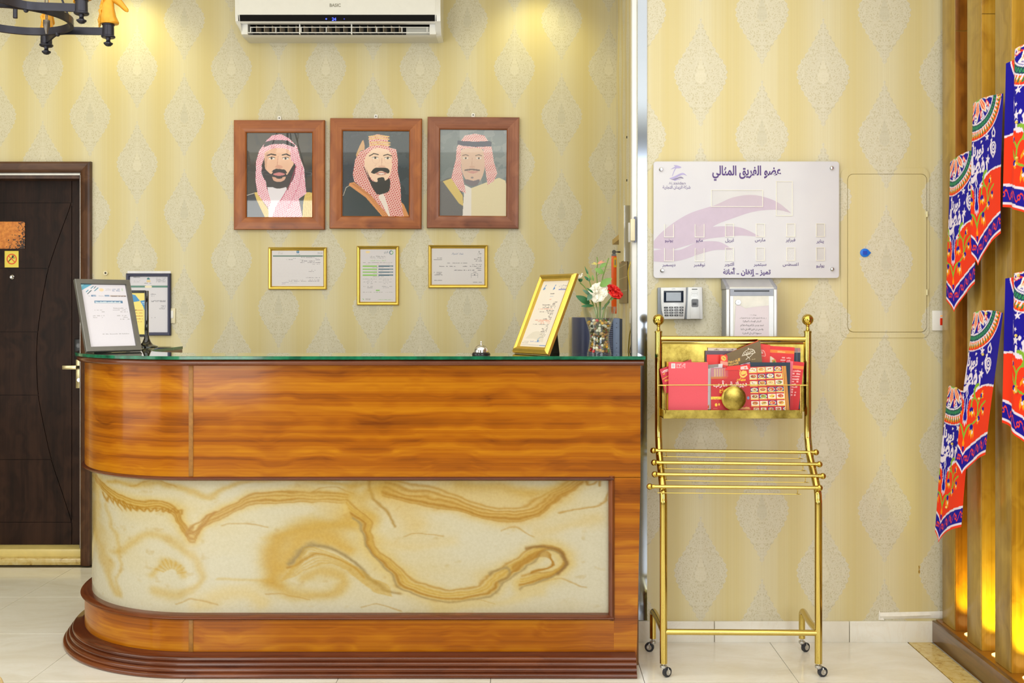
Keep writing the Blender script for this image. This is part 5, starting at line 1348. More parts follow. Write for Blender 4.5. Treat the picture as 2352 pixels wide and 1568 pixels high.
# ------------------------------------------------------------------ time clock
cx_, cz_, w_, h_ = pbox(1516, 659.5, 1615, 733, 4.58)
tc = thing('time_clock', 'grey fingerprint time clock with screen and keypad under the staff board', 'time clock', (cx_, DR, cz_))
M_tcw = pm('clock_silver', (216, 218, 222), 0.35, 0.15, 0.02); M_tcg = pm('clock_grey', (136, 142, 152), 0.4, 0.2, 0.03)
V = lambda px: PX(px, 4.58) - cx_
Q = lambda py: PZ(py, 4.58) - cz_
MB().prism([(V(1512), Q(733)), (V(1512), Q(660)), (V(1576), Q(660)), (V(1576), Q(733))], -0.02, 0).build('back_shell', M_tcg, tc, local=True, bevel=0.003)
MB().prism([(V(1518), Q(660)), (V(1576.5), Q(659.5)), (V(1576), Q(690)), (V(1572.5), Q(732.5)), (V(1525), Q(733)), (V(1520), Q(712)), (V(1518.5), Q(690))], -0.040, -0.018).build('keypad_body', M_tcw, tc, local=True, bevel=0.003)
MB().prism([(V(1577), Q(660)), (V(1581), Q(659)), (V(1614), Q(659)), (V(1615), Q(733)), (V(1574), Q(733))], -0.034, 0).build('reader_body', M_tcg, tc, local=True, bevel=0.003)
MB().prism([(V(1581), Q(659.3)), (V(1613), Q(659.3)), (V(1614.5), Q(732.5)), (V(1578), Q(732.5))], -0.036, -0.033).build('reader_face', M_tcw, tc, local=True, bevel=0.001)
scn = MB().box(V(1524.5), V(1570), -0.0415, -0.039, Q(694.5), Q(667.5)).build('screen', pm('screen_bezel', (14, 30, 52), 0.12, 0, 0.05), tc, local=True, bevel=0.001)
MB().box(V(1530), V(1564), -0.0422, -0.041, Q(691), Q(671.5)).build('display', pm('lcd_grey', (140, 148, 160), 0.2), scn, local=True)
M_key = pm('clock_key', (48, 50, 54), 0.4); M_keyw = pm('key_print', (214, 214, 220), 0.5)
keys = [['1', '2abc', '3def', 'ESC'], ['4ghi', '5jkl', '6mno', '▲'], ['7pqrs', '8tuv', '9wxyz', '▼'], ['*', '0', '#', 'M/OK']]
for r in range(4):
    for c in range(4):
        kx = V(1529.5 + c * 11.9 + r * 0.45 * (1 - c / 2)); kz = Q(706.2 + r * 5.95 - (c * .12))
        k = MB().prism(rrect(kx - 0.0086, kz - 0.0036, kx + 0.0086, kz + 0.0036, 0.0014, 3), -0.0425, -0.039).build('key', M_key, tc, local=True, smooth=False)
        letters(keys[r][c], kx, kz - 0.0017, 0.0052, -0.0427, 'key_print', M_keyw, k, bold=0.02)
letters('LATO', V(1547), Q(664.5), 0.006, -0.0403, 'lettering', M_tcg, tc, bold=0.02)
letters('Time & Attendance', V(1558), Q(697.8), 0.004, -0.0403, 'lettering', M_tcg, tc)
letters('ZKTeco', V(1596), Q(720.5), 0.0058, -0.0363, 'lettering', M_tcg, tc)
MB().box(V(1589.5), V(1602), -0.0368, -0.0355, Q(664.8), Q(663)).build('indicator_slot', M_key, tc, local=True)
dots = MB()
for i, n in enumerate((3, 5, 9, 5, 3)):
    for k in range(n):
        dots.lathe([(0.0001, 0), (0.0011, 0), (0.0001, 0.0003)], (V(1595.7 + (k - (n - 1) / 2) * (3.3 if n != 9 else 1.6)), -0.036, Q(668 + i * 3)), 6, 'y')
o = dots.build('speaker_holes', M_key, tc, local=True); o['kind'] = 'stuff'
arch = [(V(1586), Q(732)), (V(1585.2), Q(700)), (V(1585), Q(694))] + [(V(1595.7) + 0.0202 * math.cos(math.radians(a)), Q(692) + 0.0155 * math.sin(math.radians(a))) for a in range(180, -1, -20)] + [(V(1606.5), Q(694)), (V(1607), Q(700)), (V(1608), Q(732))]
MB().prism(arch, -0.0395, -0.035).build('reader_arch', M_tcw, tc, local=True, bevel=0.0012)
MB().prism(rrect(V(1588.2), Q(705), V(1604), Q(686.5), 0.006), -0.0402, -0.039).build('finger_well', pm('well_grey', (96, 96, 98), 0.35, 0.3), tc, local=True)
MB().box(V(1590.5), V(1600), -0.0412, -0.0400, Q(700.8), Q(694.8)).build('sensor_glass', M_black, tc, local=True)

# ------------------------------------------------------------------ suggestion box
DS = 4.50
cx_, cz_, w_, h_ = pbox(1668, 655, 1785, 850, DS)
sb = thing('suggestion_box', 'silver locking suggestion box with a slot above the brass stand', 'suggestion box', (cx_, DR, cz_))
V = lambda px: PX(px, DS) - cx_
Q = lambda py: PZ(py, DS) - cz_
M_alu = pm('brushed_aluminium', (206, 206, 206), 0.35, 0.5, 0.03, 60); M_alug = pm('grey_panel', (150, 154, 166), 0.4, 0.2); M_sbw = pm('box_white', (226, 224, 216), 0.4)
yf, z0, z1 = DS - DR, Q(850), Q(664)
MB().box(V(1668) + .002, V(1785) - .002, yf + 0.004, -0.001, z0, z1).build('body', M_alug, sb, local=True, bevel=0.003)
# sloping lid with rounded front edge
lz = PZ(641, DR) - cz_
lid = [(-0.001, z1), (-0.001, lz), (-0.02, lz + 0.001)] + [(yf + 0.014 - 0.014 * math.sin(math.radians(a)), Q(657) - 0.014 + 0.014 * math.cos(math.radians(a))) for a in (0, 20, 40, 60, 80)] + [(yf, z1)]
MB().prismx(lid, V(1674), V(1779)).build('lid', M_alu, sb, local=True)
for a, b in ((1667.5, 1676), (1777, 1785.5)):
    MB().prismx([(y - 0.001 if y < -0.05 else y, z + 0.0008 if z > z1 else z) for y, z in lid], V(a), V(b)).build('corner_cap', pm('cap_grey', (150, 152, 162), 0.35), sb, local=True, bevel=0.002)
for a, b in ((1667.5, 1676.5), (1776.8, 1785.5)):
    MB().box(V(a), V(b), yf - 0.003, yf + 0.008, z0, z1).build('corner_post', M_alu, sb, local=True, bevel=0.003, seg=3)
MB().box(V(1677), V(1776.5), yf + 0.0, yf + 0.005, Q(679), Q(662.5)).build('slot_plate', M_alug, sb, local=True)
MB().box(V(1686), V(1767), yf - 0.0008, yf + 0.001, Q(669.5), Q(666.5)).build('slot', M_black, sb, local=True)
MB().box(V(1677), V(1776.5), yf + 0.0005, yf + 0.005, z0 + .003, Q(679.4)).build('door', M_sbw, sb, local=True)
MB().box(V(1677), V(1684), yf - 0.0012, yf + 0.001, z0 + .003, Q(680)).box(V(1766), V(1776.5), yf - 0.0012, yf + 0.001, z0 + .003, Q(680)).build('door_edge', M_alu, sb, local=True)
lk = MB().lathe([(0.001, 0), (0.0118, 0), (0.0122, 0.002), (0.0105, 0.0045), (0.0062, 0.0045), (0.0055, 0.003), (0.001, 0.003)], (V(1695.2), yf, Q(694)), 22, 'y').build('lock', M_chrome, sb, local=True)
MB().box(V(1695.2) - .0008, V(1695.2) + .0008, yf - 0.0045, yf - 0.003, Q(694) - .0035, Q(694) + .0035).build('keyhole', M_black, lk, local=True)
nt = thing('notice', 'torn paper notice in Arabic taped on the suggestion box door', 'notice', (cx_, DS, cz_))
p = Pic(270, 630, 1115, 1500, 150, 156, (226, 216, 226))
for st, y, sz, wd, bold in (('ضيفنا العزيز', 882, 46, 160, 0.0), ('ان ارضيناكم فتحدثو عنا وان لم نرضيكم فتحدثو الينا', 952, 46, 660, 0.0), ('الزيدان للوحدات السكنية', 1036, 58, 440, .012), ('نسعد ونهتم بآرائكم وملاحظاتكم', 1132, 60, 560, .012), ('ونسعى ان نكون الأفضل دائما', 1228, 60, 530, .012), ('مجموعة الزيدان التجارية', 1324, 60, 455, .012)):
    p.text(st, 700 if sz > 46 else 730, y, sz, (74, 70, 80), width=wd, bold=bold)
def notice_fn(u, v):
    top = np.interp(u, [0, .06, .13, .30, .34, .6, 1.0], [642, 636, 645, 716, 702, 672, 640])
    xl_ = 310 - 40 * v; xr_ = 1100 + 12 * v
    px = 1660 + (xl_ + (xr_ - xl_) * u) / 10.45; py = 640 + (top + (1500 - top) * v) / 10.45
    return (px - CX) * DS / F - cx_, -0.0018 - 0.0015 * np.sin(PI * u) - 0.003 * (1 - v) ** 6, EYE - (py - CY) * DS / F - cz_
p.X[:] = p.X; vv = np.linspace(0, 1, 156)[:, None]; uu = np.linspace(0, 1, 150)[None, :]
p2 = Pic(270, 630, 1115, 1500, 150, 156, (226, 216, 226)); top_ = np.interp(uu, [0, .06, .13, .30, .34, .6, 1.0], [642, 636, 645, 716, 702, 672, 640])
gx = (310 - 40 * vv) + ((1100 + 12 * vv) - (310 - 40 * vv)) * uu; gy = top_ + (1500 - top_) * vv
jx = np.clip(((gx - 270) / 845 * 149).round().astype(int), 0, 149); jy = np.clip(((gy - 630) / 870 * 155).round().astype(int), 0, 155)
p.c = p.c[jy, jx]
p.build('torn_sheet', attr_mat('print_matt', 0.5), nt, notice_fn)
bl_ = thing('blue_strip', 'bright blue plastic strip sticking up beside the suggestion box', 'plastic strip', (PX(1789, 4.56), DR, PZ(790, 4.56)))
MB().prism(rrect(-0.0068, -0.05, 0.0068, 0.0345, 0.004), -0.062, -0.054).build('strip', pm('blue_plastic', (10, 146, 204), 0.35), bl_, local=True)
MB().box(-0.0068, 0.0068, -0.055, -0.001, -0.05, -0.042).build('bracket', _M['blue_plastic'], bl_, local=True)

# ------------------------------------------------------------------ flush panel door covered with wallpaper
P_ = lambda a: PX(a, DR - .003)
R_ = lambda a: PZ(a, DR - .003)
cx_, cz_ = PX(2036, DR), PZ(580, DR)
ep = thing('panel_door', 'flush electrical panel door papered like the wall, right of the staff board', 'panel door', (cx_, DR, cz_))
out = rrect(P_(1931), R_(775), P_(2134), R_(386), 0.03, 6); inn = rrect(P_(1946), R_(763), P_(2129), R_(399), 0.026, 6)
n = len(out); m = MB()
m.add([(x, DR - 0.004, z) for x, z in out] + [(x, DR - 0.004, z) for x, z in inn] + [(x, DR, z) for x, z in out] + [(x, DR, z) for x, z in inn],
      [(i, (i + 1) % n, n + (i + 1) % n, n + i) for i in range(n)] + [(2 * n + i, 2 * n + (i + 1) % n, (i + 1) % n, i) for i in range(n)] + [(n + i, n + (i + 1) % n, 3 * n + (i + 1) % n, 3 * n + i) for i in range(n)])
m.build('frame', M_wallR, ep, smooth=False)
MB().prism(rrect(P_(1947.3), R_(761.8), P_(2127.8), R_(400.2), 0.025, 6), DR - 0.006, DR).build('leaf', M_wallR, ep, bevel=0.001, seg=1)
MB().prism(rrect(P_(1946.6), R_(762.6), P_(2128.6), R_(399.4), 0.0255, 6), DR - 0.0006, DR).build('shadow_gap', pm('gap_brown', (182, 164, 116), 0.8), ep)
for py in (492, 671): MB().cyl((P_(2128.4), DR - 0.009, R_(py + 6.5)), (P_(2128.4), DR - 0.009, R_(py - 6.5)), 0.0042, 10).build('hinge', pm('hinge_cream', (220, 212, 170), 0.35), ep)
lx, lz_ = P_(1985.5), R_(580.5); r = 0.0205
pts = [(lx + r * math.cos(math.radians(a)), lz_ + 0.9 * r * math.sin(math.radians(a))) for a in range(25, 336, 15)] + [(lx + 0.027, lz_)]
lk = MB().prism(pts, DR - 0.011, DR - 0.005).build('lock', pm('blue_lock', (6, 112, 222), 0.35), ep, bevel=0.0015)
MB().prism(rrect(lx - 0.0095, lz_ - 0.008, lx + 0.009, lz_ + 0.0085, 0.002), DR - 0.0128, DR - 0.0105).build('latch', pm('blue_latch', (10, 70, 190), 0.35), lk)

# ------------------------------------------------------------------ red heater switch
cx_, cz_, w_, h_ = pbox(2140, 713, 2181, 759, DR)
hs = thing('heater_switch', 'white wall switch with a red rocker beside the slat screen', 'switch', (cx_, DR, cz_))
MB().box(-w_ / 2, w_ / 2, -0.010, 0, -h_ / 2, h_ / 2).build('plate', M_white, hs, local=True, bevel=0.003)
MB().box(-0.008 + .0015, 0.0095 + .0015, -0.0125, -0.008, -0.020, 0.011).build('rocker', pm('red_rocker', (226, 44, 16), 0.3), hs, local=True, bevel=0.0015)
MB().box(-0.005, 0.008, -0.0110, -0.009, 0.0185, 0.022).build('indicator', pm('amber_lens', (240, 160, 40), 0.3, emit=(255, 150, 40), emits=0.6), hs, local=True)

# ------------------------------------------------------------------ brass brochure stand
bs = thing('brochure_stand', 'polished brass brochure stand on casters with four rails below the rack', 'brochure stand', (0.845, 4.3, 0))
XL, XRt = 0.5375, 1.150
M_b2 = pm('brass_tube', (204, 180, 98), 0.14, 1.0, 0.04, 6)
DLo, DUp = 4.185, 4.345
for s_, xp in ((-1, XL), (1, XRt)):
    pth = [(xp, DLo, 0.052), (xp, DLo, 0.45), (xp, DLo, 0.66), (xp, DLo + 0.004, 0.70), (xp, DLo + 0.022, 0.745), (xp, DUp - 0.04, 0.845), (xp, DUp - 0.012, 0.90), (xp, DUp, 0.95), (xp, DUp, 1.10), (xp, DUp, PZ(762, DUp))]
    post = MB().tube([tuple(q) for q in smooth_path(pth, 5)], 0.0148, 18).build('post', M_b2, bs)
    MB().lathe([(0.001, 0), (0.016, 0), (0.016, 0.006), (0.0085, 0.010), (0.006, 0.020), (0.0075, 0.030), (0.009, 0.036), (0.001, 0.036)], (xp, DUp, PZ(762, DUp) - 0.003)).ball((xp, DUp, PZ(734, DUp)), 0.0236, 22, 14).build('ball_finial', M_brass, post)
    zt_ = 0.176; rear = 4.49
    ft = [(xp, DLo, zt_), (xp, DLo + 0.12, zt_), (xp + (0.012 if s_ > 0 else -0.004), rear - 0.05, zt_), (xp + (0.014 if s_ > 0 else -0.006), rear - 0.012, zt_ - 0.006), (xp + (0.014 if s_ > 0 else -0.006), rear, zt_ - 0.03), (xp + (0.014 if s_ > 0 else -0.006), rear, 0.055)]
    MB().tube([tuple(q) for q in smooth_path(ft, 6)], 0.0135, 16).build('foot_tube', M_b2, bs)
MB().cyl((XL, DLo, 0.176), (XRt, DLo, 0.172), 0.0118, 16).build('cross_bar', M_b2, bs)
M_rub = pm('caster_rubber', (40, 42, 50), 0.5); M_zinc = pm('zinc', (196, 194, 190), 0.3, 0.8)
for cxp, cyp, ang in ((XL, DLo, 35), (XRt, DLo, 15), (XL - 0.006, 4.49, 160), (XRt + 0.014, 4.49, 30)):
    a = math.radians(ang); dx_, dy_ = math.cos(a) * 0.016, -abs(math.sin(a)) * 0.010
    nx_, ny_ = -math.sin(a), math.cos(a)
    cst = MB().lathe([(0.001, 0.034), (0.0135, 0.034), (0.0145, 0.040), (0.0135, 0.044), (0.006, 0.046), (0.006, 0.056), (0.001, 0.056)], (cxp, cyp, 0), 16)
    wx, wy, wz = cxp + dx_, cyp + dy_, 0.0195
    for k in (-1, 1):
        o_ = 0.0085 * k
        cst.add([(cxp - dx_ * .6 + nx_ * o_, cyp - dy_ * .6 + ny_ * o_, 0.037), (cxp + dx_ * 1.0 + nx_ * o_, cyp + dy_ + ny_ * o_, 0.037), (wx + dx_ * .45 + nx_ * o_, wy + ny_ * o_, 0.017), (wx - dx_ * .35 + nx_ * o_, wy + ny_ * o_, 0.014)], [(0, 1, 2, 3), (3, 2, 1, 0)])
    c_o = cst.build('caster', M_zinc, bs)
    MB().tube([(wx - nx_ * 0.0072, wy - ny_ * 0.0072, wz), (wx - nx_ * 0.006, wy - ny_ * 0.006, wz), (wx + nx_ * 0.006, wy + ny_ * 0.006, wz), (wx + nx_ * 0.0072, wy + ny_ * 0.0072, wz)], [0.0165, 0.0195, 0.0195, 0.0165], 22).build('wheel', M_rub, c_o)
    MB().cyl((wx - nx_ * 0.0095, wy - ny_ * 0.0095, wz), (wx + nx_ * 0.0095, wy + ny_ * 0.0095, wz), 0.011, 16).build('wheel_hub', M_zinc, c_o)
# rails with knobs, brackets and hanging wires
for k, (ya, lk_, rk, D) in enumerate(((1036, 0.510, 1.177, 4.312), (1063.5, 0.508, 1.179, 4.268), (1090.5, 0.506, 1.181, 4.226), (1118.5, 0.479, 1.152, 4.168))):
    zl_, zr_ = PZ(ya - 1.5, D), PZ(ya + 2.5 - (1 if k == 3 else 0), D)
    rail = MB().cyl((lk_, D, zl_), (rk, D, zr_), 0.0072, 14).build('rail', M_b2, bs)
    for xk, zk, s_ in ((lk_, zl_, -1), (rk, zr_, 1)):
        MB().ball((xk - s_ * 0.002, D, zk), 0.0128, 16, 10).cyl((xk - s_ * 0.020, D, zk), (xk - s_ * 0.010, D, zk), 0.0092, 12).build('rail_knob', M_brass, rail)
    for xp in (XL, XRt):
        f = (xp - lk_) / (rk - lk_); zz_ = zl_ + (zr_ - zl_) * f
        MB().cyl((xp, D, zz_ - 0.004), (xp, D + 0.022, zz_ - 0.016), 0.005, 8).build('rail_bracket', M_brassd, bs)
    xw0, xw1 = PX(1530 - (12 if k == 3 else 0), D), PX(1838 + k * 6 - (24 if k == 3 else 0), D)
    MB().tube([tuple(q) for q in smooth_path([(xw0, D, zl_ - 0.004), (xw0, D, zl_ - 0.018), (xw0 + 0.006, D, zl_ - 0.0245), (xw0 + 0.03, D, zl_ - 0.025), (xw1 - 0.03, D, zr_ - 0.025), (xw1 - 0.006, D, zr_ - 0.0245), (xw1, D, zr_ - 0.018), (xw1, D, zr_ - 0.004)], 5)], 0.0017, 8).build('hanging_wire', M_b2, bs)
# rack: top rail, back sheet, tray, wire guard, disc
MB().cyl((XL, DUp, PZ(777, DUp)), (XRt, DUp, PZ(778.5, DUp)), 0.0112, 16).build('top_rail', M_b2, bs)
def sheet_brass():
    t = NT('reflection_mottled_brass'); n_ = t.noise(t.obj(), 9, 5, 0.65)
    t.set(color=t.ramp(n_, [(0.35, lin4((120, 98, 38))), (0.65, lin4((206, 182, 92)))]), metal=1.0, rough=t.math('MULTIPLY_ADD', n_, 0.16, 0.20))  # dark and pale mottling puts the brown room reflection into the colour
    t.bump(t.noise(t.obj(), 5, 1), 0.25, 0.01); return t.m
M_sheet = sheet_brass()
yB = DUp + 0.006
MB().box(XL + 0.012, XRt - 0.012, yB, yB + 0.002, PZ(945, yB), PZ(787, yB)).build('back_sheet', M_sheet, bs)
MB().box(XL + 0.014, XRt - 0.014, yB - 0.006, yB + 0.004, PZ(790.5, yB), PZ(785, yB)).build('sheet_edge', M_b2, bs, bevel=0.001)
DT = 4.262
tx0, tx1 = PX(1523.5, DT), PX(1843, DT)
tz0, tz1 = PZ(961, DT), PZ(941.5, DT)
MB().box(tx0, tx1, DT, DT + 0.0025, tz0, tz1).build('tray_front', M_sheet, bs, bevel=0.0008, seg=1)
MB().box(tx0, tx1, DT + 0.0025, yB, tz0, tz0 + 0.0025).build('tray_bottom', M_b2, bs)
for xx in (tx0, tx1 - 0.002): MB().box(xx, xx + 0.002, DT + 0.0025, yB, tz0, tz1).build('tray_end', M_brassd, bs)
wz0, wz1 = tz1 - 0.012, PZ(884, DT); wx0, wx1 = PX(1528.5, DT), PX(1838.5, DT)
MB().tube([tuple(q) for q in smooth_path([(wx0, DT - 0.002, wz0), (wx0, DT - 0.002, wz1 - 0.012), (wx0 + 0.002, DT - 0.002, wz1 - 0.003), (wx0 + 0.012, DT - 0.002, wz1), (wx1 - 0.012, DT - 0.002, wz1), (wx1 - 0.002, DT - 0.002, wz1 - 0.003), (wx1, DT - 0.002, wz1 - 0.012), (wx1, DT - 0.002, wz0)], 5)], 0.0022, 8).build('wire_guard', M_b2, bs)
MB().lathe([(0.001, 0), (0.0488, 0), (0.0495, 0.001), (0.0484, 0.0022), (0.040, 0.0042), (0.026, 0.0062), (0.012, 0.0072), (0.001, 0.0074)], (PX(1685, DT), DT - 0.0035, PZ(914, DT)), 36, 'y').build('disc', M_sheet, bs)

# ------------------------------------------------------------------ brochures in the rack
G_ = 'brochures in the brass rack'
def sheet_thing(name, label, quad, D, col, picf=None, nx=60, ny=60, th=0.0012, cat='brochure', lean=0.0, mat=None):
    """quad: TL, TR, BR, BL in frame pixels at distance D; leaning back by lean metres at its top"""
    q = [(PX(x, D), PZ(y, D)) for x, y in quad]
    bx_, bz_ = (q[2][0] + q[3][0]) / 2, min(q[2][1], q[3][1])
    t_ = thing(name, label, cat, (bx_, D, bz_), None, G_)
    ys = [lean, lean, 0, 0]
    vs = [(x - bx_, y, z - bz_) for (x, z), y in zip(q, ys)]
    vs2 = [(x, y + th, z) for x, y, z in vs]
    MB().add(vs + vs2, [(3, 2, 1, 0), (4, 5, 6, 7), (0, 1, 5, 4), (1, 2, 6, 5), (2, 3, 7, 6), (3, 0, 4, 7)]).build('folded_sheet', mat or pm('card_%d_%d_%d' % col, col, 0.4, 0, 0.04, coat=0.1), t_, local=True, smooth=False)
    if picf:
        p = picf(nx, ny)
        (x0, z0_), (x1, z1_), (x2, z2_), (x3, z3_) = [(a, b) for a, _, b in vs]
        def fn(u, v):
            return (x0 * (1 - u) * (1 - v) + x1 * u * (1 - v) + x2 * u * v + x3 * (1 - u) * v, lean * (1 - v) - 0.0006 + 0 * u,
                    z0_ * (1 - u) * (1 - v) + z1_ * u * (1 - v) + z2_ * u * v + z3_ * (1 - u) * v)
        p.build('cover_print', attr_mat('gloss_print', 0.4, 0.12, 0.08), t_, fn)
    return t_
RED, RED2, PINK, NAVY = (226, 36, 40), (214, 36, 44), (226, 84, 100), (22, 44, 66)
yb1 = 940
sheet_thing('menu_card', 'pale card peeping out behind the plum sleeve, left of the brown leaflet', [(1626, 798), (1692, 799), (1692, yb1), (1626, yb1)], 4.343, (214, 196, 180), lambda a, b: (lambda p: (p.rect(0, 0, 66, 1.2, (190, 140, 60)), [p.scrib(14 + k * 16, 26 + k * 16, 5, 4, (120, 96, 70)) for k in range(3)], p)[-1])(Pic(0, 0, 66, 140, 66, 90, (214, 200, 188))), 66, 90)
sheet_thing('menu_card', 'plum plastic sleeve standing behind the plain red card', [(1620, 805), (1700, 806), (1700, yb1), (1620, yb1)], 4.338, (96, 78, 92))
sheet_thing('menu_card', 'clear edged navy folder at the right end of the rack', [(1822, 799), (1838.5, 799), (1838.5, yb1), (1822, yb1)], 4.343, (60, 66, 84), lambda a, b: (lambda p: (p.rect(0, 0, 17, 9, (170, 120, 118)), p.rect(0, 9, 17, 10, (176, 170, 160)), p.rect(8, 0, 9, 141, (90, 110, 140)), p)[-1])(Pic(0, 0, 17, 141, 30, 90, (34, 46, 66))), 30, 90)
def wrap_menu(a, b):
    p = Pic(0, 0, 75, 150, a, b, RED); p.rect(0, 9, 75, 15.5, (250, 128, 30)); p.scrib(24, 52, 13.5, 5, (250, 190, 110))
    p.spoly([(0, 24), (8, 26), (20, 34), (20, 42), (10, 44), (0, 36)], (238, 214, 186)); p.spoly([(8, 33), (19, 31), (20, 40), (11, 43)], (226, 150, 62)); p.ell(15, 37, 3, 2.4, (110, 140, 50))
    for k in range(3): p.scrib(34, 70 - k, 27 + k * 6, 5, (250, 214, 206))
    for k in range(12): p.scrib(30, 70, 46 + k * 7, 5, (250, 214, 206))
    return p
sheet_thing('menu_card', 'red wrap menu with an orange band behind the right of the rack', [(1768, 794), (1825, 797.5), (1818, yb1), (1762, yb1)], 4.333, RED, wrap_menu, 90, 150)
def dome_menu(a, b):
    p = Pic(0, 0, 40, 160, a, b, (232, 52, 40)); d = np.hypot(p.X - 8, p.Y - 28)
    p.paint((abs(d - 13) < .9) & (p.Y < 29), (246, 200, 190)); p.rect(0, 28.4, 21, 30, (246, 200, 190)); p.scrib(2, 12, 22, 8, (246, 220, 214)); return p
sheet_thing('menu_card', 'red leaflet with a dish cover drawing right of the brown leaflet', [(1746, 789), (1769, 792), (1766, yb1), (1746, yb1)], 4.330, (232, 52, 40), dome_menu, 40, 160)
sheet_thing('menu_card', 'plain bright red card behind the white edged menu', [(1623.5, 814), (1660, 814), (1660, yb1), (1623.5, yb1)], 4.330, (236, 56, 52))
def brown_fn(a, b):
    p = Pic(0, 0, 90, 74, a, b, (104, 82, 46)); p.paint(fbm(a, b, 5, 4, 4, 77), (126, 104, 60), .6)
    W_ = (232, 224, 206); d = np.hypot(p.X - 58, (p.Y - 26) * 1.15)
    p.paint((abs(d - 15.5) < .8) & (p.Y < 26.5), W_); p.rect(40, 25.8, 75, 27, W_); p.ell(58, 9.5, 1.4, 1.4, W_); p.text('طرزن', 58, 23.5, 11, W_, bold=.03)
    p.line([(52, 28), (58, 37), (70, 27)], 1.3, W_); p.line([(56, 35), (50, 41)], 1.3, W_); p.line([(58, 37), (60, 41)], 1.0, W_)
    p.text('القهوة', 20, 42, 13, (226, 178, 84), bold=.04); p.text('العربية', 16, 52, 12, (226, 178, 84), bold=.04); p.scrib(58, 74, 44, 3, (190, 170, 130))
    p.poly([(34, 52), (62, 47), (64, 62), (34, 66)], (40, 34, 30)); p.poly([(36, 54), (60, 49.5), (61, 60), (36, 64)], (190, 160, 170)); p.ell(48, 57, 6, 4, (150, 50, 90))
    return p
t_ = sheet_thing('leaflet', 'brown curved leaflet with a white dish cover drawing in the middle of the rack', [(1669, 812), (1746, 782), (1752, 850), (1667, 850)], 4.310, (96, 76, 44), brown_fn, 120, 100)
sheet_thing('leaflet', 'orange edged red leaflet curling behind the brown leaflet', [(1660, 816), (1742, 781), (1748, 900), (1654, 900)], 4.318, (226, 84, 36))
def pizza_fn(a, b):
    p = Pic(0, 0, 20, 30, a, b, (232, 60, 48)); p.ell(9, 8, 7, 6, (238, 190, 80)); p.ell(8, 7, 2, 1.4, (200, 70, 40)); p.ell(12, 9, 2, 1.4, (120, 150, 60)); p.rect(0, 16, 20, 24, (240, 150, 130)); return p
sheet_thing('leaflet', 'narrow red leaflet with a round dish picture left of the brown leaflet', [(1655, 814), (1671, 816), (1672, 845), (1654, 842)], 4.306, (232, 60, 48), pizza_fn, 34, 44)
def side_fn(a, b):
    p = Pic(0, 0, 24, 50, a, b, (206, 36, 62)); p.text('LAZEEZ', 12, 9, 5.5, (250, 220, 220), bold=.03, width=17); p.scrib(5, 14, 12, 3, (250, 200, 60)); p.line([(2, 21), (22, 17)], 1, (250, 200, 60)); p.scrib(2, 20, 26, 5, (250, 190, 60)); return p
sheet_thing('leaflet', 'tilted crimson leaflet at the left end of the rack', [(1515, 848), (1537, 840), (1546, 900), (1527, 903)], 4.312, (206, 36, 62), side_fn, 40, 70)
sheet_thing('leaflet', 'yellow edged dark red leaflet tucked behind the pink folder', [(1553, 836), (1588, 825), (1596, 938), (1560, 938)], 4.318, (196, 60, 52))
sheet_thing('menu_card', 'yellow card showing as a thin line behind the pink folder', [(1531, 830), (1624, 831), (1624, yb1), (1531, yb1)], 4.322, (222, 168, 48))
def white_fn(a, b):
    p = Pic(0, 0, 40, 100, a, b, (226, 220, 224)); p.poly([(0, 0), (30, -2), (30, 6), (0, 9)], (150, 140, 136)); p.poly([(0, 56), (6, 60), (0, 68)], (190, 120, 80)); p.poly([(3, 95), (9, 88), (9, 100)], (240, 120, 50)); return p
sheet_thing('menu_card', 'white edged menu showing between the pink folder and the dish menu', [(1622, 838), (1660, 835), (1650, yb1), (1622, yb1)], 4.302, (226, 220, 224), white_fn, 50, 100)
def pink_fn(a, b):
    p = Pic(0, 0, 90, 109, a, b, (228, 78, 92)); p.rect(6, 3, 15.5, 14, (238, 226, 226)); p.rect(8, 5, 13.5, 12, (206, 190, 200))
    for k in range(3): p.scrib(18, 38, 5 + k * 4, 3, (246, 206, 206))
    return p
def crumple(u): return u
sheet_thing('folder', 'large plain pink red folder at the left front of the rack', [(1535.5, 831), (1626.5, 832), (1625.5, 942), (1535, 942)], 4.292, (228, 78, 92), pink_fn, 110, 120)
sheet_thing('menu_card', 'red and pink price list at the right end of the rack', [(1806, 828), (1847.5, 832), (1833.5, 942), (1800, 942)], 4.316, RED2, lambda a, b: (lambda p: (p.rect(0, 0, 16, 110, (236, 110, 130)), p.rect(16, 9, 42, 16, (246, 132, 52)), [p.scrib(17, 36 - k * .7, 22 + k * 6, 5, (250, 206, 206)) for k in range(11)], p)[-1])(Pic(0, 0, 42, 110, a, b, RED2)), 60, 120)
sheet_thing('menu_card', 'dark navy folder behind the dish menu', [(1723, 832), (1815, 832), (1814, 942), (1723, 942)], 4.298, NAVY)
FOOD = [(190, 110, 50), (212, 150, 70), (226, 190, 110), (150, 80, 40), (206, 196, 160), (196, 84, 44), (224, 170, 60), (120, 130, 50), (230, 220, 200), (214, 60, 36)]
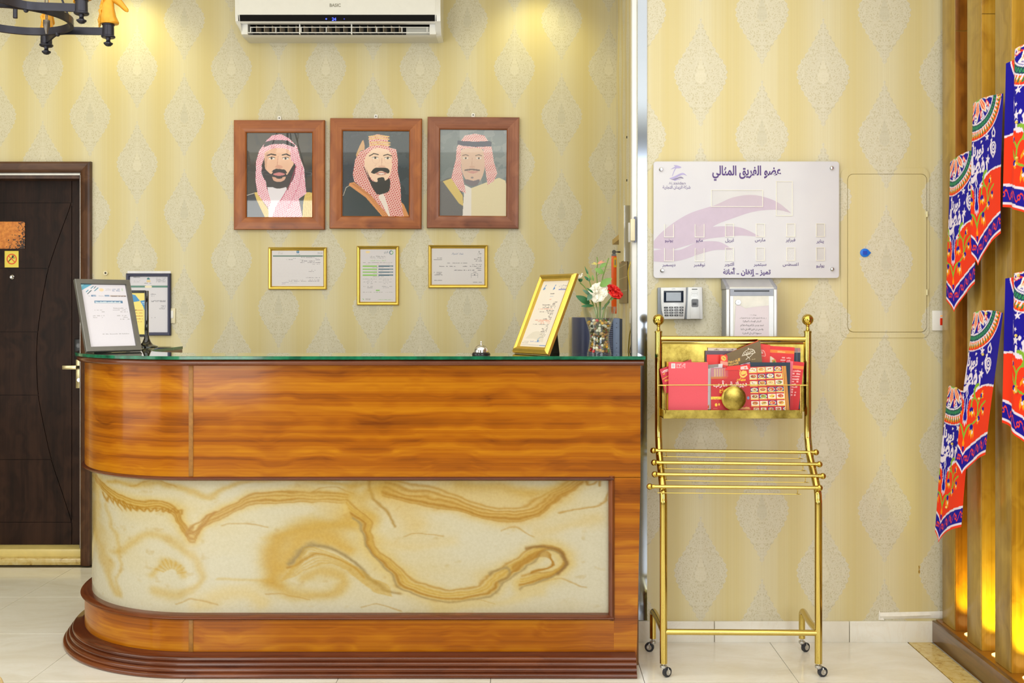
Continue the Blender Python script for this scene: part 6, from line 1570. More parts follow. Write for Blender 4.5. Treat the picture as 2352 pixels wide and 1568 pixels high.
def dish_fn(a, b):
    p = Pic(0, 0, 183, 108, a, b, (196, 34, 40)); R_d = np.random.default_rng(5)
    fade = np.clip(1 - p.X / 52, 0, 1) * (p.Y < 22)
    p.rect(0, 0, 42, 24, (176, 150, 170), .75)
    for k in range(5): p.rect(8 + k * 6, 2, 11 + k * 6, 22, (206, 176, 130), .9)
    p.rect(0, 22, 40, 28, (196, 130, 60), .8); p.paint(np.clip((p.X - 24) / 26, 0, 1) * (p.Y < 30), (204, 40, 40))
    Y_ = (244, 196, 92)
    d = np.hypot(p.X - 78, p.Y - 15); p.paint((abs(d - 8) < 1.1) & (p.Y > 9), Y_); p.spoly([(72, 14), (78, 8), (85, 13), (82, 18), (74, 19)], Y_); p.line([(68, 6), (72, 9)], 1.2, Y_); p.spoly([(69, 18), (78, 24), (88, 17), (86, 22), (78, 27), (71, 23)], Y_)
    p.text('مطاعم', 73, 34, 12, (248, 190, 40), bold=.04, width=21); p.text('ديوانية مأرب', 46, 47, 15, (250, 226, 230), bold=.025, width=82)
    p.text('دجاج', 30, 60, 10, (248, 190, 40), bold=.03); p.rect(0, 73, 26, 80, (250, 214, 70)); p.text('التوصيل', 10, 79, 6, (150, 60, 30), width=16)
    p.ell(12, 94, 3, 4, (248, 200, 60)); p.ell(19, 93, 2, 3, (248, 200, 60)); p.ell(88, 77, 3, 4, (120, 150, 190)); p.rect(5, 103, 15, 104, (230, 150, 130)); p.rect(60, 104, 92, 105.2, (250, 200, 110)); p.scrib(62, 90, 102, 5, (250, 210, 120))
    for r in range(7):
        for c in range(4 if r < 6 else 5):
            x0 = 92.5 + c * (20.4 if r < 6 else 17.2) + r * .5 + (4 if r == 6 else 0); y0 = 2 + r * 16.6 - c * .45; wd, hg = (18.4, 10.5) if r < 6 else (13, 8)
            bgc = [(236, 226, 214), (40, 60, 120), (206, 190, 160), (224, 200, 120)][R_d.integers(0, 4)]
            p.rect(x0, y0, x0 + wd, y0 + hg, bgc); fc = FOOD[R_d.integers(0, 10)]
            if (r, c) == (4, 1): fc = (140, 176, 60)
            if (r, c) == (4, 2): fc = (236, 200, 60)
            p.ell(x0 + wd / 2, y0 + hg / 2, wd * .44, hg * .46, (232, 224, 210)); m_ = p.ell(x0 + wd / 2, y0 + hg / 2, wd * .36, hg * .38, fc)
            for _ in range(5): p.ell(x0 + wd * (.3 + .4 * R_d.random()), y0 + hg * (.3 + .4 * R_d.random()), 1.6, 1.1, FOOD[R_d.integers(0, 10)])
            if r < 6: p.rect(x0, y0 + hg, x0 + wd, y0 + hg + 2.4, (248, 214, 110))
    for k, cc in enumerate(((240, 190, 80), (160, 60, 30), (240, 190, 80), (180, 110, 40), (224, 150, 60))): p.rect(174 + k * 1.8, 0, 175.8 + k * 1.8, 108, cc)
    return p
sheet_thing('menu_card', 'red restaurant menu with rows of dish pictures at the front of the rack', [(1633, 845), (1805, 840), (1813, 942), (1633, 942)], 4.286, (196, 34, 40), dish_fn, 270, 170)
sheet_thing('leaflet', 'small red and white folded flap above the dish menu', [(1672, 841), (1723, 836), (1723, 848), (1665, 850)], 4.284, (236, 52, 44), lambda a, b: (lambda p: (p.poly([(34, 4), (50, 3), (54, 12), (36, 12)], (240, 200, 196)), p.ell(46, 8, 2.5, 2, (240, 120, 60)), p)[-1])(Pic(0, 0, 58, 12, a, b, (236, 44, 40))), 60, 20)

# ------------------------------------------------------------------ vase with pebbles and silk roses
DV = 4.335
vx, vy = PX(1376.5, DV), DV
vs_ = thing('vase', 'waisted clear glass vase of coloured pebbles and roses at the right of the desk', 'vase', (vx, vy, ZT + 0.0003))
prof_o = [(0.0498, 0.0), (0.050, 0.006), (0.0475, 0.018), (0.0425, 0.045), (0.0402, 0.068), (0.0425, 0.092), (0.050, 0.120), (0.0595, 0.150), (0.0665, 0.176), (0.0695, 0.196)]
po = smooth_path([(r, 0, h) for r, h in prof_o], 3); po = [(p.x, p.z) for p in po]
pin = [(r - 0.003, h) for r, h in reversed(po) if h > 0.014] + [(0.02, 0.012), (0.001, 0.012)]
MB().lathe([(0.001, 0.0)] + po + [(po[-1][0] - 0.0015, 0.1968)] + pin, n=40).build('glass_body', thin_clear('clear_vase_glass', (247, 250, 248), 0.04), vs_, local=True)
def inner_r(h):
    return np.interp(h, [p[1] for p in po], [p[0] for p in po]) - 0.0035
PEB = {'white': (232, 226, 208), 'tan': (190, 150, 92), 'dark grey': (62, 60, 52), 'olive': (118, 112, 62), 'red': (206, 30, 40), 'green': (34, 130, 50), 'yellow': (226, 170, 50), 'brown': (120, 74, 34), 'maroon': (120, 24, 50)}
wts = ['white'] * 9 + ['tan'] * 6 + ['dark grey'] * 4 + ['olive'] * 3 + ['brown'] * 3 + ['red'] + ['maroon'] + ['green'] + ['yellow'] * 2
peb_me = {}
for nme, col in PEB.items():
    m = MB().ball((0, 0, 0), 1.0, 10, 7); me = m.mesh('pebble'); me.materials.append(pm('pebble_' + nme.replace(' ', '_'), col, 0.25, 0, 0.12, 40)); peb_me[nme] = me
R = random.Random(11)
layer = 0; placed = []
h = 0.019
while h < 0.134:
    ri = float(inner_r(h)) - 0.0068
    nring = max(6, int(2 * PI * ri / 0.0145))
    for k in range(nring):
        a = 2 * PI * (k + 0.5 * (layer % 2) + R.uniform(-.28, .28)) / nring
        if math.sin(a) > 0.45: continue                       # the far side cannot be seen
        placed.append((ri * math.cos(a), ri * math.sin(a), h + R.uniform(-.0035, .0035)))
    h += 0.0112; layer += 1
for a in range(9): placed.append((0.035 * math.cos(a * .7) * .7, -0.01 + 0.02 * math.sin(a * 1.3), 0.139 + R.uniform(-.002, .003)))
top_red = 0
for i, (x, y, z) in enumerate(placed):
    nme = R.choice(wts)
    if z > 0.136 and i % 3 == 0: nme = ('red', 'yellow', 'green')[i % 9 // 3]
    o = bpy.data.objects.new('pebble', peb_me[nme])
    s = R.uniform(0.0060, 0.0084); o.scale = (s * R.uniform(.95, 1.3), s * R.uniform(.75, .85), s * R.uniform(.65, .95))
    o.rotation_euler = (R.uniform(-.5, .5), R.uniform(-.7, .7), R.uniform(0, 3))
    o.location = (vx + x, vy + y, ZT + z)
    link(o); lev = ('at the foot', 'in the lower part', 'at the waist', 'in the upper part', 'on top')[min(4, int((z - 0.015) / 0.026))]; side = 'left' if x < -0.012 else ('right' if x > 0.012 else 'middle')
    tag(o, '%s polished pebble %s of the glass vase filling, %s' % (nme, lev, side), 'pebble', 'pebbles in the glass vase')

M_stem = pm('silk_stem', (112, 140, 62), 0.5); M_leafd = pm('silk_leaf_dark', (32, 98, 52), 0.5, 0, 0.15, 40); M_leafl = pm('silk_leaf_light', (112, 152, 72), 0.5, 0, 0.12, 40); M_leafg = pm('silk_leaf_grey', (84, 122, 98), 0.5, 0, 0.12, 40)
M_red = pm('silk_red', (224, 28, 22), 0.55, 0, 0.08); M_cream = pm('silk_cream', (236, 230, 214), 0.55, 0, 0.04); M_redd = pm('silk_red_deep', (196, 14, 14), 0.55, 0, 0.08)
def FP(px, py, D): return Vector((PX(px, D), D, PZ(py, D)))
def leaf_mesh(mb, base, tip, width, cup=0.2, nrm=Vector((0, -1, 0.15))):
    ax = tip - base; L = ax.length; t = ax.normalized(); sd = t.cross(nrm).normalized(); up = sd.cross(t).normalized()
    n = 8; rows = []
    for i in range(n + 1):
        s = i / n; wd = width * math.sin(PI * min(1, s * 0.93 + 0.05)) ** 0.75 * (1 - 0.25 * s)
        c = base + ax * s + up * (0.10 * L * math.sin(PI * s))
        rows.append([c - sd * wd / 2 + up * cup * wd * .5, c, c + sd * wd / 2 + up * cup * wd * .5])
    mb.add([p for r in rows for p in r], [(3 * i + k, 3 * i + 1 + k, 3 * i + 4 + k, 3 * i + 3 + k) for i in range(n) for k in range(2)])
def petal(mb, c, dirv, up, w, L, curl, seed):
    """a cupped petal fanning out from c"""
    r_ = random.Random(seed); d = dirv.copy(); s = d.cross(up).normalized(); n, m = 7, 6; g = []
    for i in range(n + 1):
        v = i / n; wd = w * (0.35 + 0.65 * math.sin(PI / 2 * min(1, v * 1.5))) * (1 if v < .75 else math.cos((v - .75) / .25 * 1.05))
        for j in range(m + 1):
            u = j / m * 2 - 1
            p = c + d * (L * v * (1 - 0.25 * abs(u) ** 2)) + s * (wd * u * 0.5) + up * (L * (0.55 * v - curl * v ** 3) + 0.18 * w * u * u * (1 - v) + 0.05 * L * math.sin(5 * u + seed) * v)
            g.append(p)
    k = m + 1
    mb.add(g, [(i * k + j, i * k + j + 1, (i + 1) * k + j + 1, (i + 1) * k + j) for i in range(n) for j in range(m)])
def rose(root, c, R0, face, mats, rings=((3, .26, .95), (4, .5, .75), (5, .78, .5), (7, 1.0, .22)), seed=1):
    f = face.normalized(); a0 = f.orthogonal().normalized(); b0 = f.cross(a0)
    k = 0
    for q, (n, rad, lift) in enumerate(rings):
        for i in range(n):
            th = 2 * PI * i / n + q * .6 + seed
            d = (a0 * math.cos(th) + b0 * math.sin(th)) * (1 - lift * .5) + f * 0.0
            mb = MB(); d0 = (a0 * math.cos(th) + b0 * math.sin(th)); inner = lift > .7
            petal(mb, c - f * R0 * .35 + (d0 * R0 * (.10 if lift > .9 else .2) if inner else d0 * 0), d0 * .18 if inner else d, f * (0.35 + lift), R0 * (0.95 + .55 * rad), R0 * (0.42 + .62 * rad), 0.15 + 0.40 * rad, seed * 10 + k)
            mb.build('petal', mats[k % len(mats)], root); k += 1
    MB().ball(tuple(c - f * R0 * .10), R0 * 0.13, 12, 8).build('bud_centre', mats[0], root)
def flower(name, label, c, R0, face, mats, stem, leaves, rings=None, seed=1):
    t_ = thing(name, label, 'flower', (vx, vy, ZT + 0.10), None, 'silk roses in the vase')
    rose(t_, c, R0, face, mats, rings or ((3, .26, .95), (4, .5, .75), (5, .78, .5), (7, 1.0, .22)), seed)
    MB().tube([tuple(p) for p in smooth_path([tuple(s) for s in stem], 8)], 0.0024, 8).build('stem', M_stem, t_)
    MB().lathe([(0.001, -0.012), (0.006, -0.010), (0.010, 0.0), (0.001, 0.002)], tuple(c - face.normalized() * R0 * .55)).build('calyx', M_leafd, t_)
    for b, tp, wd, m_ in leaves:
        mb = MB(); leaf_mesh(mb, b, tp, wd); mb.build('leaf', m_, t_)
    return t_
vb = lambda dx, dy=0: Vector((vx + dx, vy + dy, ZT + 0.06))
c = FP(1415, 664, 4.33)
flower('rose', 'large red silk rose on the right of the vase', c, 0.045, Vector((0.55, -0.62, 0.75)), (M_red, M_redd, M_red),
       [vb(-.004), Vector((vx + 0.012, vy, ZT + .15)), FP(1392, 700, 4.335), c - Vector((0.012, 0, 0.028))],
       [(FP(1396, 648, 4.32), FP(1404, 640, 4.30) , .0, M_leafl)] and [(FP(1379, 657, 4.31), FP(1405, 639, 4.30), 0.034, M_leafl), (FP(1386, 674, 4.315), FP(1399, 667, 4.31), 0.014, M_leafl), (FP(1406, 681, 4.33), FP(1421, 686, 4.33), 0.014, M_leafd), (FP(1404, 690, 4.33), FP(1412, 677, 4.33), 0.010, M_leafl), (FP(1388, 704, 4.34), FP(1401, 692, 4.34), 0.012, M_leafg), (FP(1393, 703, 4.34), FP(1382, 711, 4.34), 0.010, M_leafg)], seed=2)
c = FP(1370, 668, 4.31)
flower('rose', 'large open cream silk rose at the front of the vase', c, 0.046, Vector((-0.45, -0.8, 0.35)), (M_cream,),
       [vb(.002), Vector((vx + 0.001, vy - .005, ZT + .16)), FP(1377, 690, 4.33), c + Vector((0.004, 0.02, -0.01))],
       [(FP(1354, 697, 4.315), FP(1323, 679, 4.30), 0.032, M_leafd), (FP(1362, 702, 4.315), FP(1335, 703, 4.30), 0.016, M_leafd), (FP(1356, 678, 4.31), FP(1338, 665, 4.30), 0.016, M_leafg), (FP(1358, 676, 4.31), FP(1349, 690, 4.29), 0.024, M_leafg), (FP(1362, 672, 4.29), FP(1347, 661, 4.285), 0.010, M_leafd)], rings=((3, .26, .95), (4, .5, .75), (6, .8, .45), (8, 1.05, .14)), seed=5)
c = FP(1329, 633, 4.36)
flower('rose', 'cream silk rosebud half hidden behind the gold leaning frame', c, 0.030, Vector((-0.5, -0.3, 0.9)), (M_cream,),
       [vb(-.01), Vector((vx - 0.012, vy, ZT + .16)), FP(1350, 670, 4.345), c + Vector((0.006, 0, -0.028))],
       [(FP(1334, 647, 4.36), FP(1337, 639, 4.355), 0.010, M_leafd)], rings=((3, .35, 1.0), (5, .75, .9)), seed=8)
def spray(label, pts, leaves, name='leafy_stem', extra=None):
    t_ = thing(name, label, 'stem', (vx, vy, ZT + 0.10), None, 'green stems in the vase')
    MB().tube([tuple(p) for p in smooth_path([tuple(s) for s in pts], 8)], [0.0022] * (8 * (len(pts) - 1) + 1), 8).build('stem', M_stem, t_)
    for b, tp, wd, m_ in leaves:
        mb = MB(); leaf_mesh(mb, b, tp, wd); mb.build('leaf', m_, t_)
    if extra: extra(t_)
def tip1(t_):
    for k, (px, py) in enumerate(((1362, 602), (1366, 608), (1358, 606), (1384, 598), (1389, 601))):
        mb = MB(); leaf_mesh(mb, FP(1371, 606, 4.34), FP(px, py, 4.34), 0.006); mb.build('bract', pm('pale_bract', (196, 186, 96), 0.5) if k < 3 else pm('pink_bract', (226, 140, 110), 0.5), t_)
spray('tall stem with a pair of round green leaves behind the cream rose', [vb(.001, .01), Vector((vx + .002, vy + .01, ZT + .2)), FP(1371, 640, 4.345), FP(1370, 622, 4.345), FP(1373, 604, 4.34), FP(1371, 590, 4.34)],
      [(FP(1386, 627, 4.335), FP(1366, 617, 4.335), 0.026, M_leafl), (FP(1378, 615, 4.335), FP(1392, 604, 4.34), 0.018, M_leafl), (FP(1371, 634, 4.34), FP(1378, 627, 4.34), 0.003, M_stem)], extra=tip1)
def tip2(t_):
    for k in range(10):
        b = FP(1388 + k * 1.1, 628 - k * 3.6, 4.34); mb = MB(); leaf_mesh(mb, b, b + Vector((0.018 * (1 if k % 2 else -.7), 0, 0.008)), 0.002); mb.build('frond', pm('fern_green', (150, 168, 76), 0.5), t_)
spray('thin feathery green stem rising beside the spirit level', [vb(.006, .012), Vector((vx + .006, vy + .014, ZT + .2)), FP(1383, 645, 4.345), FP(1388, 625, 4.34), FP(1394, 605, 4.34), FP(1398, 592, 4.34)], [], extra=tip2)
spray('dark pointed green bud stem left of the cream rose', [vb(-.006, .008), Vector((vx - .008, vy + .008, ZT + .18)), FP(1358, 660, 4.35), FP(1352, 640, 4.35)],
      [(FP(1350, 632, 4.35), FP(1343, 611, 4.35), 0.006, M_leafd), (FP(1351, 630, 4.35), FP(1349, 617, 4.35), 0.004, M_leafg), (FP(1352, 644, 4.345), FP(1342, 634, 4.345), 0.012, M_leafd), (FP(1354, 646, 4.34), FP(1351, 638, 4.335), 0.012, M_leafg), (FP(1358, 643, 4.345), FP(1348, 628, 4.345), 0.009, M_leafl), (FP(1363, 645, 4.345), FP(1360, 631, 4.345), 0.010, M_leafl)])

# ------------------------------------------------------------------ computer tower behind the vase
t_ = thing('computer_tower', 'blue grey computer tower with ribbed vents standing behind the vase', 'computer', (PX(1372, 4.72), 4.72, 0.95))
x0, x1, zt2 = PX(1314, 4.66), PX(1426, 4.66), PZ(729, 4.66)
M_tow = pm('tower_blue_grey', (66, 72, 104), 0.4, 0, 0.06); M_tow2 = pm('tower_trim', (92, 108, 136), 0.4, 0, 0.06)
xa = PX(1346, 4.62)
m = MB().prismz([(x0 + .006, 4.70), (xa - 0.022, 4.64), (xa, 4.625), (xa + 0.03, 4.625), (xa + 0.03, 4.85), (x0 + .006, 4.85)], 0.95, zt2)
m.build('front_bay', M_tow, t_, bevel=0.003)
MB().box(xa + 0.03, x1 - 0.036, 4.655, 4.85, 0.95, zt2 - 0.004).build('case', pm('tower_dark', (30, 34, 48), 0.5), t_)
mb = MB(); zz_ = 0.96
ribs = 0
while zz_ < zt2 - 0.012:
    MB().box(xa + 0.03, x1 - 0.037, 4.648, 4.657, zz_, zz_ + 0.004).build('vent_rib', M_tow, t_, smooth=False); zz_ += 0.0085
tri = MB().box(x1 - 0.036, x1 - 0.006, 4.645, 4.85, 0.95, zt2 - 0.003).build('side_trim', M_tow2, t_, bevel=0.002)
for py in (742, 752, 788, 799): MB().lathe([(0.001, 0), (0.002, 0), (0.001, .0005)], (x1 - 0.02, 4.645, PZ(py, 4.645)), 8, 'y').build('screw_hole', M_black, tri)
MB().box(x1 - 0.006, x1 + 0.010, 4.70, 4.85, 0.95, zt2 - 0.006).build('back_panel', _M['tower_dark'], t_)
sl = MB().add([(x0 + 0.011, 4.694, PZ(770, 4.68)), (x0 + 0.024, 4.681, PZ(770, 4.68)), (x0 + 0.024, 4.681, PZ(738, 4.68)), (x0 + 0.011, 4.694, PZ(738, 4.68))], [(0, 1, 2, 3)])
sl.v = [(x - 0.0012, y - 0.0012, z) for x, y, z in sl.v]; sl.build('drive_slot', M_black, t_, smooth=False)
t_ = thing('cardboard_box', 'beige box edge standing left of the computer tower behind the gold frame', 'box', (PX(1312, 4.80), 4.80, 0.95))
MB().box(PX(1308, 4.86), PX(1322, 4.86), 4.87, 4.95, 0.95, PZ(729, 4.86)).build('box_body', pm('beige_card', (196, 180, 132), 0.6), t_, bevel=0.002)

# ------------------------------------------------------------------ things on the return wall beside the corner
def RX(y): return XC1 + (XC0 - XC1) * (y - DR) / (DB - DR)      # wall surface at depth y
mc = thing('key_cabinet', 'shiny steel key cabinet with a key in its door on the side wall', 'cabinet', (RX(4.96), 4.96, PZ(600, 4.85)))
xm = PX(1433.5, 4.85); zc0, zc1 = PZ(600, 4.85), PZ(471.5, 4.85)
MB().prismz([(xm, 4.85), (RX(4.85), 4.85), (RX(5.10), 5.10), (xm + .004, 5.10)], zc0, zc1).build('body', pm('cabinet_steel', (225, 226, 228), 0.10, 1.0, 0.03), mc)
MB().box(xm - 0.003, xm + 0.0, 4.853, 5.095, zc0 + 0.003, zc1 - 0.003).build('door', pm('cabinet_beige', (206, 190, 140), 0.4), mc)
k = MB().cyl((xm - 0.004, 5.0, PZ(578, 4.98)), (xm - 0.018, 5.0, PZ(578, 4.98)), 0.004, 10)
k.box(xm - 0.018, xm - 0.0165, 4.994, 5.006, PZ(578, 4.98) - .003, PZ(578, 4.98) + .003).lathe([(0.001, 0), (0.010, 0), (0.010, 0.002), (0.001, 0.002)], (xm - 0.034, 5.0, PZ(578, 4.98)), 12, 'y')
k.box(xm - 0.030, xm - 0.016, 4.9985, 5.0015, PZ(578, 4.98) - .0025, PZ(578, 4.98) + .0025).build('key', pm('key_metal', (70, 66, 58), 0.3, 0.8), mc)
jb = thing('junction_box', 'white plastic junction box on the cable trunking beside the steel strip', 'junction box', (PX(1454, 4.61), 4.63, PZ(555, 4.61)))
MB().box(PX(1448, 4.61), PX(1458.5, 4.61), 4.60, 4.632, PZ(553, 4.61), PZ(503, 4.61)).build('cover', M_ivory, jb, bevel=0.003)
MB().box(PX(1457, 4.615), PX(1461.5, 4.615), 4.612, 4.634, PZ(556, 4.61), PZ(497, 4.61)).build('back_plate', pm('box_side_shadow', (110, 116, 140), 0.4), jb)  # blue-grey slab stands in for the shadow beside the box, no real plate
MB().box(PX(1442.5, 4.62), PX(1448.2, 4.62), 4.607, 4.632, PZ(556, 4.61), PZ(511, 4.61)).build('side_socket', pm('socket_grey', (180, 176, 168), 0.4), jb, bevel=0.002)
cb = thing('yellow_cable', 'thin yellow cable hanging down the side wall by the trunking', 'cable', (RX(4.78) - .01, 4.78, PZ(812, 4.78)))
MB().tube([tuple(p) for p in smooth_path([tuple(FP(1449, 600, 4.78)), tuple(FP(1443, 625, 4.78)), tuple(FP(1446, 655, 4.78)), tuple(FP(1452, 690, 4.75)), tuple(FP(1452, 740, 4.75)), tuple(FP(1446, 770, 4.78)), tuple(FP(1443, 812, 4.80)), tuple(FP(1443, 850, 4.80))], 6)], 0.0022, 8).build('wire', pm('yellow_wire', (220, 190, 30), 0.4), cb)
cb = thing('black_cable', 'short black cable near the yellow cable behind the desk', 'cable', (RX(4.8) - .01, 4.8, PZ(812, 4.8)))
MB().tube([tuple(p) for p in smooth_path([tuple(FP(1451, 778, 4.70)), tuple(FP(1449, 793, 4.70)), tuple(FP(1446, 812, 4.71)), tuple(FP(1446, 850, 4.71))], 6)], 0.0016, 8).build('wire', M_black, cb)
so = thing('wall_socket', 'pale socket on the side wall behind the trunking, above the desk top', 'socket', (RX(4.86), 4.86, PZ(730, 4.86)))
MB().box(RX(4.86) - 0.012, RX(4.86) + 0.001, 4.82, 4.90, PZ(750, 4.86), PZ(708, 4.86)).build('plate', M_ivory, so, bevel=0.002)
MB().box(RX(4.86) - 0.014, RX(4.86) - 0.011, 4.835, 4.885, PZ(742, 4.86), PZ(716, 4.86)).build('insert', M_white, so)
sh = thing('wall_bracket', 'small wooden shelf bracket on the side wall left of the key cabinet', 'bracket', (RX(5.5), 5.5, PZ(555, 5.4)))
MB().prismz([(PX(1407, 5.6), 5.62), (RX(5.62), 5.62), (RX(5.2), 5.2), (PX(1421, 5.2), 5.2)], PZ(556, 5.4), PZ(544, 5.4)).build('shelf', pm('pale_wood', (190, 158, 88), 0.5), sh, bevel=0.002)
MB().box(RX(5.4) - 0.012, RX(5.4) + 0.002, 5.36, 5.40, PZ(556, 5.4) - 0.03, PZ(556, 5.4)).build('support', _M['pale_wood'], sh)
pn = thing('notice_board', 'brown notice panel with dotted white lines on the side wall behind the red rose', 'panel', (RX(5.3), 5.3, PZ(692, 5.3)))
pz0, pz1 = PZ(696, 5.3), PZ(584, 5.3)
p = Pic(0, 0, 60, 110, 62, 112, (140, 124, 86))
for yy in (24, 52, 82): p.paint((abs(p.Y - yy) < 1.2) & (np.mod(p.X, 4) < 2), (206, 196, 160))
p.build('panel_sheet', attr_mat('print_matt', 0.5), pn, lambda u, v: (RX(5.68 - .56 * u) - 0.006, 5.68 - .56 * u, pz1 - (pz1 - pz0) * v), local=False)
MB().prismz([(RX(5.68) - .005, 5.68), (RX(5.68), 5.68), (RX(5.12), 5.12), (RX(5.12) - .005, 5.12)], pz0, pz1).build('board', pm('panel_board', (120, 104, 70), 0.6), pn)
lp = thing('spirit_level', 'orange spirit level with a yellow vial standing behind the red rose', 'spirit level', (PX(1411, 5.4), 5.4, PZ(705, 5.4)))
lx0_, lx1_ = PX(1404.5, 5.4), PX(1416, 5.4); lz0_, lz1_ = PZ(720, 5.4), PZ(588, 5.4)
MB().box(lx0_, lx1_, 5.39, 5.415, lz0_, lz1_).build('body', pm('orange_enamel', (240, 96, 18), 0.35), lp, bevel=0.002)
fr_ = MB().prism(rrect(lx1_ - 0.016, PZ(614, 5.39), lx1_ + 0.001, PZ(591, 5.39), 0.006), 5.386, 5.3905).build('vial_frame', pm('yellow_enamel', (234, 178, 30), 0.35), lp)
MB().prism(rrect(lx1_ - 0.0115, PZ(609, 5.39), lx1_ - 0.0045, PZ(596, 5.39), 0.003), 5.3845, 5.387).build('vial', pm('vial_grey', (150, 150, 120), 0.2), fr_)
MB().lathe([(0.006, 0.0), (0.012, 0.0), (0.012, 0.012), (0.006, 0.012)], ((lx0_ + lx1_) / 2, 5.408, lz1_ + 0.004), 18, 'y').build('hanging_ring', pm('ring_grey', (120, 122, 128), 0.4), lp)
for i, (px, py) in enumerate(((1423.5, 315), (1423, 414))):
    y_ = 5.2; t_ = thing('wall_plug', ('upper', 'lower')[i] + ' black screw hole in the papered side wall above the key cabinet', 'wall plug', (RX(y_), y_, PZ(py, y_)))
    MB().cyl((RX(y_) - 0.004, y_, PZ(py, y_)), (RX(y_) + 0.002, y_, PZ(py, y_)), 0.006, 12).build('plug', M_black, t_)

# ------------------------------------------------------------------ Ramadan pennants on the slat screen
HWp, HPp = 0.215, 0.63
def tmax(s): return 1.0 - 0.18 * np.abs(s) ** 0.65
PNX, PNY = 120, 190
def pennant_print():
    """whole pennant, s -1..1 across, v 0..1 down to its own lower edge; colours depend on real cloth position"""
    p = Pic(-1, 0, 1, 1, 2 * PNX, PNY, (22, 12, 150))
    s = p.X.copy(); t = p.Y * tmax(s)
    x = s * HWp * 100; y = t * HPp * 100                 # centimetres
    yr = y; x = x * 1.15; y = np.interp(y, [0, 15.3, 21, 28, 31.5, 43.5, 48, 54, 63], [0, 20.7, 28, 35.2, 38.5, 54.2, 57.6, 63.4, 72])
    p.X, p.Y = x, y
    RED_, WH, OR, GRN, BLU = (238, 56, 22), (228, 218, 236), (246, 150, 24), (34, 128, 72), (22, 12, 150)
    LG = (132, 176, 50)
    # red field below the ogee
    edge = np.interp(np.abs(x), [0, 1.2, 1.6, 2.2, 3.5, 6.0, 9.0, 12, 15, 18, 26], [52, 50, 46, 42.0, 39.5, 37.6, 36.2, 35.2, 34.6, 34.2, 33.6])
    p.paint(y > edge, RED_); p.paint(abs(y - edge) < 0.38, WH)
    # tassel
    p.poly([(-1.0, 41), (1.0, 41), (0.8, 46), (1.5, 50), (1.2, 53.0), (0.5, 51.6), (0, 54.0), (-0.5, 51.6), (-1.2, 53.0), (-1.5, 50), (-0.8, 46)], BLU)
    p.line([(-1.0, 41), (-0.9, 46), (-1.7, 50), (-1.3, 53.3), (-.5, 52), (0, 54.4), (.5, 52), (1.3, 53.3), (1.7, 50), (.9, 46), (1.0, 41)], 0.45, WH)
    p.poly([(0, 35.5), (1.1, 38.4), (0, 41), (-1.1, 38.4)], WH); p.poly([(0, 36.6), (.5, 38.6), (0, 39.6), (-.5, 38.6)], BLU)
    # rosette at the top
    r = np.hypot(x, y + 2.5); th = np.arctan2(x, y + 2.5)
    p.paint(r < 23.2, WH); p.paint(r < 22.6, (226, 50, 30))
    k = np.mod(th * 15 / PI * 2, 1.0); tri = np.abs(k - .5) * 2
    p.paint((r < 22.4) & (r > 19.0) & (tri > (r - 19.0) / 3.4), OR); p.paint((r < 21.6) & (r > 19.6) & (tri < 0.34), GRN); p.paint((r < 20.4) & (r > 18.6) & (tri > .6), WH)
    p.paint(r < 18.6, WH); p.paint(r < 18.0, (28, 70, 90)); p.paint((r < 17.8) & (r > 15.3) & (np.hypot(np.mod(th * 16 / PI * 2, 1) - .5, (r - 16.5) / 2.6) < .34), (60, 160, 70))
    p.paint((r < 17.3) & (r > 15.8) & (np.hypot(np.mod(th * 16 / PI * 2, 1) - .5, (r - 16.5) / 2.6) < .13), BLU)
    p.paint(r < 15.0, WH); p.paint(r < 14.3, BLU)
    p.paint((r < 14.0) & (np.mod(th * 6 / PI + .5, 1) < .5) & (r > 10), WH); p.paint((r < 13.2) & (np.abs(np.mod(th * 6 / PI + .5, 1) - .25) < .12) & (np.mod(r, 1.6) < .8) & (r > 10.4), BLU)
    for a in range(-80, 81, 40):
        c0, s0 = math.sin(math.radians(a)), math.cos(math.radians(a))
        def P(u, v): return (u * s0 + v * c0, v * s0 - u * c0 - 2.5)
        p.poly([P(0, 13.6), P(2.2, 9), P(1.4, 4), P(0, 2), P(-1.4, 4), P(-2.2, 9)], (240, 236, 226)); p.poly([P(0, 12.6), P(1.6, 8.6), P(0.9, 4.4), P(0, 3), P(-.9, 4.4), P(-1.6, 8.6)], (236, 110, 74))
        p.line([P(0, 3), P(0, 12)], .5, (250, 210, 180))
        p.poly([P(3.0, 13), P(4.6, 11.4), P(4.0, 8), P(2.6, 9)], (236, 60, 44)); p.poly([P(3.3, 12), P(4.1, 11), P(3.8, 9), P(3.0, 10)], (250, 220, 210))
    p.paint(r < 3.4, (120, 176, 70)); p.paint(r < 2.0, (236, 60, 44))
    # lettering, crescent, stars
    T = Pic(-30, 0, 30, 75, 700, 870, (0, 0, 0))
    T.text('نورنا', 1.2, 27.6, 6.4, (1, 1, 1), bold=.045, width=10.5); T.text('رمضان', -0.2, 34.6, 10.0, (1, 1, 1), bold=.045, width=21)
    tm = T.c[np.clip((y / 75 * 869).round().astype(int), 0, 869), np.clip(((x + 30) / 60 * 699).round().astype(int), 0, 699), 0] > .5
    p.paint(tm, WH)
    p.line([(-3.6, 21), (-3.4, 33)], .9, WH)
    cr = (np.hypot(x + 3.4, y - 33.5) < 4.6) & (np.hypot(x + 3.9, y - 31.3) > 4.6) & (y > 33.4); p.paint(cr, WH)
    def star(cx, cy, R_, rot=0):
        pts = []
        for i in range(10):
            a = math.radians(rot + i * 36 - 90); q = R_ if i % 2 == 0 else R_ * .42; pts.append((cx + q * math.cos(a), cy + q * math.sin(a)))
        p.poly(pts, WH)
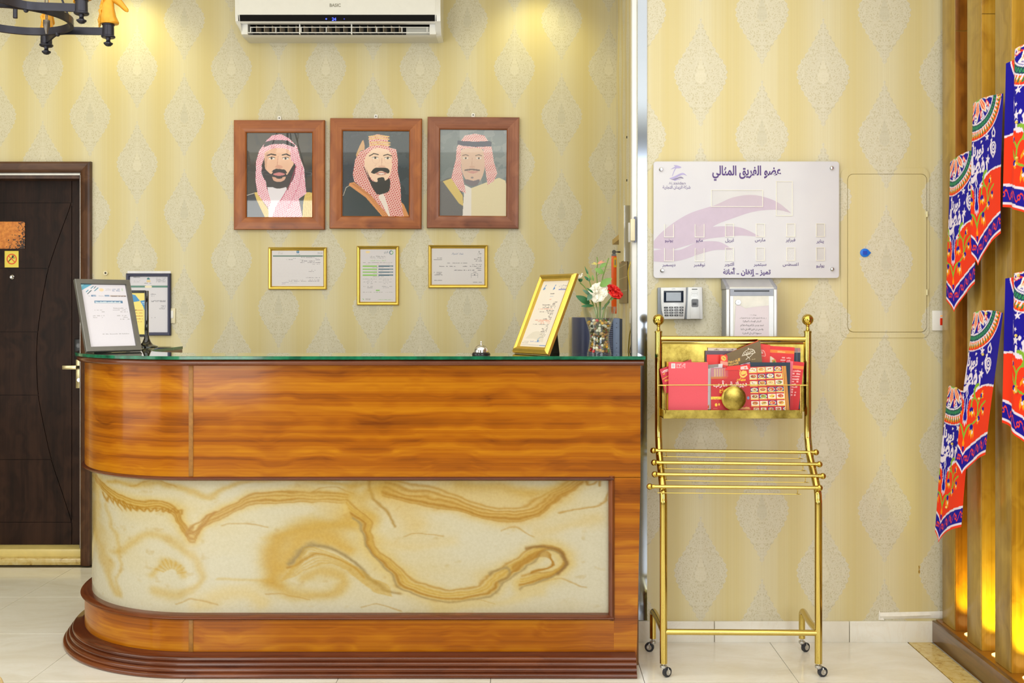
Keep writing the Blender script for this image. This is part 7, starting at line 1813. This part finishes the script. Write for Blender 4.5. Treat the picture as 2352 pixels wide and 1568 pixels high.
    for sg in (-1, 1):
        for cx_, cy_, R_, ro in ((9.5, 20.4, 2.1, 0), (4.4, 22.0, 1.0, 10), (10.6, 26.4, 1.1, 20), (10.4, 30.6, 2.1, 5), (5.5, 29.8, 1.1, 0), (3.8, 40.2, 1.6, 12), (6.2, 37.0, 1.2, 0), (13.6, 22.5, 1.2, 0)): star(sg * cx_, cy_, R_, ro)
        # lantern figures at the sides
        p.poly([(sg * 13.6, 18.5), (sg * 15.6, 15.6), (sg * 17.6, 18.5), (sg * 17, 21), (sg * 14.2, 21)], WH); p.poly([(sg * 14.5, 18.8), (sg * 15.6, 17), (sg * 16.7, 18.8), (sg * 16.3, 20), (sg * 14.9, 20)], BLU)
        p.line([(sg * 14, 22), (sg * 12.4, 25), (sg * 13.2, 28), (sg * 15.6, 30), (sg * 18, 28)], .8, WH); d_ = np.hypot(x - sg * 15.8, y - 25.8); p.paint(abs(d_ - 2.4) < .45, WH); p.paint(abs(d_ - 1.1) < .4, WH)
        # vine
        def L(pts, w_, cc): p.line([(sg * a, b) for a, b in pts], w_, cc, smooth=True)
        L([(0, 57.5), (2.5, 54.5), (6, 53.0), (9.4, 50.5), (11.2, 47.2), (13.0, 43.5), (17, 40.5)], .95, LG)
        L([(9.6, 50.2), (9.9, 46.5), (9.2, 42.5), (6.9, 40.2), (4.8, 41.6), (4.4, 44.8)], .9, LG); L([(6.9, 40.4), (6.0, 38.0), (6.8, 35.8), (9.0, 34.8)], 1.3, LG); L([(9.8, 43), (11.0, 40.5), (12.4, 39.4)], .8, LG)
        L([(0, 57.4), (0, 58.2)], 1.0, LG)
        def tulip(cx_, cy_, rot, sc):
            a = math.radians(rot); ca, sa = math.cos(a), math.sin(a)
            def T(u, v): return (sg * (cx_ + sc * (u * ca - v * sa)), cy_ + sc * (u * sa + v * ca))
            p.poly([T(0, 0), T(1.6, .6), T(2.6, 2.8), T(2.2, 4.6), T(1.2, 3.0), T(.2, 5.0), T(-.8, 2.9), T(-2.2, 4.2), T(-2.0, 1.6)], OR); p.poly([T(.2, 1.2), T(1.6, 2.2), T(1.0, 3.2), T(-.2, 2.8)], WH); p.poly([T(0, -.6), T(1.5, .4), T(1.0, 2.0), T(-1.4, 2.0), T(-1.6, .6)], BLU); p.poly([T(-.4, 1.6), T(.4, 1.7), T(.2, 3.8), T(-.5, 3.6)], (250, 206, 40))
        tulip(4.6, 45.2, -10, 1.0); tulip(5.6, 53.6, 0, .9); tulip(12.2, 49.2, 62, .85); tulip(11.6, 38.8, -110, .62); tulip(15.6, 44, 20, .8)
    p.poly([(0, 58), (.9, 59.8), (.5, 61.5), (-.5, 61.5), (-.9, 59.8)], OR); p.poly([(-.8, 61), (.8, 61), (.6, 62.6), (0, 63.4), (-.6, 62.6)], BLU)
    # border band along the lower edge
    b = (tmax(s) * HPp * 100 - yr) * 0.86
    p.paint(b < 7.2, WH); p.paint(b < 6.4, BLU)
    ph = np.abs(x); wave = 3.9 + 1.35 * np.sin(ph * 1.15); p.paint((np.abs(b - wave) < .28) & (b < 6.2) & (b > 1.9), (238, 66, 30))
    lf = np.hypot(np.mod(ph, 5.46) - 2.73, (b - 3.9) * 1.2); p.paint((lf < 1.0) & (b < 6), (238, 66, 30)); p.paint((lf < .5) & (b < 6), BLU)
    p.paint(b < 1.55, WH); p.paint(b < 0.75, (238, 56, 22))
    p.X, p.Y = s, t
    return p
PEN = pennant_print(); PENC = PEN.c
M_cloth = attr_mat('printed_cotton', 0.75, spec=0.2, weave=900)
def pennant(label, Dc, ztop, X0, sl, sr, fn, pins):
    """visible cloth from s=-sl to s=+sr; fn(s, t) -> offsets (dx out of the plane, dy along the row, dz)"""
    t_ = thing('pennant', label, 'pennant', (X0, Dc, ztop), None, 'printed Ramadan pennants on the slat screen')
    i0 = int(round((1 - sl) / 2 * (2 * PNX - 1))); i1 = int(round((1 + sr) / 2 * (2 * PNX - 1)))
    p = Pic(0, 0, 1, 1, i1 - i0 + 1, PNY, (0, 0, 0)); p.c = PENC[:, i0:i1 + 1]
    sv = np.linspace(-1, 1, 2 * PNX)[i0:i1 + 1]
    def f(u, v):
        s = sv[0] + (sv[-1] - sv[0]) * u; t = v * tmax(s)
        dx, dy, dz = fn(s, t)
        return X0 + dx - X0, dy, -t * HPp + dz
    o = p.build('cloth', M_cloth, t_, f)
    for s, t in pins:
        dx, dy, dz = fn(np.array(s), np.array(t))
        MB().ball((float(dx) - 0.006, float(dy) - 0.004, float(dz) - t * HPp), 0.0055, 10, 7).build('pin', pm('pin_head', (226, 196, 96), 0.3), t_, local=True)
    return t_
XS = XP - 0.012
def hang(fold_at, fold_ang, slant=0.0, wav=0.008, ph=0.0, rfold=None, rang=0):
    """flat along the row (-Y is to the right); left of fold_at the cloth turns in behind"""
    def f(s, t):
        s = np.asarray(s, float); t = np.asarray(t, float)
        y = -s * HWp; x = 0 * s
        over = np.minimum(s - fold_at, 0) * HWp
        y = -np.maximum(s, fold_at) * HWp - over * math.cos(fold_ang); x = x - over * math.sin(fold_ang)
        if rfold is not None:
            ov = np.maximum(s - rfold, 0) * HWp
            y = y + ov - ov * math.cos(rang); x = x - ov * math.sin(rang)
        x = x - wav * (0.4 + t) * np.sin(5 * s + 3 * t + ph) - 0.010 * t
        return x + slant * t * -1.0, y + 0.012 * t * np.sin(3 * t + ph), 0.012 * np.sin(2.4 * s + ph) * (1 - t)
    return f
def DPX(px, X): return X * F / (px - CX)
d1 = DPX(2196, XS); pennant('highest small pennant by the wall, left of the upper row', d1, PZ(364, d1), XS, 0.32, 1.0, hang(-0.30, 1.9, 0, .004, .3), [])
d2 = DPX(2247, XS - .01); pennant('second pennant of the upper row, overlapping the one by the wall', d2, PZ(237, d2), XS - .01, 0.30, 1.0, hang(-0.22, 1.9, 0, .004, 1.2), [(.9, .02)])
d3 = DPX(2352, XS - .03)
def f3(s, t):
    s = np.asarray(s, float); t = np.asarray(t, float)
    y = -s * HWp * 0.9; x = 0.016 * np.cos(s * 9 + 1) * (1 - t * .5)
    return x - 0.02 * t, y - 0.01 * t, 0.05 * s + 0 * t
pennant('third pennant of the upper row, folded at the right edge of the picture', d3 - .06, PZ(92, d3), XS - .03, 1.0, 1.0, f3, [(-.35, .02), (-.38, .42), (-.36, .62)])
d4 = DPX(2185, XS); pennant('lowest slanting pennant by the wall, left of the lower row', d4 - .02, PZ(893, d4), XS, 0.24, 1.0, hang(-0.20, 1.8, 0.062, .005, 2.0), [(.2, .0), (.25, .35), (.28, .75)])
d5 = DPX(2243, XS - .012); pennant('second pennant of the lower row with a red strip folded back', d5 - .01, PZ(719, d5), XS - .012, 0.22, 1.0, hang(-0.18, 1.8, 0.058, .006, .6), [(.42, .02), (.45, .26), (.46, .52)])
d6 = DPX(2352, XS - .03)
def f6(s, t):
    x, y, z = f3(s, t); return x, y, z * .6
pennant('third pennant of the lower row, cut by the right edge of the picture', d6 - .055, PZ(617, d6), XS - .03, 1.0, 1.0, f6, [(-.35, .02), (-.38, .35), (-.36, .66)])

# ------------------------------------------------------------------ iron chandelier, upper left
DC = 3.82
ccx, ccz = -1.85, 2.503
ch = thing('chandelier', 'black iron ring chandelier with small gilt horse heads at the upper left', 'chandelier', (ccx, DC, ccz))
M_iron = pm('blackened_iron', (58, 58, 68), 0.32, 0.7, 0.1, 20); M_gilt = pm('gilt_horse', (226, 160, 40), 0.35, 0.25, 0.1, 30)
RR = 0.188
def strap(mb, path, w_=0.013, h_=0.027):
    pts = [Vector(p) for p in path]; rings = []
    for i, p in enumerate(pts):
        a = pts[max(i - 1, 0)]; b = pts[min(i + 1, len(pts) - 1)]; t = (b - a); t.z = 0; t.normalize(); n_ = Vector((-t.y, t.x, 0))
        rings.append([p + n_ * w_ / 2 + Vector((0, 0, h_ / 2)), p - n_ * w_ / 2 + Vector((0, 0, h_ / 2)), p - n_ * w_ / 2 - Vector((0, 0, h_ / 2)), p + n_ * w_ / 2 - Vector((0, 0, h_ / 2))])
    return mb.loft(rings)
mb = MB(); n = 56
rings = [[(r * math.cos(2 * PI * i / n), r * math.sin(2 * PI * i / n), z) for r, z in ((RR - .0065, -.0135), (RR + .0065, -.0135), (RR + .0065, .0135), (RR - .0065, .0135))] for i in range(n + 1)]
mb.loft(rings, True, False); mb.build('ring', M_iron, ch, local=True, angle=30)
def horse(root, loc, ang):
    """neck and head of a horse, muzzle pointing along ang"""
    a = Vector((math.cos(ang), math.sin(ang), 0)); up = Vector((0, 0, 1)); sd = up.cross(a)
    def sec(u, h, ru, rs, tilt=0.0):
        c = Vector(loc) + a * u + up * h; ax1 = (a * math.cos(tilt) + up * math.sin(tilt))
        return [c + ax1 * ru * math.cos(2 * PI * k / 14) + sd * rs * math.sin(2 * PI * k / 14) for k in range(14)]
    MB().loft([sec(0.0, 0.002, .034, .026), sec(0, .008, .036, .028), sec(-.004, .03, .030, .022), sec(-.006, .06, .025, .018), sec(-.004, .085, .021, .015, .2), sec(.004, .105, .020, .014, .6), sec(.010, .116, .012, .010, .8)]).build('horse_neck', M_gilt, root, local=True)
    hd = [sec(-.004, .108, .016, .013, 1.2), sec(.010, .106, .019, .0145, 1.0), sec(.028, .094, .016, .012, .85), sec(.044, .078, .0115, .009, .8), sec(.056, .064, .0095, .0085, .75), sec(.064, .056, .008, .0075, .7), sec(.068, .051, .003, .003, .7)]
    h_ = MB().loft(hd)
    for k in (-1, 1): h_.loft([[Vector(loc) + a * (-.004 + .004 * math.cos(t_)) + sd * (k * .007 + .003 * math.sin(t_)) + up * .118 for t_ in (0, 2.1, 4.2)], [Vector(loc) + a * (-.006 + .0005 * math.cos(t_)) + sd * (k * .009 + .0005 * math.sin(t_)) + up * .142 for t_ in (0, 2.1, 4.2)]])
    h_.build('horse_head', M_gilt, root, local=True)
    mn = MB()
    for k in range(11):
        s0 = k / 10; y_ = .112 - .085 * s0
        p0 = Vector(loc) + a * (-.016 - .012 * s0) + up * y_ + sd * (.006 * ((k % 3) - 1))
        mn.tube([p0, p0 - a * .008 - up * .012 + sd * .006 * ((k % 2) * 2 - 1), p0 - a * .006 - up * .03, p0 - a * .010 - up * .042], [.006, .006, .0045, .002], 7)
    mn.build('mane', M_gilt, root, local=True)
for i in range(6):
    att = math.radians(66 + 120 * (i // 2)); ang = att + math.radians(-30 if i % 2 == 0 else 30)     # measured from +x, away from the camera
    rx, ry = math.cos(ang), math.sin(ang); Rc = 0.322
    path = []
    for k in range(11):                       # strap leaves the ring along its rim and swings out to the cup
        f = k / 10; aa = att + (ang - att) * f ** 0.85; rr = (RR + 0.0105) + (Rc - 0.018 - RR) * f ** 1.7
        path.append((rr * math.cos(aa), rr * math.sin(aa), 0))
    am = strap(MB(), path, 0.008, 0.028).build('arm', M_iron, ch, local=True, angle=30)
    cxp, cyp = Rc * rx, Rc * ry
    cp = MB().lathe([(0.001, -.024), (.022, -.024), (.0255, -.021), (.0255, -.017), (.0215, -.014), (.0205, .022), (.023, .024), (.023, .027), (.001, .027)], (cxp, cyp, 0), 24).build('candle_cup', M_iron, ch, local=True)
    MB().lathe([(0.001, -.056), (.009, -.054), (.0165, -.047), (.017, -.043), (.010, -.040), (.007, -.034), (.009, -.028), (.009, -.022), (.001, -.022)], (cxp, cyp, 0), 20).build('finial', M_iron, cp, local=True)
    horse(ch, (cxp + 0.004, cyp, 0.027), ang if i else ang - 0.5)
    (i % 2 == 0) and MB().ball((RR * math.cos(att), RR * math.sin(att), -0.014), 0.009, 10, 7).build('rivet', M_iron, ch, local=True)
mb = MB()
for k in range(14):
    z0 = -0.01 + k * 0.05
    mb.tube([(0.09 + 0.006 * math.cos(t_) * (k % 2), 0.05 + 0.006 * math.cos(t_) * ((k + 1) % 2), z0 + 0.03 * math.sin(t_) * .9 + .03) for t_ in np.linspace(0, 2 * PI, 13)], 0.0022, 6, False)
o = mb.build('chain', pm('chain_metal', (120, 112, 104), 0.3, 0.8), ch, local=True)
MB().lathe([(0.001, 0), (.004, 0), (.006, .012), (.012, .03), (.012, .05), (.001, .05)], (0.09, 0.05, -0.045)).build('chain_hook', _M['chain_metal'], ch, local=True)
MB().cyl((0, 0, 0.0), (0, 0, HC - ccz), 0.008, 10).build('hanging_rod', M_iron, ch, local=True)
MB().lathe([(0.001, HC - ccz - .03), (.05, HC - ccz - .03), (.06, HC - ccz), (.001, HC - ccz)], (0, 0, 0)).build('ceiling_rose', M_iron, ch, local=True)
for k in range(3):
    a = k * 2 * PI / 3 + .6; MB().tube([(RR * math.cos(a), RR * math.sin(a), .012), (.02 * math.cos(a), .02 * math.sin(a), .45), (0, 0, .46)], 0.004, 8).build('stay', M_iron, ch, local=True)

# carved chair foot at the bottom left edge
cf = thing('carved_leg', 'tip of a pale carved chair leg at the bottom left on the tiles', 'chair leg', (PX(-1, 3.9), 3.9, 0))
MB().lathe([(0.001, 0), (.012, 0), (.017, .008), (.015, .022), (.018, .04), (.0195, .055), (.017, .07), (.013, .082), (.010, .09), (.004, .098), (.001, .1)], (PX(0, 3.9) - 0.004, 3.9, 0), 18).build('foot', pm('pale_carving', (214, 188, 140), 0.45, 0, 0.08), cf)
MB().tube([tuple(p) for p in smooth_path([(PX(0, 3.9) + .006, 3.886, .09), (PX(0, 3.9) - .006, 3.882, .07), (PX(0, 3.9) + .008, 3.884, .045), (PX(0, 3.9) - .004, 3.884, .02)], 6)], 0.0025, 6).build('carved_rib', pm('carving_shade', (176, 140, 92), 0.5), cf)

bpy.data.objects.remove(_fo)
